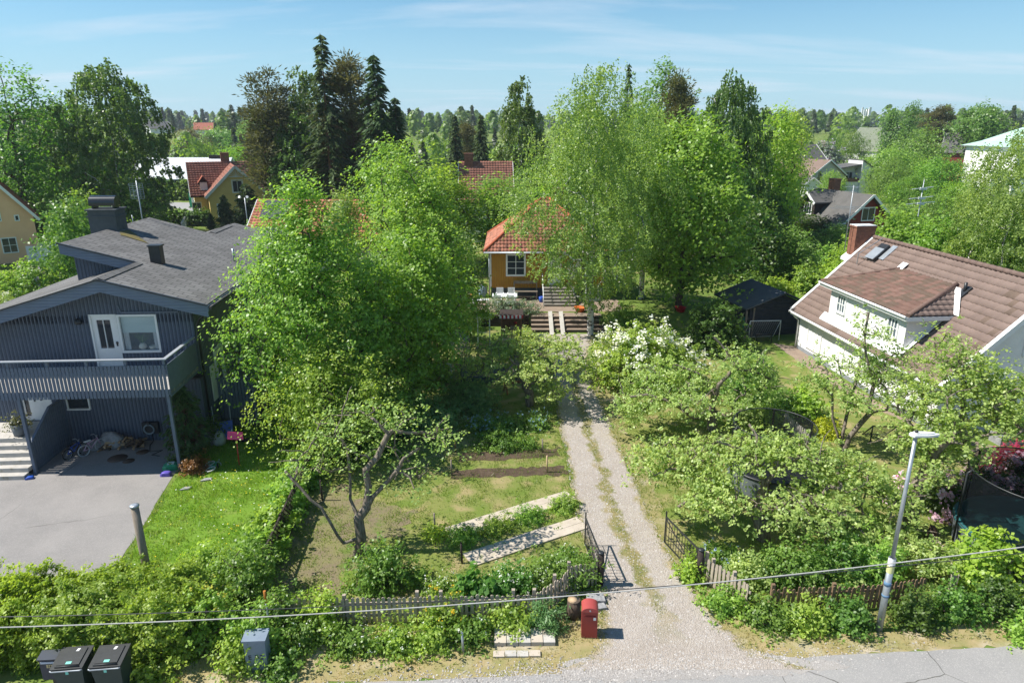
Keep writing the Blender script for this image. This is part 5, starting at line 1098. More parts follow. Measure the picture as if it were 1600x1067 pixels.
# the centre apple beside the drive
ba = G(828, 634); Y0 = ba.y
L2 = [(None, [ba, q(826, 612), q(822, 600)]), (0, [q(822, 600), q(800, 580, .1), q(775, 565, .2), q(750, 560, .2)]), (0, [q(826, 605), q(845, 592, -.2), q(868, 580, -.3), q(890, 560, -.3)]), (0, [q(824, 600), q(835, 570, .5), q(850, 545, .8)]), (0, [q(822, 602), q(812, 575, -.6), q(795, 560, -1)])]
CL = []
for (px, py, dy, rx, ry, rz, n) in ((760, 555, .2, 1.4, 1.3, .5, 26), (815, 535, .8, 1.6, 1.4, .5, 34), (870, 545, .2, 1.3, 1.3, .55, 26), (850, 580, -1.2, 1.2, 1.1, .5, 22), (805, 590, -1.3, 1.1, 1, .4, 14), (905, 575, -.5, .6, .9, .6, 12), (865, 615, -1.2, .7, .8, .45, 12), (730, 575, .5, .8, .8, .4, 10), (800, 560, .0, 1.5, 1.2, .4, 18)):
    CL += blob(rg0, q(px, py, dy), (rx, ry, rz), n)
apple_tree('spreading apple tree beside the middle of the gravel drive', ba, L2, CL, 12, .20, 80, L=.115, Wd=.08)
# right of the drive, farther
ba = G(1112, 672); Y0 = ba.y
L3 = [(None, [ba, q(1112, 640), q(1114, 612)]), (0, [q(1114, 630), q(1125, 600, -.1), q(1146, 575, -.1), q(1142, 560, 0), q(1128, 540, .1), q(1115, 525, .2)]), (0, [q(1114, 612), q(1106, 590, .3), q(1085, 580, .5), q(1055, 570, .6)]), (0, [q(1112, 645), q(1085, 650, -.6), q(1040, 625, -.9), q(1010, 615, -.9), q(985, 620, -.9)]), (0, [q(1146, 575, -.1), q(1180, 580, .0), q(1205, 592, .1)]), (0, [q(1113, 640), q(1135, 650, -.9), q(1160, 640, -1.2)])]
CL = []
for (px, py, dy, rx, ry, rz, n) in ((1050, 585, .7, 1.6, 1.2, .6, 34), (1000, 620, -.3, 1.2, 1.2, .6, 26), (1060, 630, -.9, 1.5, 1.2, .5, 28), (985, 645, -.8, .8, .8, .4, 12), (1150, 560, .2, 1.2, 1.1, .5, 20), (1190, 595, .2, 1.1, 1.1, .6, 20), (1155, 630, -.9, 1.0, 1.0, .5, 16), (1095, 600, .8, 1.2, 1.0, .5, 18), (1020, 600, .3, 1.1, 1, .5, 14)):
    CL += blob(rg0, q(px, py, dy), (rx, ry, rz), n)
apple_tree('apple tree with thick dark upright trunk right of the drive below the white flowering shrub', ba, L3, CL, 13, .22, 90, dead=40)
# the big front right apple
ba = G(1192, 842); Y0 = ba.y
L4 = [(None, [ba, q(1188, 815), q(1180, 795, .1)]), (0, [q(1182, 800), q(1160, 778, .1), q(1130, 765, .1), q(1090, 770, -.2), q(1060, 790, -.4)]), (0, [q(1180, 795, .1), q(1195, 765, .3), q(1190, 730, .5), q(1165, 705, .7), q(1120, 690, .8)]), (0, [q(1190, 760, .3), q(1215, 735, .2), q(1250, 715, .3), q(1300, 720, .2)]), (0, [q(1182, 800), q(1220, 790, -.4), q(1270, 785, -.9), q(1330, 810, -1.3)]), (0, [q(1190, 730, .5), q(1180, 680, 1.0), q(1170, 665, 1.3)])]
CL = []
for (px, py, dy, rx, ry, rz, n) in ((1075, 755, .0, 1.1, 1.1, .6, 32), (1040, 715, .9, 1.0, 1.1, .5, 24), (1130, 710, .8, 1.3, 1.2, .5, 34), (1120, 780, -.4, 1.0, .9, .5, 22), (1190, 700, .7, 1.2, 1.2, .4, 26), (1250, 715, .4, 1.3, 1.3, .5, 34), (1320, 740, .2, 1.3, 1.2, .6, 36), (1380, 780, -.1, 1.0, 1.1, .7, 28), (1270, 800, -1.0, 1.4, 1.0, .6, 36), (1340, 840, -1.2, 1.2, .8, .7, 30), (1300, 880, -1.6, .9, .6, .5, 18), (1400, 850, -.8, .8, .8, .8, 22), (1290, 915, -2.3, .6, .4, .45, 8), (1010, 735, .3, .5, .7, .3, 8)):
    CL += blob(rg0, q(px, py, dy), (rx, ry, rz), n)
apple_tree('huge spreading apple tree with drooping branches behind the street fence', ba, L4, CL, 14, .24, 95, dead=60)
# two in the neighbour's garden
ba = G(1316, 706); Y0 = ba.y
L5 = [(None, [ba, q(1312, 700)]), (0, [ba, q(1309, 680), q(1302, 655, .1), q(1300, 635, .2)]), (0, [ba, q(1316, 680), q(1322, 650, .3)]), (0, [ba, q(1328, 682, -.1), q(1345, 660, -.1), q(1358, 645, -.1), q(1385, 640, .1)]), (0, [q(1356, 645), q(1365, 600, .2), q(1350, 540, .6), q(1358, 490, .8)]), (0, [q(1322, 650, .3), q(1335, 600, .5), q(1345, 560, .8)])]
CL = []
for (px, py, dy, rx, ry, rz, n) in ((1310, 605, .4, 1.2, 1.2, .5, 18), (1345, 575, .7, 1.2, 1.2, .9, 24), (1385, 600, .5, 1.1, 1.1, .7, 20), (1355, 520, .8, .55, .7, 1.2, 12), (1400, 560, .7, .8, .9, .7, 14), (1340, 630, -.2, 1.1, .9, .35, 14), (1290, 570, .7, .6, .7, .5, 8), (1410, 635, .1, .9, .9, .5, 14)):
    CL += blob(rg0, q(px, py, dy), (rx, ry, rz), n)
apple_tree('apple tree with three bare leaning trunks on the lawn by the white house', ba, L5, CL, 15, .15, 85)
ba = G(1424, 832); Y0 = ba.y
L6 = [(None, [ba, q(1424, 800), q(1430, 765)]), (0, [q(1430, 770), q(1452, 720, .5), q(1440, 685, .8), q(1420, 660, 1.2), q(1402, 640, 1.6)]), (0, [q(1430, 768), q(1470, 715, .8), q(1500, 665, 1.2), q(1510, 600, 1.6)]), (0, [q(1452, 720, .5), q(1480, 690, .0), q(1540, 680, .1)])]
CL = []
for (px, py, dy, rx, ry, rz, n) in ((1450, 620, 1.4, 1.2, 1.3, .7, 28), (1500, 580, 1.7, 1.3, 1.3, .8, 32), (1540, 620, 1.3, 1.3, 1.2, .8, 30), (1480, 670, .6, 1.2, 1.2, .6, 28), (1560, 660, .6, 1.2, 1.2, .6, 24), (1430, 690, .6, .9, .9, .5, 16), (1440, 735, -.1, .7, .7, .4, 9), (1500, 705, .5, .9, .8, .4, 12), (1590, 610, 1, 1.0, 1.1, .8, 22), (1475, 545, 1.8, .6, .6, .6, 9), (1620, 680, .5, 1, 1, .6, 14)):
    CL += blob(rg0, q(px, py, dy), (rx, ry, rz), n)
apple_tree('leafy apple tree with a thick leaning limb beside the street lamp', ba, L6, CL, 16, .22, 105)

# big lime green trees left of centre
x, h, w = spot(490, 247, 280, 27.0)
tr = limb_nodes([(None, [(0, 0, 0), (.1, .1, 1.2)]), (1, [(-.3, .2, 3), (-.6, .3, 5), (-.7, .4, 7.5)]), (1, [(.4, .0, 3), (.9, .2, 5), (1.3, .2, 7)]), (1, [(.1, .5, 3), (.0, .4, 6), (-.2, .2, 9)])])
put_tree('cherry_tree', 'tall bright green cherry tree in front of the slate house gable', 'tree', (x - .1, 27.0, 0), broad_meshes(21, h + .1, w * 1.04, 'lime', n=640, per=84, sig=.40, fp=.85, L=.135, Wd=.095, base=.07, mid=.30, top=.25, lobes=.16, trunk=tr, r0=.24, shell=.45, bot=.12, flat=.62))
x, h, w = spot(648, 206, 195, 34.0)
put_tree('hornbeam_tree', 'layered yellow green tree between the cherry and the ochre house', 'tree', (x, 34.0, 0), broad_meshes(22, h, w, 'lime', n=380, per=84, sig=.46, fp=.75, L=.145, Wd=.10, base=.12, mid=.36, top=.75, lobes=.15, r0=.24, shell=.42, flat=.4, dome=.2))
x, h, w = spot(640, 350, 190, 29.5)
put_tree('young_maple', 'mid green maple tucked low between the two tall green trees', 'tree', (x, 29.5, 0), broad_meshes(23, h, w, 'maple', n=260, per=76, sig=.42, L=.16, Wd=.12, base=.16, mid=.4, top=.9, lobes=.2, r0=.16, shell=.42))
x, h, w = spot(714, 340, 88, 38.5)
put_tree('young_maple', 'narrow leafy tree at the left corner of the ochre house', 'tree', (x, 38.5, 0), broad_meshes(24, h, w, 'mid', n=130, per=80, sig=.40, L=.14, Wd=.1, base=.16, r0=.12, mid=.45))
x, h, w = spot(512, 520, 220, 24.2)
put_tree('cherry_sapling', 'low leafy cherry sapling under the tall cherry tree', 'tree', (x, 24.2, 0), broad_meshes(25, h, w, 'lime', n=200, per=76, sig=.36, L=.115, Wd=.08, base=.1, r0=.1, mid=.4, shell=.5))
x, h, w = spot(605, 590, 130, 27.0)
put_tree('plum_tree', 'dark trunked plum tree behind the front left apple tree', 'tree', (x, 26.6, 0), broad_meshes(26, h, w, 'lime', n=120, per=76, sig=.36, L=.115, Wd=.08, base=.25, r0=.12, mid=.5, shell=.5))
# the birch and the maple right of centre
put_tree('birch_tree', 'tall weeping birch with white trunk at the end of the drive', 'tree', G(922, 524), birch_meshes(31, 16.2, 9.3, n=560, strings=8, per=15, L=.125, Wd=.09, base=.13, mid=.34, top=.75, r0=.21, drop=(.5, 2.2)))
x, h, w = spot(1010, 150, 190, 47.5)
put_tree('birch_tree', 'second weeping birch close behind the tall one, right of it', 'tree', (x, 47.5, gz(x, 47.5)), birch_meshes(32, h - .5, w, n=300, strings=7, per=13, L=.15, Wd=.105, base=.15, r0=.19))
x, h, w = spot(1070, 178, 225, 45.0)
put_tree('maple_tree', 'broad leafy maple right of the weeping birch', 'tree', (x, 45.0, gz(x, 45)), broad_meshes(33, h, w * 1.02, 'maple', n=430, per=63, sig=.54, L=.22, Wd=.18, base=.12, mid=.4, top=.7, lobes=.22, r0=.26, shell=.4, flat=.6))
# ------------------------------------------------------------------ background trees
BGC = {}
def bg(kind, seed, h, w, **kw):
    key = (kind, seed)
    if key not in BGC:
        f = {'spruce': spruce_meshes, 'pine': pine_meshes, 'birch': birch_meshes}.get(kind)
        BGC[key] = ((f or broad_meshes)(seed, h, w, **kw) if f else broad_meshes(seed, h, w, **dict(dict(n=150, per=54, sig=.95, L=.34, Wd=.26, sides=5, minr=.03, shell=.4), **kw)), h, w)
    return BGC[key]
def bgtree(name, label, cx, top, wpx, Y, kind, seed, rz=0, hh=None, group='trees beyond the garden', **kw):
    x, zt, w = spot(cx, top, wpx, Y); gz_ = gz(x, Y); h = zt - gz_; ms, h0, w0 = bg(kind, seed, h, w, **kw)
    return put_tree(name, label, 'tree', (x, Y, gz_), ms, R(rz), (w / w0, w / w0, h / h0), group)
T = bgtree
# left
T('ash_tree', 'tall airy ash tree at the left edge behind the peach house', 25, 68, 190, 74, 'a1', 201, pal='poplar', n=150, per=72, sig=.95, L=.36, Wd=.24, lobes=.3, base=.08)
T('large_birch', 'huge dense green birch left of the white roofed house', 178, 84, 190, 80, 'birch', 202, pal='bgbirch', n=420, strings=7, per=14, L=.30, Wd=.22, base=.05, drop=(.8, 2.6), r0=.35, mid=.4)
T('large_birch', 'lower birch filling the gap between the ash and huge birch', 100, 150, 150, 86, 'birch', 202, 70)
T('lime_tree', 'low spreading tree in front of the peach house hedge', 135, 292, 105, 62, 'lt', 203, pal='mid', n=120, per=60, sig=.7, L=.26, Wd=.2, base=.1)
T('lime_tree', 'small leafy tree between the ash tree and slate house chimney', 95, 245, 100, 84, 'lt', 203, 80)
T('lime_tree', 'round tree at the foot of the huge birch', 215, 262, 90, 76, 'lt', 203, 200)
T('garden_tree', 'bushy tree growing beyond the slate house chimney', 120, 305, 110, 52, 'lt', 203, 140)
# conifers
T('pine_tree', 'dark bushy pine left of the tall spruce', 428, 92, 92, 86, 'pine', 211, pal='pine', n=95, per=170, base=.12, sig=.9, L=.55, Wd=.15)
T('birch_clump', 'grey green birch between the pine and tall spruce', 482, 97, 95, 88, 'birch', 212, pal='bgbirch', n=260, strings=6, per=13, L=.28, Wd=.2, base=.1, r0=.22)
T('spruce_tree', 'tallest ragged spruce with a pointed top and bare middle', 513, 52, 100, 80, 'spruce', 213, levels=46, per=7, sparse=.25, card=.85, base=.2)
T('pine_tree', 'rusty brown pine leaning against the tallest spruce', 548, 78, 84, 82, 'pine', 214, 0, pal='brown', n=60, per=150, base=.35, sig=.8, L=.5, Wd=.14)
T('spruce_tree', 'dense dark spruce right of the tallest spruce', 592, 82, 100, 79, 'spruce', 215, levels=44, per=9, card=.9, base=.08)
T('spruce_tree', 'low dark spruce leaning out right of the dense spruce', 622, 150, 75, 82, 'spruce', 215, 60)
T('spruce_tree', 'dark spruce filling behind the pine trunks', 560, 165, 100, 92, 'spruce', 215, 120)
T('spruce_tree', 'short dark spruce behind the yellow house', 400, 190, 70, 120, 'spruce', 215, 200)
T('birch_clump', 'pale birch low beneath the tall conifers', 470, 170, 100, 84, 'birch', 212, 90)
T('lime_tree', 'bright leafy tree behind the cherry tree and red roofed house', 610, 196, 95, 56, 'rl', 220, pal='lime', n=170, per=60, sig=.62, L=.24, Wd=.18, base=.1)
T('lime_tree', 'bright sapling rising above the orange roof panels', 540, 285, 60, 54, 'rl', 220, 60)
T('lime_tree', 'bright bushy tree left of the ochre house roof', 775, 262, 110, 62, 'rl', 220, 130)
T('lime_tree', 'wide bright tree directly behind the layered tree', 690, 240, 110, 60, 'rl', 220, 250)
T('conifer_hedge', 'dark clipped conifer standing before the yellow gable', 388, 288, 60, 84, 'spruce', 230, levels=30, per=12, card=.55, base=.02, droop=-.2)
T('conifer_hedge', 'narrow dark conifer left of the clipped one', 352, 305, 34, 84, 'spruce', 230, 50)
T('conifer_hedge', 'small dark conifer by the yellow house corner', 330, 334, 18, 86, 'spruce', 230, 100)
# centre background
T('birch_tree_far', 'blue green birch alone against the sky in the middle', 812, 113, 88, 84, 'birch', 212, 200)
T('spruce_tree', 'dark spruce pair left of the lone middle birch', 712, 178, 40, 120, 'spruce', 215, 300)
T('spruce_tree', 'darkest spruce below the lone middle birch', 752, 178, 46, 112, 'spruce', 215, 30)
T('pine_tree', 'brownish pine between two dark spruces', 730, 188, 40, 125, 'pine', 214, 70)
T('spruce_tree', 'brown topped spruce peeping behind the tall birch', 977, 98, 45, 82, 'spruce', 213, 110)
T('poplar_tree', 'rounded deep green tree behind the tall birch', 1030, 84, 110, 78, 'po', 240, pal='poplar', n=200, per=63, sig=.8, L=.32, Wd=.24, lobes=.25, base=.1)
T('pine_tree', 'rust brown pine beside the rounded deep green tree', 1052, 108, 62, 70, 'pine', 214, 160)
T('large_birch', 'wide pale birch to the right of the maple', 1135, 102, 150, 64, 'birch', 202, 160)
T('lime_tree', 'sunny yellow green tree right of the wide birch', 1205, 155, 105, 68, 'rl', 221, pal='limey', n=220, per=60, sig=.65, L=.25, Wd=.19, base=.06)
T('lime_tree', 'second sunny tree lower and right of the wide birch', 1232, 165, 66, 76, 'rl', 221, 90)
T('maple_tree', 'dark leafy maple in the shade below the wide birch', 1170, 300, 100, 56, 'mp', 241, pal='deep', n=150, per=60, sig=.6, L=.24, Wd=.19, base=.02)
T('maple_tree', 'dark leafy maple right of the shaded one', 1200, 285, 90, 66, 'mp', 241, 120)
T('garden_tree', 'leafy tree hiding the house behind the ochre roof', 900, 250, 140, 64, 'rl', 220, 320)
T('garden_tree', 'green tree behind the gap of birch and ochre roof', 840, 235, 100, 70, 'mp', 242, pal='mid', n=150, per=60, sig=.6, L=.24, Wd=.19, base=.02)
T('garden_tree', 'broad tree filling behind the maple crown', 1100, 200, 140, 62, 'mp', 242, 140)
# right hill
T('round_tree', 'rounded light green tree on the lawn above the shed', 1238, 350, 76, 56, 'rt', 250, pal='mid', n=150, per=63, sig=.45, L=.17, Wd=.12, base=.03)
MAPS = ((1400, 318, 125, 47, 0, 'left end'), (1462, 330, 110, 44, 70, 'second'), (1515, 322, 110, 46, 150, 'third'), (1565, 335, 105, 42, 220, 'fourth'), (1625, 330, 120, 43, 280, 'right end'))
for i, (cx, tp, w_, Y, rz, nm) in enumerate(MAPS):
    T('maple_tree', 'bright green maple in the row behind the brown roof, %s of the row' % nm, cx, tp, w_, Y, 'mr', 251, rz, group='maples behind the white house', pal='maple', n=210, per=63, sig=.52, L=.21, Wd=.17, base=.04)
T('willow_tree', 'thin airy pale tree at the right edge before the villa', 1572, 188, 185, 40, 'birch', 252, pal='birch', n=380, strings=7, per=15, L=.12, Wd=.08, base=.25, r0=.14, drop=(.3, 1.2))
for cx, tp, w_, Y, nm, sd, rz in ((1440, 195, 110, 150, 'mid green tree above the row of maples', 260, 0), (1400, 222, 90, 135, 'bright tree right of the white balcony house', 261, 40), (1395, 245, 80, 118, 'dense tree beside the balcony house wall', 260, 100), (1470, 240, 100, 122, 'broad bright tree before the red boarded house', 261, 130),
                                  (1330, 200, 60, 190, 'round tree left of the green grey house', 260, 170), (1300, 206, 50, 215, 'round tree above the lilac bush', 260, 210), (1350, 240, 60, 150, 'yellow green tree between two white houses', 261, 250), (1420, 270, 90, 96, 'leafy tree behind the dark brown house', 260, 280),
                                  (1500, 278, 80, 98, 'leafy tree below the villa porch', 261, 310), (1300, 262, 40, 122, 'small bush like tree left of the white garage', 261, 20), (1545, 285, 90, 90, 'tree standing before the green roofed villa', 260, 60), (1450, 300, 90, 80, 'tree above the right part of the brown roof', 260, 330)):
    T('hill_tree', nm, cx, tp, w_, Y, 'h%d' % sd, sd, rz, group='trees on the right hill', pal='mid' if sd == 260 else 'maple', n=170, per=54, sig=.9, L=.36, Wd=.28, base=.03)
T('poplar_tree', 'small upright poplar on the skyline, left of its taller twin', 1391, 165, 30, 210, 'pp', 270, pal='poplar', n=110, per=70, sig=.9, L=.5, Wd=.36, base=.05)
T('poplar_tree', 'taller upright poplar on the skyline', 1420, 153, 28, 205, 'pp', 270, 100)
T('pine_tree', 'dark brown pine on the skyline beside the wind swept tree', 1462, 162, 50, 170, 'pine', 214, 220)
T('windswept_tree', 'flat topped wind swept tree on the right skyline', 1510, 156, 85, 165, 'ws', 271, pal='poplar', n=110, per=80, sig=1.0, L=.5, Wd=.38, base=.45, lobes=.3, flat=.45, lean=(2.5, 0))
T('spruce_tree', 'dark conifer growing beside the white garage', 1279, 268, 16, 128, 'spruce', 230, 20)
T('spruce_tree', 'young spruce in front of the dark brown house', 1328, 298, 44, 78, 'spruce', 213, 70)
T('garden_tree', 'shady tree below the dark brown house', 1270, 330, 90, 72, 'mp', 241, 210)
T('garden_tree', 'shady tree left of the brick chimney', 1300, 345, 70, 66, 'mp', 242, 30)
T('garden_tree', 'yellow green bush tree against the brick chimney', 1325, 365, 60, 50, 'rt', 253, pal='limey', n=120, per=90, sig=.4, L=.16, Wd=.12, base=.02)
for cx, tp, w_, Y, nm, rz in ((300, 190, 60, 210, 'brown leaved tree right of the huge birch', 0), (345, 195, 80, 230, 'pale green tree between huge birch and pine', 60), (395, 180, 50, 260, 'far tree left of the bushy pine', 120), (320, 215, 60, 170, 'yellow green tree above the white sheet roof', 200), (370, 222, 70, 165, 'green tree above the yellow house chimney', 280)):
    T('far_tree', nm, cx, tp, w_, Y, 'h261' if rz else 'br', 261 if rz else 280, rz, group='trees behind the yellow house', pal='brown' if not rz else 'maple', n=120, per=80, sig=.9, L=.4, Wd=.3, base=.03)
for cx, tp, w_, Y, nm, rz in ((365, 163, 26, 320, 'dark spruce clump on the left skyline', 0), (272, 170, 10, 330, 'thin spruce on the left skyline', 50), (350, 175, 20, 340, 'second spruce right in the left skyline clump', 100)):
    T('skyline_spruce', nm, cx, tp, w_, Y, 'spruce', 215, rz, group='spruces on the skyline')
# the far wood: nobody could count it
def far_wood():
    rg = np.random.default_rng(9); P = []; N = []; C = []
    for Y, zt, n in ((112, 8.5, 26), (135, 9, 44), (158, 10, 60), (185, 10.5, 80), (225, 11, 90), (270, 9, 70), (330, 12, 80), (420, 13, 110), (560, 15, 130), (760, 18, 150), (1050, 22, 150)):
        for _ in range(int(n * 1.4)):
            x = rg.uniform(-1.2, 1.2) * Y; y = Y + rg.uniform(-20, 20) * (1 if Y < 260 else 2)
            if Y < 260 and any(abs(x - a) < b + 5 and abs(y - c) < 12 + b for a, c, b in ((-57, 133, 11), (60, 139, 10), (59, 127, 4), (71, 139, 10), (118, 222, 12), (106, 165, 8), (67, 168, 8), (106, 139, 15))): continue
            if Y < 200 and 40 < x < 130: continue
            if -190 < x < -130 and y < 350: continue
            h = zt * rg.uniform(.55, 1.12); w = h * rg.uniform(.45, .95); con = rg.random() < .3; m = 170 if Y > 200 else 420
            u = rg.random(m) ** .8; th = rg.uniform(0, 6.283, m); rr = w / 2 * ((1 - u) if con else np.sqrt(np.maximum(.05, 1 - (2 * u - .9) ** 2))) * rg.random(m) ** .3
            P.append(np.stack([x + rr * np.cos(th), y + rr * np.sin(th), gz(x, y) + h * (.03 + .97 * u)], 1)); N.append(nrmz(np.stack([np.cos(th), np.sin(th), np.full(m, .8)], 1) + rg.normal(size=(m, 3)) * .4))
            C.append(mixcol(rg, m, *(PAL['spruce'] if con else PAL['poplar' if rg.random() < .55 else 'deep' if rg.random() < .6 else 'mid']), np.full(m, rg.random()), .4))
    P = np.concatenate(P); N = np.concatenate(N); C = np.concatenate(C); sc = np.clip(P[:, 1] / 330, .8, 3.2)
    V = []; t = nrmz(np.cross(N, rg.normal(size=N.shape))); s = np.cross(N, t); l = (1.9 * np.clip(P[:, 1] / 330, .42, 3.2) * rg.uniform(.6, 1.3, len(P)))[:, None]
    V = np.stack([P - t * l / 2, P + s * l * .4, P + t * l / 2, P - s * l * .4], 1).reshape(-1, 3)
    tag(link('far_wood', np_mesh('far_wood', V, np.arange(4 * len(P)).reshape(-1, 4), LEAF, np.repeat(C, 4, 0))), kind='stuff')
far_wood()
# ------------------------------------------------------------------ shrubs, hedges, flowers, grass
def shrub_meshes(seed, w, d, h, pal, n=40, per=90, sig=.22, L=.088, Wd=.062, spur=.072, flower=None, stems=7, box=.0, up=.8, petals=None, base=.05, shell=.4, bark=None):
    """domed (box=0) to clipped (box=1) shrub: stems, leaf whorls, optional blossom (colours, number, size)"""
    rg = np.random.default_rng(seed); cl = []
    while len(cl) < n:
        u = rg.uniform(-1, 1, 3); u[2] = rg.random()
        r = (abs(u[0]) ** (2 + 6 * box) + abs(u[1]) ** (2 + 6 * box) + abs(u[2]) ** (2 + 6 * box))
        if r > 1 or rg.random() > .25 + .75 * r: continue
        wob = 1 + .16 * (1 - box) * math.sin(7 * u[0] + seed) * math.cos(5 * u[1] + 2 * seed)
        cl.append((u[0] * (w / 2 - sig) * wob, u[1] * (d / 2 - sig) * wob, base * h + u[2] * (h - sig - base * h) * wob))
    cl = np.array(cl); sp = 8; k = np.repeat(np.arange(n), sp); cu = rg.random(n)
    sc = cl[k] + rg.normal(size=(n * sp, 3)) * sig; sc[:, 2] = np.maximum(sc[:, 2], .03)
    v, f, c = cluster_leaves(rg, sc, max(2, per // sp), (spur, spur, spur * .7), L, Wd, *PAL[pal], up=up, dome=.2, axis=(0, 0, h * .3), outw=.6, cu=np.clip(cu[k] + rg.normal(size=n * sp) * .2, 0, 1), wr=.4)
    tr = [((0, 0, 0), -1)]
    for s in range(stems): a = rg.uniform(0, 6.28); tr.append(((math.cos(a) * w * .12, math.sin(a) * d * .12, h * .25), 0))
    sub = cl[rg.choice(n, min(n, 22), False)]; pos, par, rad = grow(rg, tr, sub, .035 + .012 * h, step=.4); V, F = tubes(pos, par, rad, 5, .004)
    out = [np_mesh('stems', V, F, bark or m_bark, smooth=True), np_mesh('leaves', v, f, LEAF, np.repeat(c, 4, 0))]
    if flower:
        c1, c2, nf, sz, fs = flower; q = rg.integers(0, len(sc), nf * 4); pts = sc[q]; out_ = nrmz(pts - np.array([0, 0, h * .25])); sco = (pts[:, 2] / h) + .6 * np.linalg.norm(pts[:, :2] / np.array([w / 2, d / 2]), axis=1); sco = sco + .55 * np.sin(pts[:, 0] * 2.1 + seed) * np.cos(pts[:, 1] * 1.7 + .5 * seed) * (w > 2); o = np.argsort(-sco)[:nf]
        o = o[rg.random(len(o)) < .95]; P = np.repeat(pts[o] + out_[o] * .10, fs, 0) + rg.normal(size=(len(o) * fs, 3)) * sz * .55; N = nrmz(np.repeat(out_[o], fs, 0) * .6 + np.array([0, 0, .5]) + rg.normal(size=P.shape) * .5)
        fv, ff = leaf_quads(rg, P, N, sz * .75, sz * .7, .1); out.append(np_mesh('blossom', fv, ff, PETAL, np.repeat(mixcol(rg, len(P), c1, c2), 4, 0)))
    return out
def put_shrub(name, label, cat, loc, ms, rz=0, group=None, sc=(1, 1, 1)):
    t = thing(name, label, cat, loc, rz, group); t.scale = sc
    for nm, m in zip(('stems', 'leaves', 'blossom'), ms): link(nm, m, t)
    return t
SEED = [500]
def bush(label, px, py, w, h, pal='mid', d=None, name='shrub', cat='shrub', group=None, rz=0, off=(0, 0), **kw):
    SEED[0] += 1; d = d or w; p = G(px, py); p.x += off[0]; p.y += off[1]; n = kw.pop('n', int(16 + 16 * w * d * .5 * (1 + h * .5) / 2)); n = min(int(n * 1.25), 240)
    return put_shrub(name, label, cat, p, shrub_meshes(SEED[0], w, d, h, pal, n=n, **kw), R(rz), group)
WHT = ((.75, .76, .68), (.85, .85, .82)); YEL = ((.75, .50, .02), (.80, .62, .05)); BLU = ((.30, .45, .75), (.45, .60, .85)); PNK = ((.70, .38, .58), (.86, .70, .80)); LIL = ((.42, .32, .52), (.62, .54, .66)); ORG = ((.42, .42, .05), (.55, .48, .10))
# street hedge at lower left and the bushes that follow it
hd = thing('clipped_hedge', 'wide clipped green hedge behind the wheelie bins', 'hedge', (-10.9, 14.35, 0), R(2))
for nm, m in zip(('stems', 'leaves'), shrub_meshes(400, 6.2, 2.5, 1.72, 'hedge', n=520, per=250, sig=.15, L=.095, Wd=.052, box=.85, up=.7, stems=14)): link(nm, m, hd)
bush('bushy shrub with yellow tipped shoots right of the clipped hedge', 330, 1005, 1.9, 1.65, 'lime', 1.7, flower=(*ORG, 26, .08, 4))
bush('bright leafy shrub on the grass behind the leaning post', 325, 900, 1.8, .95, 'lime', 1.8)
bush('lush shrub between the utility cabinet and the lawn', 385, 930, 1.9, 1.9, 'mid', 2.2)
bush('low green shrub at the right end of the clipped hedge', 268, 985, 1.6, 1.15, 'mid', 1.4)
bush('leafy bush behind the utility cabinet', 440, 985, 1.5, 1.25, 'mid', 1.0)
bush('low weeds under the wheelie bins', 225, 1060, 1.6, .5, 'lime', .9, spur=.06)
bush('low weeds at the right foot of the utility cabinet', 436, 1052, .8, .35, 'mid', .4)
bush('leafy shrub leaning over the top of the utility cabinet', 400, 1026, 1.3, 1.5, 'lime', .7)
bush('leafy shrub left of the utility cabinet', 372, 1042, .7, 1.0, 'lime', .7)
for i, (px, py, w, h, nm) in enumerate(((418, 880, 1.3, .95, 'nearest the street'), (437, 840, 1.3, .95, 'second from the street'), (455, 800, 1.3, 1.0, 'middle'), (472, 765, 1.2, 1.0, 'second from the far end'), (487, 735, 1.2, 1.0, 'at the far end'))):
    bush('vine mound on the left side of the lattice fence, %s' % nm, px, py, w, h, 'lime', 1.7, 'climbing_vine', 'vine', 'vine mounds on the lattice fence', off=(-.16, 0), L=.13, Wd=.11)
for i, (px, py, w, h, pal, nm) in enumerate(((475, 1004, 1.4, .6, 'mid', 'leftmost'), (545, 1011, 1.4, .42, 'mid', 'second from left'), (610, 1010, 1.5, .42, 'lime', 'third from left'), (672, 1009, 1.2, .48, 'lime', 'fourth from left'), (732, 998, 1.2, .5, 'mid', 'rightmost'))):
    bush('low weedy shrub in front of the picket fence, %s' % nm, px, py, w, h, pal, .8, 'weed_clump', 'weeds', 'weeds along the picket fence', flower=(*WHT, 10, .05, 4))
bush('lime green climber growing through the picket fence', 507, 982, .8, 1.15, 'limey', .7)
bush('round green shrub at the foot of the gnarled apple tree', 603, 915, 2.4, 1.25, 'mid', 1.9)
bush('pale yellow flowered plant hanging over the picket fence', 690, 968, .9, .85, 'lime', .7, 'flowering_plant', 'plant', flower=(*YEL, 42, .055, 5))
bush('white flowered perennial near the low end of the concrete strips', 695, 935, .9, .65, 'mid', .8, 'flowering_plant', 'plant', flower=(*WHT, 26, .05, 4))
bush('broad leaved perennial behind the picket fence', 745, 940, 1.5, .75, 'poplar', 1.2, 'perennial_plant', 'plant', L=.2, Wd=.13)
bush('white flowered perennial in the middle of the flower bed', 800, 925, 1.4, .85, 'poplar', 1.3, 'perennial_plant', 'plant', flower=(*WHT, 40, .055, 5))
bush('tall green perennial beside the diagonal fence', 848, 915, 1.3, .9, 'mid', 1.4, 'perennial_plant', 'plant', flower=(*WHT, 14, .05, 4))
bush('feathery green plant left of the left gate post', 903, 915, 1.2, 1.15, 'mid', 1.0, 'perennial_plant', 'plant', L=.12, Wd=.04)
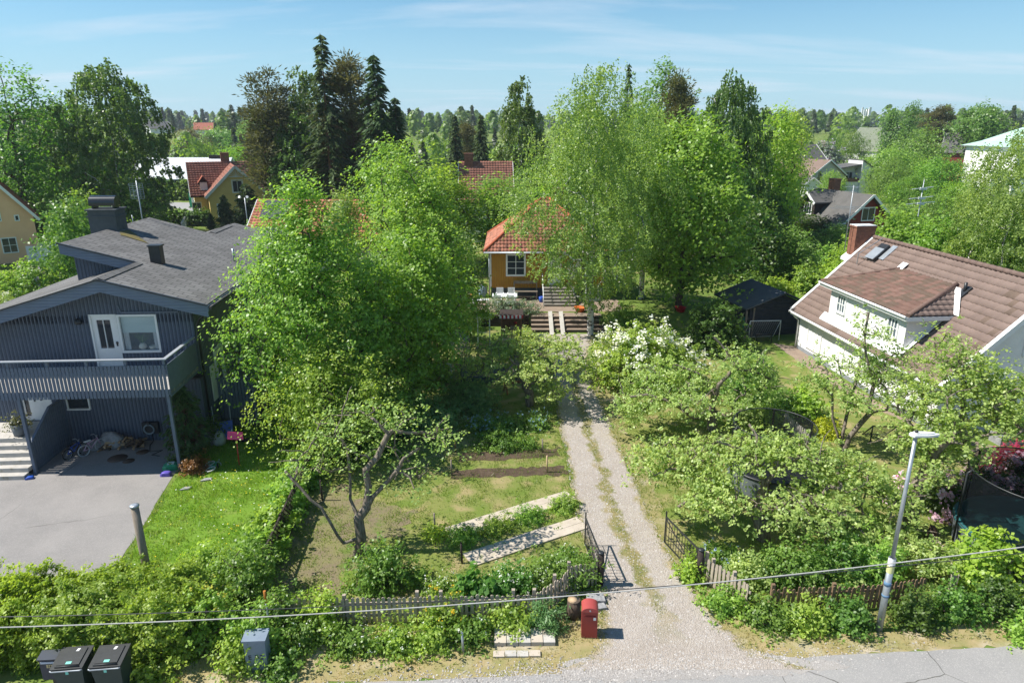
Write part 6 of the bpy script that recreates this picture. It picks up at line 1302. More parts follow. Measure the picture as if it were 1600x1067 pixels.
bush('low green plant by the flower bed end near the slabs', 880, 885, .9, .55, 'mid', .8, 'perennial_plant', 'plant', flower=(*WHT, 10, .05, 4))
bush('leafy shrub between the paving slabs and the fence', 795, 978, 1.5, .65, 'lime', .7)
bush('bluish green lavender clump near the tree stump', 852, 980, .75, .7, 'blue', .6, 'perennial_plant', 'plant', L=.14, Wd=.03)
# right of the gate
bush('yellow green plant at the foot of the open right gate', 1083, 905, .5, .75, 'limey', .5)
bush('pale round shrub just behind the short weathered fence', 1168, 912, 1.5, .95, 'apple', 1.2)
bush('forget me not patch in the shade of the big apple tree', 1128, 878, 1.3, .45, 'mid', 1.2, 'flower_patch', 'flowers', flower=(*BLU, 60, .04, 4))
bush('dark leafy shrub below the trunk of the big apple tree', 1235, 905, 2.6, 1.35, 'mid', 1.7)
bush('leafy shrub right of the big apple trunk', 1310, 900, 2.2, 1.3, 'mid', 1.6)
bush('tall grass like shrub behind the street lamp', 1365, 905, 1.6, 1.3, 'lime', 1.4, L=.16, Wd=.05)
for i, (px, py, w, h, pal, nm) in enumerate(((1130, 950, 1.1, .5, 'lime', 'nearest the gate'), (1195, 972, 1.2, .75, 'mid', 'second from the gate'), (1255, 978, 1.3, .8, 'lime', 'third from the gate'), (1320, 978, 1.3, .75, 'mid', 'just left of the street lamp'), (1425, 970, 1.4, .9, 'deep', 'just right of the street lamp'), (1490, 962, 1.5, .95, 'mid', 'second right of the street lamp'), (1556, 955, 1.6, 1.0, 'deep', 'at the right edge'))):
    bush('leafy roadside shrub before the right picket fence, %s' % nm, px, py, w, h, pal, 1.0, 'roadside_shrub', 'shrub', 'roadside shrubs on the right')
bush('bright yellow green bush in front of the nearer trampoline', 1535, 915, 2.6, 1.75, 'limey', 1.8, L=.13, Wd=.09)
bush('leafy sprig at the right edge beside the road', 1606, 1000, .9, .8, 'lime', .8)
bush('drooping shrub beneath the leafy apple tree at the fence corner', 1450, 905, 1.7, 1.3, 'apple', 1.3)
bush('dense bright green bush between the drive and the shed', 1168, 628, 3.2, 2.3, 'mid', 2.6, L=.12, Wd=.08)
bush('round green bush beside the yellow green one', 1218, 655, 2.0, 1.5, 'mid', 1.8)
bush('yellow green bush at the edge of the neighbour lawn', 1258, 655, 2.0, 1.5, 'limey', 1.7, L=.13, Wd=.1)
bush('small golden yellow bush by the three leaning trunks', 1290, 680, 1.0, .9, 'yellow', 1.0)
bush('green groundcover shrub behind the farther trampoline', 1180, 668, 2.6, 1.0, 'lime', 1.8)
bush('large white flowering shrub beside the drive', 1003, 600, 6.2, 3.3, 'lime', 4.2, n=200, per=110, sig=.3, L=.13, Wd=.09, flower=(*WHT, 520, .16, 9))
bush('dark evergreen shrub between the maple and the shed', 1115, 548, 3.6, 3.2, 'deep', 3.0, n=130, per=110, sig=.3, L=.13, Wd=.09)
bush('small leafy bush right of the birch trunk', 965, 515, 2.4, 2.0, 'lime', 2.0)
put_shrub('shrub', 'grey leaved hedge on the terrace edge below the white chairs', 'shrub', (.05, 43.55, .3), shrub_meshes(555, 3.6, 1.3, 1.55, 'grey', n=70, per=110, box=.3))
bush('dark green shrub beside the greenhouse roof', 702, 530, 3.2, 2.3, 'mid', 2.4)
bush('green shrub left of the playhouse', 735, 498, 1.8, 1.6, 'mid', 1.6)
bush('blue green leafy shrub in front of the greenhouse', 660, 675, 3.4, 1.6, 'blue', 2.6, L=.11, Wd=.055)
bush('second blue green shrub right in front of the greenhouse', 735, 640, 3.0, 1.5, 'blue', 2.4, L=.11, Wd=.055)
bush('pale blue forget me not drift in the long grass', 775, 672, 2.9, .55, 'mid', 1.6, 'flower_patch', 'flowers', flower=(*BLU, 260, .045, 5), n=60)
bush('small forget me not drift beside the drive', 838, 665, 1.2, .5, 'mid', 1.4, 'flower_patch', 'flowers', flower=(*BLU, 60, .045, 5))
bush('green leafy drift below the forget me nots', 785, 698, 3.4, .55, 'mid', 1.2, 'perennial_plant', 'plant')
bush('rough green growth behind the front left apple tree', 585, 705, 2.2, .9, 'mid', 1.8)
bush('rough growth at the far end of the lattice fence', 520, 680, 2.0, 1.3, 'lime', 1.6)
bush('leafy undergrowth around the trunk of the layered tree', 655, 600, 3.4, 2.3, 'mid', 2.4)
bush('leafy undergrowth between the tall cherry and the plum tree', 590, 620, 2.6, 2.0, 'lime', 2.0)
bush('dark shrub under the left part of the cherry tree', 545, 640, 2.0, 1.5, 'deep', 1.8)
bush('tuft of grass beside the upper wooden stake', 682, 838, .35, .3, 'limey', .3, 'weed_clump', 'weeds', n=8)
for (x0, y0, x1, y1, nm) in ((700, 852, 905, 786, 'grass ridge between the two concrete strips'),):
    for k in range(4):
        a = (k + .5) / 4; bush('%s, part %s' % (nm, ('at the low end', 'left of the middle', 'right of the middle', 'at the high end')[k]), x0 + (x1 - x0) * a, y0 + (y1 - y0) * a, 1.05, .30, 'lime', .45, 'grass_ridge', 'grass', 'grass ridge between the strips', rz=27, L=.12, Wd=.03, n=26, spur=.05)
# by the slate house
pm = spruce_meshes(601, 2.9, 1.5, 'spruce', base=.02, levels=26, per=12, card=.26, droop=-.5); put_tree('cypress_shrub', 'dark upright conifer beside the balcony post', 'shrub', (-12.75, 24.5, 0), pm)
bush('withered orange brown shrub beside the small green bicycle', 304, 735, .75, .5, 'dead' if 'dead' in PAL else 'brown', .6)
bush('dark low shrub under the upright conifer', 292, 722, 1.2, .6, 'deep', .9)
bush('leafy bushes at the left edge below the peach house', 45, 470, 5.5, 3.0, 'lime', 4.0, n=130, sig=.32, L=.15, Wd=.1, flower=(*LIL, 40, .14, 8))
bush('bright bush beside the white terrace wall', 105, 440, 3.5, 2.2, 'limey', 3.0, sig=.3, L=.15, Wd=.1)
bush('white blossoming bush at the left edge beside the slate house', 5, 500, 2.6, 2.0, 'apple', 2.5, flower=(*WHT, 60, .12, 7))
# rhododendrons and acer at the right
bush('pink flowering rhododendron right of the street lamp', 1452, 792, 2.4, 1.3, 'deep', 1.6, flower=(*PNK, 46, .17, 16), L=.14, Wd=.05)
bush('pink flowering rhododendron behind the nearer trampoline', 1535, 785, 3.0, 1.4, 'deep', 1.8, flower=(*PNK, 60, .17, 16), L=.14, Wd=.05)
bush('pink flowering rhododendron at the right edge', 1592, 770, 1.8, 1.4, 'deep', 1.5, flower=(*PNK, 40, .17, 16), L=.14, Wd=.05)
PAL['acer'] = ((.32, .035, .075), (.55, .08, .14)); bush('magenta red leaved shrub beside the paved court', 1578, 752, 2.0, 1.5, 'acer', 1.8, L=.13, Wd=.05)
# farther shrubs
bush('pale lilac bush above the rounded light green tree', 1243, 352, 3.8, 3.4, 'grey', 3.5, sig=.35, L=.2, Wd=.14, flower=(*LIL, 90, .2, 8))
bush('white blossoming bush left of the brick chimney', 1312, 402, 3.0, 3.6, 'grey', 3, sig=.35, L=.2, Wd=.14, flower=(*WHT, 60, .2, 7))
bush('large pale purple lilac on the hill behind the grey house', 1283, 277, 11, 8.5, 'grey', 9, n=150, sig=.8, L=.5, Wd=.36, spur=.25, flower=(*LIL, 200, .5, 9))
bush('bright meadow shrub above the shed roof', 1215, 470, 2.6, 1.7, 'limey', 2.2, sig=.3, L=.16, Wd=.11)
bush('second meadow shrub right of the maple', 1172, 452, 2.6, 1.5, 'mid', 2.2, sig=.3, L=.16, Wd=.11)
bush('third meadow shrub left of the brown roof', 1262, 455, 3.0, 2.2, 'lime', 2.6, sig=.3, L=.16, Wd=.11)
bush('green shrub between meadow and white house corner', 1285, 430, 2.6, 2.6, 'lime', 2.4, sig=.3, L=.16, Wd=.11)
bush('dark clipped hedge in front of the yellow house', 292, 352, 8.5, 1.9, 'deep', 2.5, box=.5, sig=.3, L=.24, Wd=.17)
bush('pale round bush before the white roofed house', 258, 312, 5.0, 4.0, 'mid', 4, sig=.4, L=.3, Wd=.22)
bush('second pale bush before the white roofed house', 292, 312, 4.5, 3.4, 'mid', 4, sig=.4, L=.3, Wd=.22)
bush('dark hedge beside the peach house', 90, 395, 12, 3.2, 'deep', 3, box=.4, n=130, sig=.4, L=.26, Wd=.18)
bush('leafy hedge beyond the dark brown house garden', 1240, 305, 8, 3.2, 'mid', 4, sig=.4, L=.3, Wd=.22)
bush('bright bush right of the white garage', 1290, 296, 6, 4, 'limey', 5, sig=.4, L=.3, Wd=.22)
bush('bright bush left of the white garage', 1238, 300, 6, 4, 'lime', 5, sig=.4, L=.3, Wd=.22)
bush('dark shrub right of the red roofed low house', 395, 392, 3.5, 2.5, 'deep', 3, sig=.35, L=.2, Wd=.14)

# grass blades and weeds: nobody could count them
def inside(P, poly):
    x, y = P[:, 0], P[:, 1]; r = np.zeros(len(P), bool); n = len(poly)
    for i in range(n):
        (x1, y1), (x2, y2) = poly[i], poly[(i + 1) % n]
        if y1 == y2: continue
        r ^= ((y1 > y) != (y2 > y)) & (x < (x2 - x1) * (y - y1) / (y2 - y1) + x1)
    return r
DRV = [tuple(G(l, py).xy) for py, l, r in LR] + [tuple(G(r, py).xy) for py, l, r in LR[::-1]]
YARD = P2((272, 741), (262, 757), (225, 820), (180, 885), (120, 930)) + [(-14.2, 13.0), (-30, 12.6), (-34, 23.5), (-17.9, 25.9), (-12.9, 26.3), (-12.55, 24.4)]
SOIL = P2((418, 900), (440, 840), (470, 785), (520, 760), (600, 785), (655, 800), (640, 830), (590, 842), (560, 880), (520, 930), (450, 935))
SLABS = [P2((690, 828), (887, 768), (900, 780), (704, 842)), P2((722, 866), (906, 806), (916, 826), (738, 884)), P2((768, 984), (868, 978), (876, 1012), (766, 1018)), P2((1208, 536), (1247, 543), (1300, 584), (1420, 660), (1268, 580))]
def blades(name, P, hmin, hmax, wid, c1, c2, seed):
    rg = np.random.default_rng(seed); n = len(P); th = rg.uniform(0, 6.283, n); h = rg.uniform(hmin, hmax, n); d = np.stack([np.cos(th), np.sin(th), np.zeros(n)], 1) * wid / 2
    lean = np.stack([rg.normal(size=n) * .5, rg.normal(size=n) * .5, np.ones(n)], 1) * h[:, None]; B = np.concatenate([P, np.array([[gz(a, b)] for a, b in P]).reshape(-1, 1)], 1)
    V = np.stack([B - d, B + d, B + lean], 1).reshape(-1, 3); C = mixcol(rg, n, c1, c2)
    tag(link(name, np_mesh(name, V, np.arange(3 * n).reshape(n, 3), LEAF, np.repeat(C, 3, 0))), kind='stuff')
rg = np.random.default_rng(91)
def field(n, x0, x1, y0, y1, avoid):
    P = rg.uniform((x0, y0), (x1, y1), (n, 2)); k = np.ones(len(P), bool)
    # patchy: dense clumps and thin places
    gd = rg.random((int(y1 - y0) * 2 + 3, int(x1 - x0) * 2 + 3)); fx = (P[:, 0] - x0) * 2; fy = (P[:, 1] - y0) * 2; ix = fx.astype(int); iy = fy.astype(int); fx -= ix; fy -= iy; fx = fx * fx * (3 - 2 * fx); fy = fy * fy * (3 - 2 * fy)
    vn = (gd[iy, ix] * (1 - fx) + gd[iy, ix + 1] * fx) * (1 - fy) + (gd[iy + 1, ix] * (1 - fx) + gd[iy + 1, ix + 1] * fx) * fy; k &= rg.random(len(P)) < np.clip((vn - .25) * 1.9, .12, 1)
    for a in avoid: k &= ~inside(P, a)
    return P[k]
ry = lambda x: np.interp(x, [p[0] for p in EDGE], [p[1] for p in EDGE])
A_ = [DRV, YARD, SOIL] + SLABS
P = field(150000, -12.5, 14, 14.6, 30, A_); P = P[P[:, 1] > ry(P[:, 0]) + 1.5]; blades('grass', P, .04, .12, .022, (.10, .18, .02), (.24, .30, .06), 1)
P = field(30000, -12.5, -7.2, 15.5, 29, A_); blades('lawn_grass', P, .05, .14, .022, (.10, .22, .015), (.22, .36, .035), 2)
P = field(36000, -9, 16, 12.9, 17.5, A_[1:]); dd = P[:, 1] - ry(P[:, 0]); P = P[(dd > .05) & (dd < 2.4) & ~(inside(P, DRV))]; blades('verge_grass', P, .03, .12, .02, (.30, .25, .10), (.46, .38, .20), 3)
P = field(16000, -9, 16, 12.9, 17.5, A_[1:]); dd = P[:, 1] - ry(P[:, 0]); P = P[(dd > .3) & (dd < 2.6) & ~(inside(P, DRV))]; blades('verge_weeds', P, .03, .13, .024, (.10, .18, .03), (.22, .30, .06), 4)
P = field(9000, -13.2, -10.4, 16, 24, [YARD]); P = P[rg.random(len(P)) < .6]; blades('yard_edge_grass', P, .05, .16, .024, (.12, .22, .02), (.28, .36, .06), 7)
P = field(2600, -12.3, -7.4, 16, 24, [YARD]); P = P[rg.random(len(P)) < .2]; zq = rg.uniform(.05, .12, len(P)); fv, ff = leaf_quads(rg, np.concatenate([P, zq[:, None]], 1), nrmz(np.array([0, 0, 1.]) + rg.normal(size=(len(P), 3)) * .2), .05, .05); wy = rg.random(len(P))[:, None] < .6; tag(link('lawn_flowers', np_mesh('lawn_flowers', fv, ff, PETAL, np.repeat(np.where(wy, np.array([[.8, .62, .03]]), np.array([[.8, .8, .75]])), 4, 0))), kind='stuff')
# along the drive's ridge and edges
pts = []
for i in range(len(LR) - 1):
    (a, l0, r0), (b, l1, r1) = LR[i], LR[i + 1]; n = int(abs(G(800, a).y - G(800, b).y) * 230)
    for _ in range(n):
        t = rg.random(); u = rg.choice([.53 + rg.normal() * .045, rg.normal() * .04, 1 + rg.normal() * .04])
        if .3 < u < .7 and (a + (b - a) * t > 965 or a + (b - a) * t < 600): continue
        q = G((l0 + (l1 - l0) * t) * (1 - u) + (r0 + (r1 - r0) * t) * u, a + (b - a) * t); pts.append((q.x, q.y))
blades('drive_grass', np.array(pts), .03, .11, .022, (.16, .20, .04), (.36, .33, .13), 5)
def stones(name, P, s0, s1, c1, c2):
    n = len(P); s = rg.uniform(s0, s1, n)[:, None, None] * rg.uniform(.6, 1.3, (n, 1, 3)) * np.array([1, 1, .6]); o = np.array([[1, 0, 0], [0, 1, 0], [-1, 0, 0], [0, -1, 0], [0, 0, 1]], float)[None] + rg.normal(size=(n, 5, 3)) * .18
    V = (o * s + np.concatenate([P, np.full((n, 1), .014)], 1)[:, None]).reshape(-1, 3); f = np.array([[0, 1, 4], [1, 2, 4], [2, 3, 4], [3, 0, 4]]); F = (f[None] + (np.arange(n) * 5)[:, None, None]).reshape(-1, 3)
    tag(link(name, np_mesh(name, V, F, TILE, np.repeat(mixcol(rg, n, c1, c2), 5, 0))), kind='stuff')
pts = []
for i in range(len(LR) - 1):
    (a, l0, r0), (b, l1, r1) = LR[i], LR[i + 1]
    for _ in range(int(abs(G(800, a).y - G(800, b).y) * 420)):
        t = rg.random(); u = rg.uniform(-.04, 1.04); q = G((l0 + (l1 - l0) * t) * (1 - u) + (r0 + (r1 - r0) * t) * u, a + (b - a) * t); pts.append((q.x, q.y))
q = np.stack([rg.normal(2.6, 3.2, 3200), np.zeros(3200)], 1); q[:, 1] = ry(q[:, 0]) + rg.normal(0, .22, 3200); q = q[(q[:, 0] > -8) & (q[:, 0] < 14)]
stones('gravel_stones', np.concatenate([np.array(pts), q]), .010, .030, (.26, .24, .22), (.52, .49, .46))
P = field(26000, -8, -2.5, 15.5, 22.5, [DRV]); P = P[inside(P, SOIL)]; P = P[rg.random(len(P)) < .8]; blades('soil_weeds', P, .03, .11, .028, (.10, .19, .03), (.2, .3, .06), 6)
# ------------------------------------------------------------------ fences, gates, street furniture
def picket_fence(label, path, h=.85, sp=.135, pw=.085, mat=m_picket, name='picket_fence', group=None, post_every=1.9, seed=0, round_top=False):
    rr = random.Random(seed); o = Vector((path[0][0], path[0][1], 0)); t = thing(name, label, 'fence', o, 0, group); P = [Vector((p[0], p[1], 0)) - o for p in path]
    pk = MB(); rl = MB(); posts = []; carry = 0
    for a, b in zip(P[:-1], P[1:]):
        d = (b - a); L = d.length; d.normalize(); n = Vector((d.y, -d.x, 0)); s = carry; 
        for z in (.25, h - .22): rl.bar(a + Vector((0, 0, z)) - n * .03, b + Vector((0, 0, z)) - n * .03, .035, .07)
        while s < L:
            p = a + d * s; hh = h * rr.uniform(.94, 1.03); tl = Vector((rr.uniform(-.02, .02), rr.uniform(-.02, .02), 0))
            x0 = p - d * pw / 2; x1 = p + d * pw / 2; z = Vector((0, 0, 1)); bt = z * .05; pts = [x0 + bt, x1 + bt, x1 + tl + z * (hh - .03), p + tl + z * hh, x0 + tl + z * (hh - .03)]
            pk.slab(pts, n * .022); s += sp
        carry = s - L; q = 0
        while q < L: posts.append(a + d * q - n * .09); q += post_every
    pk.obj('pickets', mat, t); rl.obj('rails', mat, t)
    for p in posts:
        m = MB(); m.box(p.x - .045, p.x + .045, p.y - .045, p.y + .045, 0, h + rr.uniform(.0, .12)); m.obj('post', mat, t)
    return t
g2 = lambda px, py: tuple(G(px, py).xy)
picket_fence('grey brown picket fence along the street left of the drive', [g2(432, 978), g2(540, 975), g2(690, 972), g2(835, 968)], .84, seed=1)
picket_fence('short diagonal picket fence running up to the left gate post', [g2(838, 966), g2(870, 945), g2(890, 925), g2(934, 914)], .84, seed=2)
picket_fence('short weathered picket fence angling from the right gate post', [g2(1098, 909), g2(1108, 915), g2(1140, 936), g2(1168, 958)], .86, seed=3, post_every=1.2)
picket_fence('dark picket fence along the street right of the gate', [g2(1205, 958), g2(1300, 956), g2(1380, 950), g2(1440, 940)], .82, seed=4, mat=M('brown_pickets', (.24, .16, .10), (.17, .11, .07), 4, .85, .2, bump=.3, bscale=30))
picket_fence('pale weathered picket fence going back from the street at right', [g2(1488, 935), g2(1470, 900), g2(1450, 868)], .82, seed=5, mat=M('pale_pickets', (.42, .36, .29), (.33, .28, .22), 4, .85, .2))
picket_fence('small pale picket fence between the two gardens', [g2(1224, 668), g2(1262, 700)], .7, seed=6, mat=M('white_worn_pickets', (.5, .46, .42), (.4, .36, .32), 4, .85, .2))
picket_fence('low white garden fence beside the yellow house', [(-43.5, 92), (-40.5, 84)], 1.3, .3, .2, m_white, seed=7, post_every=3)
# lattice fence on the left boundary
def lattice_fence():
    a = Vector((*g2(418, 905), 0)); b = Vector((*g2(497, 722), 0)); t = thing('lattice_fence', 'dark diamond lattice fence along the left edge of the garden', 'fence', a); d = b - a; L = d.length; d.normalize(); m = MB(); s = 0
    while s < L:
        for sg in (1, -1):
            p = d * (s if sg > 0 else s + .9) ; q = d * (s + .9 if sg > 0 else s); m.bar(p + Vector((0, 0, .08)), q + Vector((0, 0, .95)), .018, .028)
        s += .19
    m.obj('lattice', m_wooddark, t); m = MB(); m.bar(Vector((0, 0, .97)), d * L + Vector((0, 0, .97)), .05, .05); m.bar(Vector((0, 0, .06)), d * L + Vector((0, 0, .06)), .05, .05); m.obj('rails', m_wooddark, t); s = 0
    while s < L + .1: m = MB(); p = d * s; m.box(p.x - .04, p.x + .04, p.y - .04, p.y + .04, 0, 1.05); m.obj('post', m_wooddark, t); s += 1.8
lattice_fence()
# gates
for nm, px, py, lab, ang in (('L', 937, 914, 'black iron gate leaf swung open on the left gate post', 97), ('R', 1091, 909, 'black iron gate leaf swung open on the right gate post', 108)):
    p = G(px, py); t = thing('gate_post', 'round dark gate post on the %s of the drive' % ('left' if nm == 'L' else 'right'), 'post', p)
    m = MB(); m.tube([(0, 0, 0), (.01, 0, .6), (0, .01, 1.08)], [.10, .095, .09], 12); m.obj('post', m_wooddark, t); m = MB(); m.lathe([(.095, 1.075), (.10, 1.09), (.06, 1.12)], n=12); m.obj('cap', m_black, t)
    for hz in (.3, .9): m = MB(); m.bar((.0, .08, hz), (.0, .16, hz), .03, .05); m.obj('hinge', m_black, t)
    g = thing('iron_gate', lab, 'gate', p + Vector((math.cos(R(ang)) * .17, math.sin(R(ang)) * .17, 0)), R(ang)); W_ = 1.75; m = MB()
    m.bar((0, 0, .12), (W_, 0, .12), .03, .03); m.bar((0, 0, 1.0), (W_, 0, 1.0), .035, .04); m.bar((0, 0, .1), (0, 0, 1.05), .04, .04); m.bar((W_, 0, .1), (W_, 0, 1.2), .035, .035); m.bar((0, 0, .15), (W_, 0, .95), .025, .025); m.obj('frame', m_black, g)
    m = MB(); i = 0
    while i < 12: x = (i + .5) * W_ / 12; m.bar((x, 0, .12), (x, 0, 1.0), .014, .014); i += 1
    m.bar((0, 0, .4), (W_, 0, .4), .014, .014); m.bar((0, 0, .7), (W_, 0, .7), .014, .014); m.obj('bars', m_black, g)
# letter box
mb = thing('letter_box', 'red free standing letter box with a rounded lid by the drive', 'letter box', G(920, 990), R(-4))
m = MB(); w, d, h = .20, .17, .82
m.box(-w, w, -d, d, .03, h); bo = m.obj('body', m_redpaint, mb)
m = MB(); pf = [(math.cos(a) * (w + .012), h + math.sin(a) * .13) for a in np.linspace(0, math.pi, 13)]; n = len(pf); vs = [(x, -d - .03, z) for x, z in pf] + [(x, d + .02, z) for x, z in pf]
m.add(vs, [(i, i + 1, n + i + 1, n + i) for i in range(n - 1)], True); m.poly(vs[:n]); m.poly(vs[n:][::-1]); m.poly([vs[0], vs[n], vs[2 * n - 1], vs[n - 1]]); m.obj('lid', M('faded_red_lid', (.38, .07, .06), (.34, .06, .055), 4, .5, .35), mb)
m = MB(); m.box(-.155, .155, -d - .012, -d, .66, .70); m.obj('flap', M('dark_red', (.22, .03, .028)), bo); m = MB(); m.box(.09, .155, -d - .006, -d, .57, .65); m.obj('sticker', m_white, bo); m = MB(); m.lathe([(.022, 0), (.022, .012)], n=10); o = m.obj('lock', m_steel, bo); o.location = (0, -d - .03, h + .05); o.rotation_euler = (R(90), 0, 0)
m = MB(); m.box(-w + .02, w - .02, -d + .02, d - .02, 0, .03); m.obj('foot', m_steel, bo)
st = thing('tree_stump', 'sawn upright tree stump beside the red letter box', 'stump', G(896, 962)); m = MB(); m.tube([(0, 0, 0), (.01, 0, .25), (0, .01, .52)], [.20, .18, .175], 14); m.obj('bark', m_bark, st); m = MB(); m.lathe([(.0, .526), (.172, .524)], n=18); m.obj('cut_face', m_woodl, st)
for i, (px, py, s, nm) in enumerate(((930, 938, .26, 'larger grey kerb stone'), (937, 950, .17, 'smaller grey kerb stone'))):
    t = thing('kerb_stone', nm + ' behind the red letter box', 'stone', G(px, py), R(15 * i)); m = MB(); m.slab([(-s, -s * .6, 0), (s, -s * .7, 0), (s * .9, s * .6, 0), (-s * .9, s * .6, 0)], (0, 0, s * .5)); m.obj('block', m_stone, t)
# street lamp
lp = G(1373, 984); lmp = thing('street_lamp', 'galvanised street lamp with a flat white head and a leaning pole', 'street lamp', lp)
lean = Vector((.06, .12, 5.45)); m = MB(); m.tube([(0, 0, 0), lean * .38], [.085, .08], 12); m.tube([lean * .38, lean * .395], [.075, .05], 12); m.tube([lean * .395, lean], [.052, .045], 12); m.obj('pole', m_steel, lmp)
m = MB(); pts = [(-.14, -.05), (-.08, -.105), (.26, -.10), (.54, -.03), (.54, .03), (.26, .10), (-.08, .105), (-.14, .05)]; m.slab([(lean.x + x, lean.y + y, lean.z + .03) for x, y in pts], (0, 0, .05)); m.slab([(lean.x + x * .75 + .03, lean.y + y * .7, lean.z + .08) for x, y in pts], (0, 0, .035)); hd_ = m.obj('lamp_head', m_white, lmp)
m = MB(); m.box(lean.x + .1, lean.x + .5, lean.y - .06, lean.y + .06, lean.z + .012, lean.z + .03); m.obj('lens', m_glass_lit, hd_); m = MB(); m.lathe([(.035, 0), (.035, .06), (.01, .07)], tuple(lean + Vector((0, 0, .115))), 10); m.obj('sensor', m_black, hd_)
m = MB(); a_ = lean * .36; 
for dz, mt, nmm in ((0, m_white, 'sticker'), (-.22, M('yellow_sticker', (.65, .65, .30)), 'sticker')):
    m = MB(); m.tube([a_ + Vector((0, 0, dz)), a_ + Vector((.003, .005, dz + .20))], .09, 12, False); m.obj(nmm, mt, lmp)
m = MB(); m.tube([lean * .25, lean * .27], .092, 12); m.tube([lean * .19, lean * .2], .092, 12); m.obj('clamp', M('blue_tape', (.12, .22, .35)), lmp)
pp = thing('timber_post', 'leaning grey timber post with a metal cap in the hedge', 'post', G(240, 938)); m = MB(); m.tube([(0, 0, 0), (-.03, 0, 1.5), (-.05, .02, 2.95)], [.115, .105, .10], 14); m.obj('post', m_wood, pp); m = MB(); m.lathe([(.118, 0), (.118, .04), (.05, .055)], (-.05, .02, 2.94), 14); m.obj('cap', m_steel, pp)
def wire(name, label, pts, r, mat):
    m = MB(); m.tube(pts, r, 6); return tag(m.obj(name, mat), label, 'cable')
def span(p, q, sag, n=30): return [p.lerp(q, i / n) - Vector((0, 0, sag * 4 * (i / n) * (1 - i / n))) for i in range(n + 1)]
a = A(-260, 985, 9.6); b = A(1900, 812, 10.6); wire('overhead_cable', 'pale thick overhead cable crossing the whole street view', span(a, b, .50), .0105, M('pale_cable', (.45, .44, .42)))
a = A(-260, 966, 9.9); b = A(1900, 828, 10.9); wire('overhead_cable', 'thin dark overhead cable just beyond the pale one', span(a, b, .46), .008, m_black)
# bins
bn = thing('wheelie_bin', 'dark green wheelie bin with ribbed lid, right one of the pair', 'bin', G(165, 1078) + Vector((.30, -.02, -.03)), R(6), 'bins by the hedge'); bn.scale = (1, .74, 1)
def bin_parts(t):
    m = MB(); b = [(-.25, -.30), (.25, -.30), (.25, .28), (-.25, .28)]; tp = [(-.32, -.40), (.32, -.40), (.32, .36), (-.32, .36)]
    vs = [(x, y, .06) for x, y in b] + [(x, y, .98) for x, y in tp]; m.add(vs, [(3, 2, 1, 0), (0, 1, 5, 4), (1, 2, 6, 5), (2, 3, 7, 6), (3, 0, 4, 7), (4, 5, 6, 7)]); m.box(-.34, .34, -.42, -.405, .90, .97); bo = m.obj('body', M('bin_green', (.022, .04, .034), (.03, .05, .043), 5, .5, .4) if 'bin_green' not in bpy.data.materials else bpy.data.materials['bin_green'], t)
    m = MB(); ld = [(-.345, -.44, .985), (.345, -.44, .985), (.345, .38, 1.07), (-.345, .38, 1.07)]; m.slab(ld, (0, 0, .035)); m.slab([(-.24, -.32, 1.034), (.24, -.32, 1.034), (.24, .30, 1.098), (-.24, .30, 1.098)], (0, 0, .02)); m.tube([(-.25, -.37, 1.04), (.25, -.37, 1.04)], .028, 8); l = m.obj('lid', m_blackplastic, t)
    m = MB(); m.slab([(-.055, -.30, 1.058), (.065, -.30, 1.058), (.065, -.21, 1.067), (-.055, -.21, 1.067)], (0, 0, .006)); m.obj('sticker', M('mint_sticker', (.25, .68, .55)) if 'mint_sticker' not in bpy.data.materials else bpy.data.materials['mint_sticker'], l)
    m = MB(); m.slab([(.02, .17, 1.10), (.08, .17, 1.10), (.10, .27, 1.11), (.04, .27, 1.11)], (0, 0, .006)); m.obj('sticker', m_white, l); m = MB(); m.box(-.03, .03, -.432, -.42, .86, .94); m.obj('sticker', bpy.data.materials['mint_sticker'], bo)
    m = MB(); m.tube([(-.34, -.45, .99), (-.30, -.47, .975), (.30, -.47, .975), (.34, -.45, .99)], .016, 8); m.obj('handle', m_steel, t)
    for x in (-.27, .27): m = MB(); m.tube([(x - .03, .30, .10), (x + .03, .30, .10)], .10, 14); m.obj('wheel', m_rubber, t)
bin_parts(bn)
b2 = copy_tree(bn); b2.location = bn.location + Vector((-.82, -.06, 0)); b2['label'] = 'dark green wheelie bin with ribbed lid, left one of the pair beside the black mailbox'
mbx = thing('wall_mailbox', 'black mailbox on a post with a white slot strip and number plate', 'mailbox', G(76, 1078) + Vector((.20, .02, -.16)), R(4)); m = MB(); m.box(-.19, .19, -.10, .10, .55, 1.12); m.slab([(-.21, -.14, 1.12), (.21, -.14, 1.12), (.21, .12, 1.17), (-.21, .12, 1.17)], (0, 0, .02)); b_ = m.obj('body', M('ink_blue_metal', (.015, .022, .04), (.02, .03, .05), 4, .4, .5), mbx)
m = MB(); m.box(-.16, .16, -.112, -.10, 1.0, 1.05); m.obj('slot', M('pale_strip', (.55, .60, .68)), b_); m = MB(); m.box(-.045, .10, -.106, -.10, .88, .97); npn = m.obj('number_plate', M('tan_plate', (.60, .48, .25)), b_); m = MB(); m.box(-.035, .035, -.03, .03, 0, .55); m.obj('post', m_black, mbx)
def lettering(txt, size, loc, rot, mat, parent, name='lettering', depth=.004):
    c = bpy.data.curves.new(name, 'FONT'); c.body = txt; c.size = size; c.extrude = depth; c.align_x = 'CENTER'; c.align_y = 'CENTER'; o0 = bpy.data.objects.new(name + '_curve', c); COL.objects.link(o0)
    dg = bpy.context.evaluated_depsgraph_get(); me = bpy.data.meshes.new_from_object(o0.evaluated_get(dg)); bpy.data.objects.remove(o0); me.name = name; me.materials.clear(); me.materials.append(mat); o = link(name, me, parent); o.location = loc; o.rotation_euler = rot; return o
lettering('16', .085, (.027, -.108, .925), (R(90), 0, 0), m_black, npn)
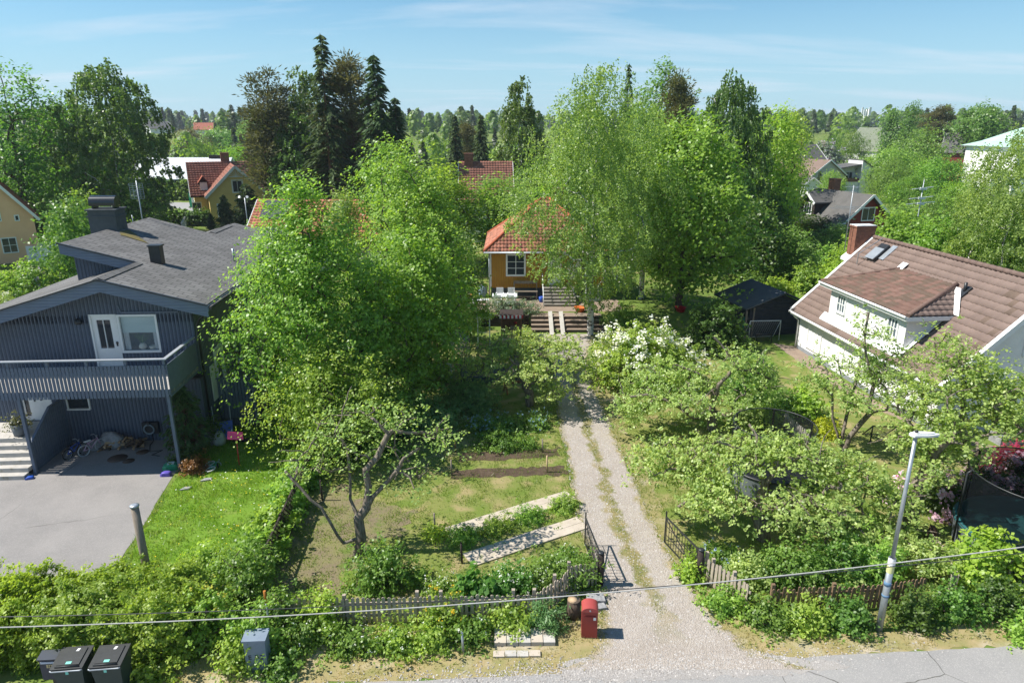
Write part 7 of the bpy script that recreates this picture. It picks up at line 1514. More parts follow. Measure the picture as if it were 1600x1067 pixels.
cb = thing('utility_cabinet', 'grey metal utility cabinet half hidden by shrubs near the fence', 'cabinet', G(406, 1042), R(3)); m = MB(); m.box(-.25, .25, -.16, .16, 0, .9); m.slab([(-.28, -.20, .9), (.28, -.20, .9), (.28, .2, .93), (-.28, .2, .93)], (0, 0, .04)); m.box(-.24, .24, -.166, -.16, .26, .27); cbo = m.obj('body', M('grey_cabinet', (.21, .26, .32), (.17, .21, .27), 3, .5, .4), cb)
lettering('E 1-2', .17, (0, -.165, .44), (R(90), 0, 0), m_black, cbo)
for px, py, h, nm, mt in ((424, 998, 1.1, 'marker post with an orange top beside the utility cabinet', m_steel), (724, 1021, .62, 'short grey metal pole on the verge near the paving slabs', m_steel), (680, 828, .62, 'wooden stake at the low end of the upper concrete strip', m_wood), (722, 880, .72, 'rusty stake at the low end of the lower concrete strip', m_wooddark), (855, 738, .70, 'white worn stake at the right end of the lower vegetable bed', m_woodl), (848, 707, .60, 'worn stake at the right end of the upper vegetable bed', m_wood), (712, 706, .66, 'red brown stake at the left end of the upper vegetable bed', m_woodbrown), (706, 742, .62, 'grey stake at the left end of the lower vegetable bed', m_wood), (504, 782, .8, 'thin dark stake on the bare soil', m_wooddark)):
    t = thing('stake', nm, 'stake', G(px, py)); m = MB(); m.tube([(0, 0, 0), (-.02, .01, h)], [.032, .028], 8); m.obj('shaft', mt, t)
    if 'orange' in nm: m = MB(); m.tube([(-.02, .01, h), (-.025, .012, h + .35)], .035, 8); m.obj('top', M('orange_paint', (.45, .17, .03)), t)
# paving and concrete strips
def strip(label, a, b, w):
    p = G(*a); q = G(*b); d = q - p; L = d.length; ang = math.atan2(d.y, d.x); t = thing('concrete_strip', label, 'path', p, ang); n = int(L / .98); sgm = L / n
    for i in range(n):
        m = MB()
        for s in (0, 1): m.box(i * sgm + .006, (i + 1) * sgm - .006, -w + s * (w + .006), -.006 + s * (w + .006), 0.0, .045 + .006 * ((i * 7 + s * 3) % 3))
        m.obj('slab', m_slab, t)
m_slab = M('warm_concrete_slab', (.52, .45, .37), (.43, .37, .30), 2.2, .9, .2, bump=.25, bscale=50, col3=(.30, .30, .14), scale3=3.5, lo3=.60, hi3=.75)
strip('upper row of pale concrete slabs laid across the garden', (697, 836), (893, 775), .36); strip('lower row of pale concrete slabs laid across the garden', (731, 876), (910, 817), .36)
for i, (a, b, c, d, hh) in enumerate(((772, 1010, 868, 983, .12), (770, 1028, 845, 1016, .05))):
    p = G(a, b); q = G(c, b - 1); t = thing('paving_slabs', ('two rows of grey paving slabs beside the verge', 'half buried front row of paving slabs')[i], 'paving', p, math.atan2(q.y - p.y, q.x - p.x)); L = (q - p).length; nn = 5 if i == 0 else 4
    for j in range(nn):
        for k in range(2 if i == 0 else 1):
            m = MB(); x0 = j * L / nn; m.box(x0 + .008, x0 + L / nn - .008, k * .27, k * .27 + (.262 if i == 0 else .2), 0, hh + .008 * ((j + k) % 2)); m.obj('slab', m_concrete if (j + 2 * k) % 3 else m_slab, t)
# ------------------------------------------------------------------ things in the gardens
def on_lh(s, t, z=0): v = LH0 + Matrix.Rotation(LHA, 3, 'Z') @ Vector((s, t, 0)); return Vector((v.x, v.y, z))
def bicycle(label, loc, rz, frame_m, scale=.62, lying=False, tyre=None):
    t = thing('bicycle', label, 'bicycle', loc, rz); r = .33 * scale; wb = 1.0 * scale; hub = Vector((-wb / 2, 0, r)); fh = Vector((wb / 2, 0, r)); bb = Vector((-.05 * scale, 0, r * .95)); seat = Vector((-.2 * scale, 0, .75 * scale)); head = Vector((wb / 2 - .13 * scale, 0, .80 * scale))
    m = MB(); tr = .018
    for p, q in ((hub, bb), (hub, seat * .92 + bb * .08), (bb, seat), (bb, head * .9 + fh * .1), (seat * .85 + bb * .15, head), (head + Vector((-.02, 0, .08)), fh)): m.tube([p, q], tr, 8)
    m.obj('frame', frame_m, t)
    for c in (hub, fh):
        m = MB(); m.tube([c + Vector((math.cos(a) * r, 0, math.sin(a) * r)) for a in np.linspace(0, 2 * math.pi, 22)[:-1]], .024, 6, closed=True); w = m.obj('wheel', tyre or m_rubber, t)
        m = MB()
        for a in np.linspace(0, math.pi, 7)[:-1]: v = Vector((math.cos(a) * r, 0, math.sin(a) * r)); m.bar(c - v, c + v, .006, .006)
        m.tube([c + Vector((math.cos(a) * r * .9, 0, math.sin(a) * r * .9)) for a in np.linspace(0, 2 * math.pi, 22)[:-1]], .010, 5, closed=True); m.obj('spokes', m_steel, w)
    m = MB(); hb = head + Vector((-.03, 0, .14 * scale)); m.tube([hb + Vector((-.1, -.26 * scale, .05)), hb + Vector((0, -.16 * scale, .06)), hb, hb + Vector((0, .16 * scale, .06)), hb + Vector((-.1, .26 * scale, .05))], .016, 6); m.tube([head, hb], .018, 6); m.obj('handlebar', m_steel, t)
    m = MB(); m.slab([seat + Vector((-.12, -.07, .03)), seat + Vector((.12, -.025, .03)), seat + Vector((.12, .025, .03)), seat + Vector((-.12, .07, .03))], (0, 0, .04)); m.obj('saddle', m_white if 'pink' in label else m_rubber, t)
    if lying: t.rotation_euler = (R(80), 0, rz); t.location.z += .06
    return t
m_pinkbike = M('pale_pink_paint', (.62, .40, .52), (.55, .34, .46), 4, .4, .4)
bicycle('dark blue child bicycle parked against the stair railing', on_lh(-1.9, -.35), R(70), m_blue, .62)
bicycle('pale pink child bicycle with a white saddle in the carport', on_lh(-1.35, -.1), R(62), m_pinkbike, .68, tyre=M('pale_tyre', (.45, .45, .46)))
bicycle('small green bicycle lying on the grass beside the withered shrub', G(322, 733), R(115), m_grnplastic, .5, True, tyre=M('grey_white_tyre', (.55, .55, .55)))
def boulder(label, loc, s, seed):
    t = thing('boulder', label, 'boulder', loc); bm = bmesh.new(); bmesh.ops.create_icosphere(bm, subdivisions=3, radius=1); rr = np.random.default_rng(seed); ph = rr.uniform(0, 6, 6)
    for v in bm.verts:
        k = 1 + .16 * math.sin(3 * v.co.x + ph[0]) * math.cos(2.5 * v.co.y + ph[1]) + .09 * math.sin(6 * v.co.z + ph[2] + 4 * v.co.x); v.co = Vector((v.co.x * s[0] * k, v.co.y * s[1] * k, max(0, .35 + v.co.z * .75) * s[2] * k))
    me = bpy.data.meshes.new('rock'); bm.to_mesh(me); bm.free(); me.materials.append(m_stone); link('rock', me, t)
boulder('large grey boulder behind the firewood pile', on_lh(-.78, .45), (.50, .35, .55), 1); boulder('smaller pale boulder left of the firewood pile', on_lh(-1.38, .3), (.32, .26, .36), 2)
fw = thing('firewood_pile', 'heap of split firewood on the carport floor by the wall', 'firewood', on_lh(-.30, .28), LHA); rr = random.Random(8)
for i in range(58):
    x = rr.uniform(-.85, .75); hmx = .42 * (1 - (abs(x) / .95) ** 2); z = rr.uniform(.05, max(.08, hmx)); y = rr.uniform(-.25, .35); m = MB(); a = rr.uniform(-.6, .6) + R(90) * rr.choice([0, 1, 1]); l = rr.uniform(.14, .19); r_ = rr.uniform(.045, .075); d = Vector((math.cos(a), math.sin(a), rr.uniform(-.2, .2))) * l; c = Vector((x, y, z)); u = d.orthogonal().normalized(); v = d.cross(u).normalized()
    tri = [c - d + (u * math.cos(q) + v * math.sin(q)) * r_ for q in (0, 2.2, 4.2)]; m.slab(tri, d * 2); m.obj('log', (m_woodl, M('split_log', (.42, .27, .15), (.32, .2, .11), 5) if 'split_log' not in bpy.data.materials else bpy.data.materials['split_log'], m_bark)[i % 3], fw)
hr = thing('hose_reel', 'black wall mounted hose reel with a coiled hose in the carport', 'hose reel', on_lh(.60, TW - .2, .62), LHA); m = MB(); m.tube([(math.cos(a) * .20, -.06, math.sin(a) * .20) for a in np.linspace(0, 6.283, 20)[:-1]], .035, 8, closed=True); m.obj('coil', M('grey_hose', (.20, .25, .28)), hr); m = MB(); m.box(-.3, .34, 0, .17, -.22, .26); m.box(-.04, .04, -.1, 0, .2, .34); m.obj('case', m_black, hr); m = MB(); m.tube([(.1, -.05, -.2), (.12, -.1, -.5), (.05, -.3, -.6), (.3, -.9, -.60), (.75, -.8, -.6), (.5, -1.2, -.6), (.85, -1.3, -.6)], .018, 6); m.obj('hose', m_rubber, hr)
for i, (s, t_, r_, nm) in enumerate(((-.12, -.70, .36, 'large rusty manhole cover on the carport floor'), (.42, -.95, .22, 'small rusty manhole cover nearest the lawn'), (.62, -.2, .24, 'rusty manhole cover beside the hose'))):
    t = thing('manhole_cover', nm, 'manhole cover', on_lh(s, t_, .0)); m = MB(); m.lathe([(0, .022), (r_ - .03, .022), (r_ - .03, .018), (r_, .018), (r_, .0)], n=24); m.obj('cover', M('rusty_iron', (.13, .085, .065), (.09, .065, .05), 8, .85, .2, bump=.4) if i == 0 else bpy.data.materials['rusty_iron'], t)
def sack(label, loc, w, h, mat, rz=0, mat2=None):
    t = thing('garden_sack', label, 'sack', loc, rz); bm = bmesh.new(); bmesh.ops.create_cube(bm, size=1); bmesh.ops.subdivide_edges(bm, edges=bm.edges, cuts=3, use_grid_fill=True)
    for v in bm.verts: k = 1 - .5 * (abs(v.co.x) * 2) ** 4; v.co = Vector((v.co.x * w * (1 + .06 * math.sin(9 * v.co.y)), v.co.y * w * .62, (v.co.z * (k if v.co.z > 0 else 1) + .5) * h))
    me = bpy.data.meshes.new('bag'); bm.to_mesh(me); bm.free(); me.materials.append(mat); me.polygons.foreach_set('use_smooth', [True] * len(me.polygons)); link('bag', me, t)
    if mat2: m = MB(); m.box(-w * .2, w * .25, -w * .2, w * .2, h * .985, h + .012); m.obj('print', mat2, t)
sack('green and white plastic garden sack against the balcony post', G(268, 733), .52, .26, m_grnplastic, R(15), m_white); sack('purple blue plastic sack in front of the balcony post', G(260, 743), .34, .16, M('purple_plastic', (.10, .08, .38), (.14, .10, .45), 5, .4), R(5)); sack('crumpled blue bag at the foot of the left balcony post', G(47, 748), .26, .10, m_blue, R(20))
rs_ = thing('snow_pusher', 'red plastic snow pusher standing upright on the lawn', 'snow shovel', G(374, 727), R(10)); m = MB(); m.tube([(0, 0, 0), (-.02, .15, 1.2)], .02, 8); m.obj('handle', m_red, rs_); m = MB(); m.slab([(-.32, .02, 1.12), (.26, .02, 1.06), (.24, .12, 1.30), (-.30, .12, 1.36)], (0, .05, .02)); m.obj('blade', m_pink, rs_)
pt = thing('plant_pot', 'tall grey pot with a leafy plant at the corner of the slate house', 'plant pot', G(335, 694)); m = MB(); m.lathe([(.13, 0), (.17, .4), (.19, .55), (.16, .55), (.15, .48)], n=14); m.obj('pot', M('grey_pot', (.25, .26, .27)), pt); ms = shrub_meshes(811, .8, .8, 1.0, 'deep', n=16, per=50); o = link('leaves', ms[1], pt); o.location = (0, 0, .5)
pt = thing('plant_pot', 'round grey pot with flowers on the entrance landing', 'plant pot', on_lh(-3.75, -.45, 1.0)); m = MB(); m.lathe([(.2, 0), (.27, .5), (.24, .5), (.22, .44)], n=16); m.obj('pot', M('slate_pot', (.16, .18, .2)), pt); ms = shrub_meshes(812, .5, .5, .4, 'brown', n=10, per=50, flower=(*YEL, 10, .05, 4)); o = link('flowers', ms[1], pt); o.location = (0, 0, .42)
wl = thing('wheelbarrow', 'blue wheelbarrow tipped up with its handles in the air', 'wheelbarrow', G(352, 690), R(25)); m = MB(); m.slab([(-.32, -.1, .15), (.32, -.1, .15), (.38, .12, .85), (-.38, .12, .85)], (0, .22, -.06)); m.obj('tray', m_blue, wl); m = MB(); m.tube([(-.3, .1, .3), (-.34, .25, 1.55)], .018, 6); m.tube([(.3, .1, .3), (.34, .25, 1.55)], .018, 6); m.obj('handle', m_steel, wl); m = MB(); m.tube([(-.04, .15, .16), (.04, .15, .16)], .16, 14); m.obj('wheel', m_rubber, wl)
sk_ = thing('white_sack', 'crumpled white sack leaning on the blue wheelbarrow', 'sack', G(344, 694), R(40)); m = MB(); m.lathe([(.2, 0), (.26, .15), (.22, .4), (.14, .55), (.05, .6)], n=10); m.obj('bag', M('dirty_white_plastic', (.5, .52, .52), (.35, .37, .38), 6), sk_)
gl = thing('sun_lounger', 'dark low garden sledge lying on the shaded lawn', 'sledge', G(385, 690), R(-3)); m = MB(); m.box(-.5, .5, -.12, .12, .05, .12); m.bar((.5, -.12, .1), (.5, .12, .3), .05, .05); m.bar((-.5, -.12, .1), (-.6, .1, .0), .03, .03); m.obj('frame', m_rubber, gl)
bm_ = thing('wood_beam', 'short grey board standing against the corner closet', 'board', on_lh(2.1, .5, 0), LHA); m = MB(); m.bar((0, 0, 0), (.02, .05, 3.05), .14, .03); m.obj('board', m_woodl, bm_)
sp_ = thing('spade', 'spade leaning on the wall beside the corner closet', 'spade', G(312, 700), R(10)); m = MB(); m.tube([(0, 0, .3), (0, .12, 1.15)], .018, 6); m.bar((-.08, .12, 1.15), (.08, .12, 1.15), .03, .03); m.obj('handle', m_woodl, sp_); m = MB(); m.slab([(-.10, 0, 0), (.10, 0, 0), (.10, .04, .32), (-.10, .04, .32)], (0, .01, 0)); m.obj('blade', m_steel, sp_)
for i, (px, py, nm) in enumerate(((322, 750, 'flat pale stepping stone on the lawn, farther one'), (290, 764, 'dark flat stone on the lawn, nearer one'))):
    t = thing('flat_stone', nm, 'stone', G(px, py), R(20)); m = MB(); m.slab([(-.2, -.08, 0), (.12, -.1, 0), (.22, .05, 0), (-.05, .1, 0)], (0, 0, .05)); m.obj('slab', m_stone, t)
# ochre house terrace
CH = M('white_garden_plastic', (.78, .79, .80), (.72, .73, .74), 3, .5)
def chair_parts(t):
    m = MB(); m.box(-.25, .25, -.24, .24, .42, .46); m.obj('seat', CH, t); m = MB()
    for i in range(6): x = -.21 + i * .084; m.bar((x, .22, .46), (x, .30, .98), .05, .02)
    m.bar((-.25, .30, .98), (.25, .30, .98), .03, .06); m.obj('backrest', CH, t)
    for x in (-.22, .22):
        for y in (-.2, .2): m = MB(); m.bar((x, y, 0), (x, y, .42), .045, .045); m.obj('leg', CH, t)
        m = MB(); m.bar((x * 1.15, -.22, .64), (x * 1.15, .26, .66), .05, .025); m.bar((x * 1.15, -.2, .44), (x * 1.15, -.2, .64), .03, .03); m.obj('armrest', CH, t)
cpos = ((-.98, 44.85, 180, 'nearest left'), (-.10, 44.85, 180, 'nearest right'), (-.85, 46.5, 0, 'farther left'), (-.05, 46.5, 0, 'farther right'))
c0 = None
for x, y, rz, nm in cpos:
    if c0 is None: c0 = thing('garden_chair', '', 'chair', (x, y, .7), R(rz), 'white chairs on the terrace'); chair_parts(c0); c = c0
    else: c = copy_tree(c0); c.location = (x, y, .7); c.rotation_euler = (0, 0, R(rz))
    c['label'] = 'white slatted garden chair at the terrace table, %s one' % nm
t = thing('garden_table', 'white garden table between the slatted chairs on the terrace', 'table', (-.5, 45.7, .7)); m = MB(); m.box(-.85, .85, -.5, .5, .70, .74); m.obj('table_top', CH, t)
for x in (-.75, .75):
    for y in (-.4, .4): m = MB(); m.bar((x, y, 0), (x, y, .7), .06, .06); m.obj('leg', CH, t)
t = thing('garden_bench', 'low white bench left of the terrace table', 'bench', (-2.15, 45.6, .7), R(10)); m = MB(); m.box(-.55, .55, -.2, .2, .40, .45); m.obj('seat', CH, t); 
for x in (-.5, .5): m = MB(); m.box(x - .04, x + .04, -.18, .18, 0, .4); m.obj('leg', CH, t)
t = thing('work_bench', 'worn wooden bench frame against the dark foundation', 'bench', (.95, 47.2, .7)); m = MB(); m.box(-.85, .85, -.25, .25, .62, .68); m.obj('table_top', m_wood, t); m = MB(); m.bar((-.82, .2, 1.25), (.82, .2, 1.25), .05, .2); m.bar((-.8, -.2, .3), (.8, -.2, .3), .05, .08); m.obj('rail', m_wood, t)
for x in (-.8, .8): m = MB(); m.bar((x, -.2, 0), (x, -.2, .62), .07, .07); m.obj('leg', m_wood, t); m = MB(); m.bar((x, .2, 0), (x, .2, 1.32), .07, .07); m.obj('leg', m_wood, t)
t = thing('rain_barrel', 'pale blue rain barrel at the left corner of the ochre house', 'barrel', (-2.1, 48.2, .7)); m = MB(); m.lathe([(.27, 0), (.31, .3), (.31, .6), (.28, .88), (.24, .9), (0, .88)], n=16); m.obj('barrel', M('pale_blue_plastic', (.25, .34, .40)), t); m = MB(); m.lathe([(.3, .9), (.3, .93), (0, .95)], n=16); m.obj('lid', m_black, t)
t = thing('blue_bucket', 'blue bucket beside the upper stairs', 'bucket', (2.05, 46.6, .7)); m = MB(); m.lathe([(.14, 0), (.18, .4), (.16, .4), (.13, .05)], n=12); m.obj('bucket', m_blue, t)
t = thing('rusty_barrow', 'rusty orange garden cart left of the terrace', 'cart', (-3.1, 46.8, .7)); m = MB(); m.box(-.3, .3, -.2, .2, .25, .5); m.obj('box', M('rust', (.35, .13, .05)), t); m = MB(); m.tube([(-.03, 0, .15), (.03, 0, .15)], .15, 12); m.obj('wheel', m_rubber, t)
# playhouse with striped awning and sandbox
p = G(799, 529); ph_ = thing('playhouse', 'small timber playhouse with a red and white striped awning', 'playhouse', p); m = MB()
for x in (-.6, .6):
    for y in (0, .8): m.bar((x, y, 0), (x, y, 1.55), .08, .08)
m.box(-.6, .6, -.03, .05, .08, .16); m.obj('frame', m_woodbrown, ph_); m = MB(); m.box(-.6, .6, .78, .82, .1, 1.5); m.box(-.62, -.58, .02, .8, .1, 1.5); m.obj('wall', m_woodbrown, ph_); m = MB()
for i in range(6): m.box(-.05 + i * .105, .035 + i * .105, -.02, .02, .15, .82)
m.obj('door', m_wood, ph_); aw = MB(); aw2 = MB()
for i in range(12):
    x = -.72 + i * .12; (aw if i % 2 else aw2).box(x, x + .12, -.30, -.282, 1.36, 1.55)
a1 = aw.obj('awning', m_red, ph_); aw2.obj('white_stripes', m_white, a1); m = MB(); m.slab([(-.72, -.27, 1.54), (.72, -.27, 1.54), (.72, .9, 1.60), (-.72, .9, 1.60)], (0, 0, .03)); m.obj('roof', m_wooddark, ph_); m = MB(); m.lathe([(.09, 0), (.1, .12), (0, .14)], (.25, .4, .85), 10); m.obj('toy', m_red, ph_)
p = G(798, 536); sb = thing('sandbox', 'open wooden sandbox in front of the playhouse', 'sandbox', p); m = MB(); w = .75
m.box(-w, w, -.35, -.27, 0, .26); m.box(-w, w, .5, .58, 0, .26); m.box(-w, -w + .08, -.27, .5, 0, .26); m.box(w - .08, w, -.27, .5, 0, .26); m.box(-w - .04, w + .04, -.38, -.24, .26, .30); m.obj('frame', m_woodl, sb); m = MB(); m.box(-w + .08, w - .08, -.27, .5, 0, .12); m.obj('sand', M('sand', (.5, .4, .27), (.42, .33, .22), 6, .95), sb)
# white arch with a climber
p = G(756, 545); ar = thing('garden_arch', 'tall white plant stand with a leafy top on the grass', 'trellis', p); m = MB()
for x in (-.35, .35):
    for y in (0, .4): m.bar((x, y, 0), (x, y, 2.05), .05, .05)
m.box(-.45, .45, -.06, .46, 1.85, 1.97); m.bar((-.35, 0, 1.0), (.35, 0, 1.0), .03, .03); m.obj('frame', m_white, ar); ms = shrub_meshes(820, 1.2, .8, .75, 'limey', n=26, per=70); o = link('plant', ms[1], ar); o.location = (0, .2, 1.95)
# greenhouse
p = Vector((-3.7, 34.2, 0)); gh = thing('greenhouse', 'dark framed glass greenhouse half hidden by the green trees', 'greenhouse', p, R(-4)); m = MB(); w, l, e, r_ = 1.25, 1.7, 1.5, 2.35
for y in np.linspace(-l, l, 6):
    for x in (-w, w): m.bar((x, y, 0), (x, y, e), .035, .035); m.bar((x, y, e), (0, y, r_), .035, .035)
for x in (-w, w):
    for z in (.05, e): m.bar((x, -l, z), (x, l, z), .04, .04)
m.bar((0, -l, r_), (0, l, r_), .05, .05)
for y in (-l, l):
    for x in (-.6, 0, .6): m.bar((x, y, 0), (x, y, e + (r_ - e) * (1 - abs(x) / w)), .03, .03)
    for z in (.05, .8, e): m.bar((-w, y, z), (w, y, z), .035, .035)
m.obj('frame', m_black, gh)
for nm, pts in (('roof_glass', [(-w, -l, e), (-w, l, e), (0, l, r_), (0, -l, r_)]), ('roof_glass', [(w, -l, e), (0, -l, r_), (0, l, r_), (w, l, e)]), ('side_glass', [(-w, -l, 0), (-w, -l, e), (-w, l, e), (-w, l, 0)]), ('side_glass', [(w, -l, 0), (w, l, 0), (w, l, e), (w, -l, e)])):
    m = MB(); m.poly([(x * 1.01, y, z + .01) for x, y, z in pts]); m.obj(nm, m_greenhouseglass, gh)
t = thing('potting_table', 'small white table with pots inside the greenhouse', 'table', p + Vector((.1, -.9, 0))); m = MB(); m.box(-.5, .5, -.25, .25, .7, .74); m.obj('table_top', m_white, t)
for x in (-.45, .45): m = MB(); m.bar((x, 0, 0), (x, 0, .7), .05, .4); m.obj('leg', m_white, t)
m = MB(); m.lathe([(.08, .74), (.11, .94), (.09, .94)], (.1, 0, 0), 10); m.lathe([(.07, .74), (.1, .9), (.08, .9)], (-.2, .05, 0), 10); m.obj('pot', M('terracotta', (.55, .22, .08)), t)
for i, (px, py, nm) in enumerate(((752, 594, 'left'), (795, 590, 'right'))):
    t = thing('raised_bed', 'dark raised planting bed behind the centre apple tree, %s one' % nm, 'planter', G(px, py), R(3), 'raised beds'); m = MB(); m.box(-.8, .8, -.4, -.34, 0, .35); m.box(-.8, .8, .34, .4, 0, .35); m.box(-.8, -.74, -.34, .34, 0, .35); m.box(.74, .8, -.34, .34, 0, .35); m.obj('frame', M('grey_blue_boards', (.10, .12, .14)) if i == 0 else bpy.data.materials['grey_blue_boards'], t); m = MB(); m.box(-.74, .74, -.34, .34, 0, .28); m.obj('soil', m_soil, t)
t = thing('garden_saw_horse', 'rusty brown garden frame under the centre apple tree', 'frame', G(805, 612), R(20)); m = MB(); m.bar((-.6, 0, .5), (.6, 0, .5), .1, .1)
for x in (-.5, .5): m.bar((x, -.3, 0), (x, 0, .5), .06, .06); m.bar((x, .3, 0), (x, 0, .5), .06, .06)
m.obj('frame', M('rusty_brown', (.22, .09, .04)), t)
t = thing('pink_bucket', 'bright pink toy bucket under the centre apple tree', 'bucket', G(826, 624)); m = MB(); m.lathe([(.13, 0), (.17, .28), (.15, .28), (.12, .04)], n=12); m.obj('bucket', m_pink, t)
for i, (px, py, mt, nm) in enumerate(((1063, 487, m_red, 'red plastic garden tub beside the maple trunk'), (906, 487, M('orange_plastic', (.6, .15, .03)), 'orange plant tub beside the timber steps'))):
    t = thing('plastic_tub', nm, 'tub', G(px, py)); m = MB(); m.lathe([(.26, 0), (.36, .30), (.40, .32), (.33, .30), (.24, .06)], n=16); m.obj('tub', mt, t)
# trampolines
def trampoline(label, loc, r, zm, zt, posts, netm, rz=0, skirt=None):
    t = thing('trampoline', label, 'trampoline', loc, rz); m = MB(); ring = lambda rr, z, n=36: [(math.cos(a) * rr, math.sin(a) * rr, z) for a in np.linspace(0, 2 * math.pi, n + 1)[:-1]]
    m.tube(ring(r, zm), .03, 6, closed=True); m.obj('ring', m_black, t); m = MB(); m.tube(ring(r * .97, zt), .02, 6, closed=True); m.obj('net_ring', m_black, t)
    m = MB(); m.lathe([(0, zm - .02), (r * .84, zm - .02)], n=36); m.obj('jumping_mat', M('black_mat', (.02, .022, .025), (.03, .032, .035), 5, .8) if 'black_mat' not in bpy.data.materials else bpy.data.materials['black_mat'], t)
    m = MB(); m.lathe([(r * .84, zm + .0), (r * 1.0, zm + .03), (r * 1.03, zm - .02)], n=36); m.obj('edge_pad', skirt or m_black, t)
    m = MB(); m.lathe([(r * .97, zm + .05), (r * .97, zt)], n=36); m.f = m.f[:36]; m.sm = m.sm[:36]; m.obj('net', netm, t)
    for k in range(posts):
        a = 2 * math.pi * k / posts; m = MB(); m.tube([(math.cos(a) * r * 1.03, math.sin(a) * r * 1.03, 0), (math.cos(a) * r * 1.03, math.sin(a) * r * 1.03, zt - .1), (math.cos(a) * r * .97, math.sin(a) * r * .97, zt)], .035, 8); m.obj('pole', m_black, t)
    for k in range(4):
        a = 2 * math.pi * k / 4 + .4; m = MB(); m.tube([(math.cos(a) * r, math.sin(a) * r, zm), (math.cos(a) * r * .95, math.sin(a) * r * .95, 0.02)], .03, 6); m.obj('leg', m_steel, t)
    if skirt:
        m = MB(); m.lathe([(r * 1.0, zm - .03), (r * .98, .05)], n=36); m.f = m.f[:36]; m.sm = m.sm[:36]; m.obj('skirt', M('grey_skirt_mesh', (.12, .14, .15)) , t)
trampoline('large trampoline with black safety net at the right edge', (15.75, 18.0, 0), 2.0, .85, 2.65, 6, m_net, R(-12), M('teal_pad', (.02, .12, .13), (.02, .09, .10), 2))
trampoline('farther trampoline with black net behind the big apple tree', (9.35, 22.3, 0), 1.45, .8, 2.4, 6, m_netlight, R(10), m_black)
# goals, shed things
def goal(label, name, loc, rz, w, h, d, r, mat, netmat):
    t = thing(name, label, 'goal', loc, rz); m = MB(); m.tube([(-w / 2, 0, 0), (-w / 2, 0, h), (w / 2, 0, h), (w / 2, 0, 0)], r, 8); m.tube([(-w / 2, 0, h), (-w / 2, d, 0), (w / 2, d, 0), (w / 2, 0, h)], r * .7, 6); m.obj('frame', mat, t); m = MB(); k = 14
    for i in range(k + 1): x = -w / 2 + w * i / k; m.bar((x, .02, h), (x, d, .02), .008, .008)
    for i in range(8): z = h * i / 8; y = d * (1 - i / 8); m.bar((-w / 2, y, z), (w / 2, y, z), .008, .008)
    m.obj('net', netmat, t)
goal('white tubular football goal leaning in front of the dark shed', 'football_goal', G(1193, 532), R(4), 1.9, 1.25, .8, .03, m_white, m_steel)
goal('low black goal frame inside the white football goal', 'mini_goal', G(1192, 533) + Vector((-.1, -.4, 0)), R(0), .9, .55, .5, .035, m_black, m_black)
goal('black mini goal on the lawn near the three leaning trunks', 'mini_goal', G(1378, 692), R(-4), .95, .75, .8, .035, m_black, m_black)
t = thing('rain_barrel', 'teal plastic rain barrel at the left corner of the shed', 'barrel', G(1168, 522)); m = MB(); m.lathe([(.33, 0), (.38, .4), (.38, .9), (.33, 1.2), (.28, 1.22), (0, 1.2)], n=16); m.obj('barrel', m_teal, t); m = MB(); m.lathe([(.35, 1.22), (.35, 1.26), (0, 1.28)], n=16); m.obj('lid', m_black, t)
t = thing('planter_pot', 'dark round pot on the paved court near the leafy apple tree', 'plant pot', G(1503, 693)); m = MB(); m.lathe([(.2, 0), (.28, .35), (.25, .35), (.2, .25), (0, .25)], n=14); m.obj('pot', m_wooddark, t)
t = thing('stone_trough', 'weathered stone trough with plants at the right edge of the court', 'planter', G(1580, 690), R(8)); m = MB(); m.box(-.8, .8, -.3, -.22, 0, .45); m.box(-.8, .8, .22, .3, 0, .45); m.box(-.8, -.7, -.22, .22, 0, .45); m.box(.7, .8, -.22, .22, 0, .45); m.box(-.7, .7, -.22, .22, 0, .3); m.obj('trough', m_stone, t); ms = shrub_meshes(830, 1.5, .5, .5, 'mid', n=20, per=60); o = link('plants', ms[1], t); o.location = (0, 0, .3)
t = thing('grey_plank', 'grey plank lying across trestles at the right edge', 'plank', A(1585, 910, 16.4) * 1.0, R(2)); t.location.z = .95; m = MB(); m.box(-.6, 1.6, -.12, .12, 0, .05); m.obj('plank', m_wood, t)
for x in (-.3, 1.2): m = MB(); m.bar((x, -.2, -.95), (x, 0, -.01), .06, .06); m.bar((x, .2, -.95), (x, 0, -.01), .06, .06); m.obj('trestle', m_wood, t)
t = thing('broken_stump', 'dark rotten stump at the back of the street corner garden', 'stump', G(1452, 846)); m = MB(); m.tube([(0, 0, 0), (.05, 0, .3), (.02, .02, .55)], [.2, .16, .08], 9); m.obj('stump', M('rotten_wood', (.10, .05, .03), (.05, .03, .02), 6), t)
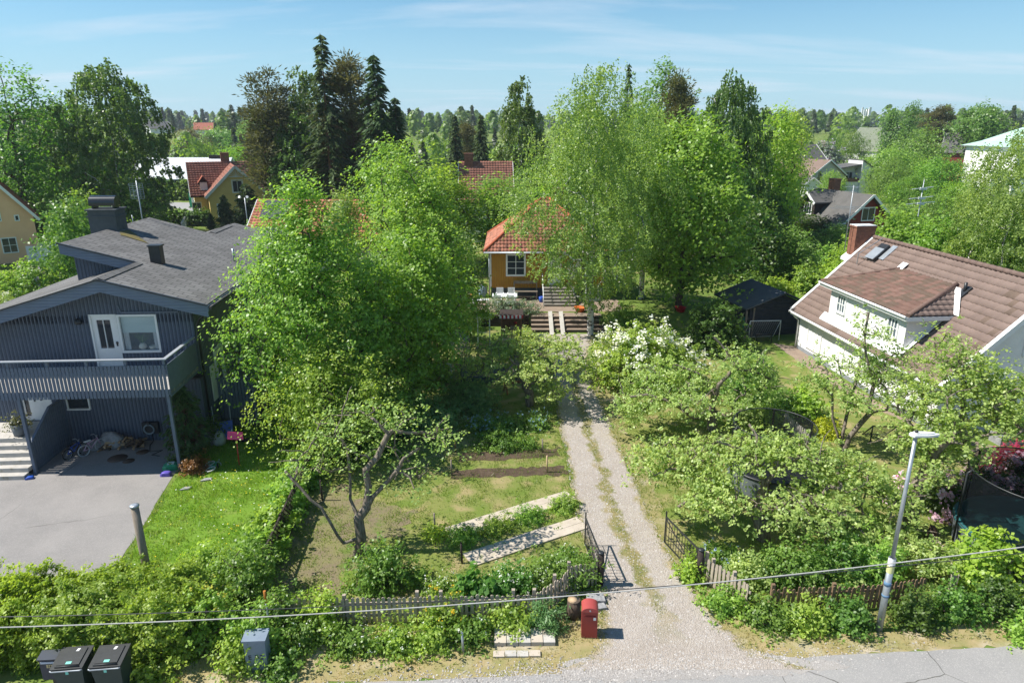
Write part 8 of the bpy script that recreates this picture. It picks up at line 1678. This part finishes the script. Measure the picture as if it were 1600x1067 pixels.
# farther small things
t = thing('white_terrace_wall', 'white rendered terrace wall beside the peach house', 'wall', G(72, 410), R(-14)); m = MB(); m.box(-2.2, 1.9, -.1, .1, 0, 1.5); m.box(-2.2, -2.0, .1, 3, 0, 1.5); m.box(-2.0, 1.9, .1, 3, 0, 1.35); m.obj('wall', m_whitewall, t)
t = thing('waste_container', 'green waste container on the side street by the yellow house', 'container', G(309, 325)); m = MB(); m.box(-.9, .9, -.7, .7, .15, 2.4); m.obj('body', m_grnplastic, t); m = MB(); m.slab([(-.95, -.75, 2.4), (.95, -.75, 2.4), (.95, .75, 2.7), (-.95, .75, 2.7)], (0, 0, .08)); m.obj('lid', m_black, t)
t = thing('white_gate_post', 'white post beside the green waste container', 'post', G(303, 326)); m = MB(); m.box(-.15, .15, -.15, .15, 0, 2.9); m.obj('post', m_white, t)
p = A(383, 315, 78); t = thing('floodlight_pole', 'slim pole with two white floodlights before the dark conifers', 'lamp', (p.x, p.y, 0)); m = MB(); m.tube([(0, 0, 0), (0, 0, p.z + .4)], .06, 8); m.obj('pole', m_steel, t)
for x in (-.35, .35): m = MB(); m.lathe([(.06, 0), (.16, .3), (.15, .3)], n=10); o = m.obj('floodlight', m_white, t); o.location = (x, -.2, p.z + .4); o.rotation_euler = (R(60), 0, R(20 if x > 0 else -20))
p = A(1441, 300, 52); t = thing('television_antenna', 'white multi armed television antenna above the row of maples', 'antenna', (p.x, p.y, 0)); m = MB(); m.tube([(0, 0, 0), (0, 0, p.z + .9)], .03, 6); m.obj('mast', m_steel, t); m = MB()
for dz, hw in ((-.9, 1.2), (-.5, 1.0), (.2, .9)): m.bar((-hw, -.2, p.z + dz), (hw, .2, p.z + dz + .15), .05, .05); m.box(-.2, .3, -.05, .05, p.z + dz - .05, p.z + dz + .12)
m.obj('arms', m_white, t)
# ------------------------------------------------------------------ haze
hm, ht = mat_new('haze_air'); ho = ht.nodes.new('ShaderNodeOutputMaterial'); hv = ht.nodes.new('ShaderNodeVolumePrincipled'); ht.links.new(hv.outputs[0], ho.inputs['Volume'])
hv.inputs['Color'].default_value = (.80, .88, 1.0, 1); hv.inputs['Density'].default_value = HAZE; hv.inputs['Anisotropy'].default_value = .2
hb = MB(); hb.box(-8000, 8000, -7000, 9500, -1.2, 34); hz_o = hb.obj('haze', hm); tag(hz_o, kind='stuff')
SC.cycles.volume_bounces = 0
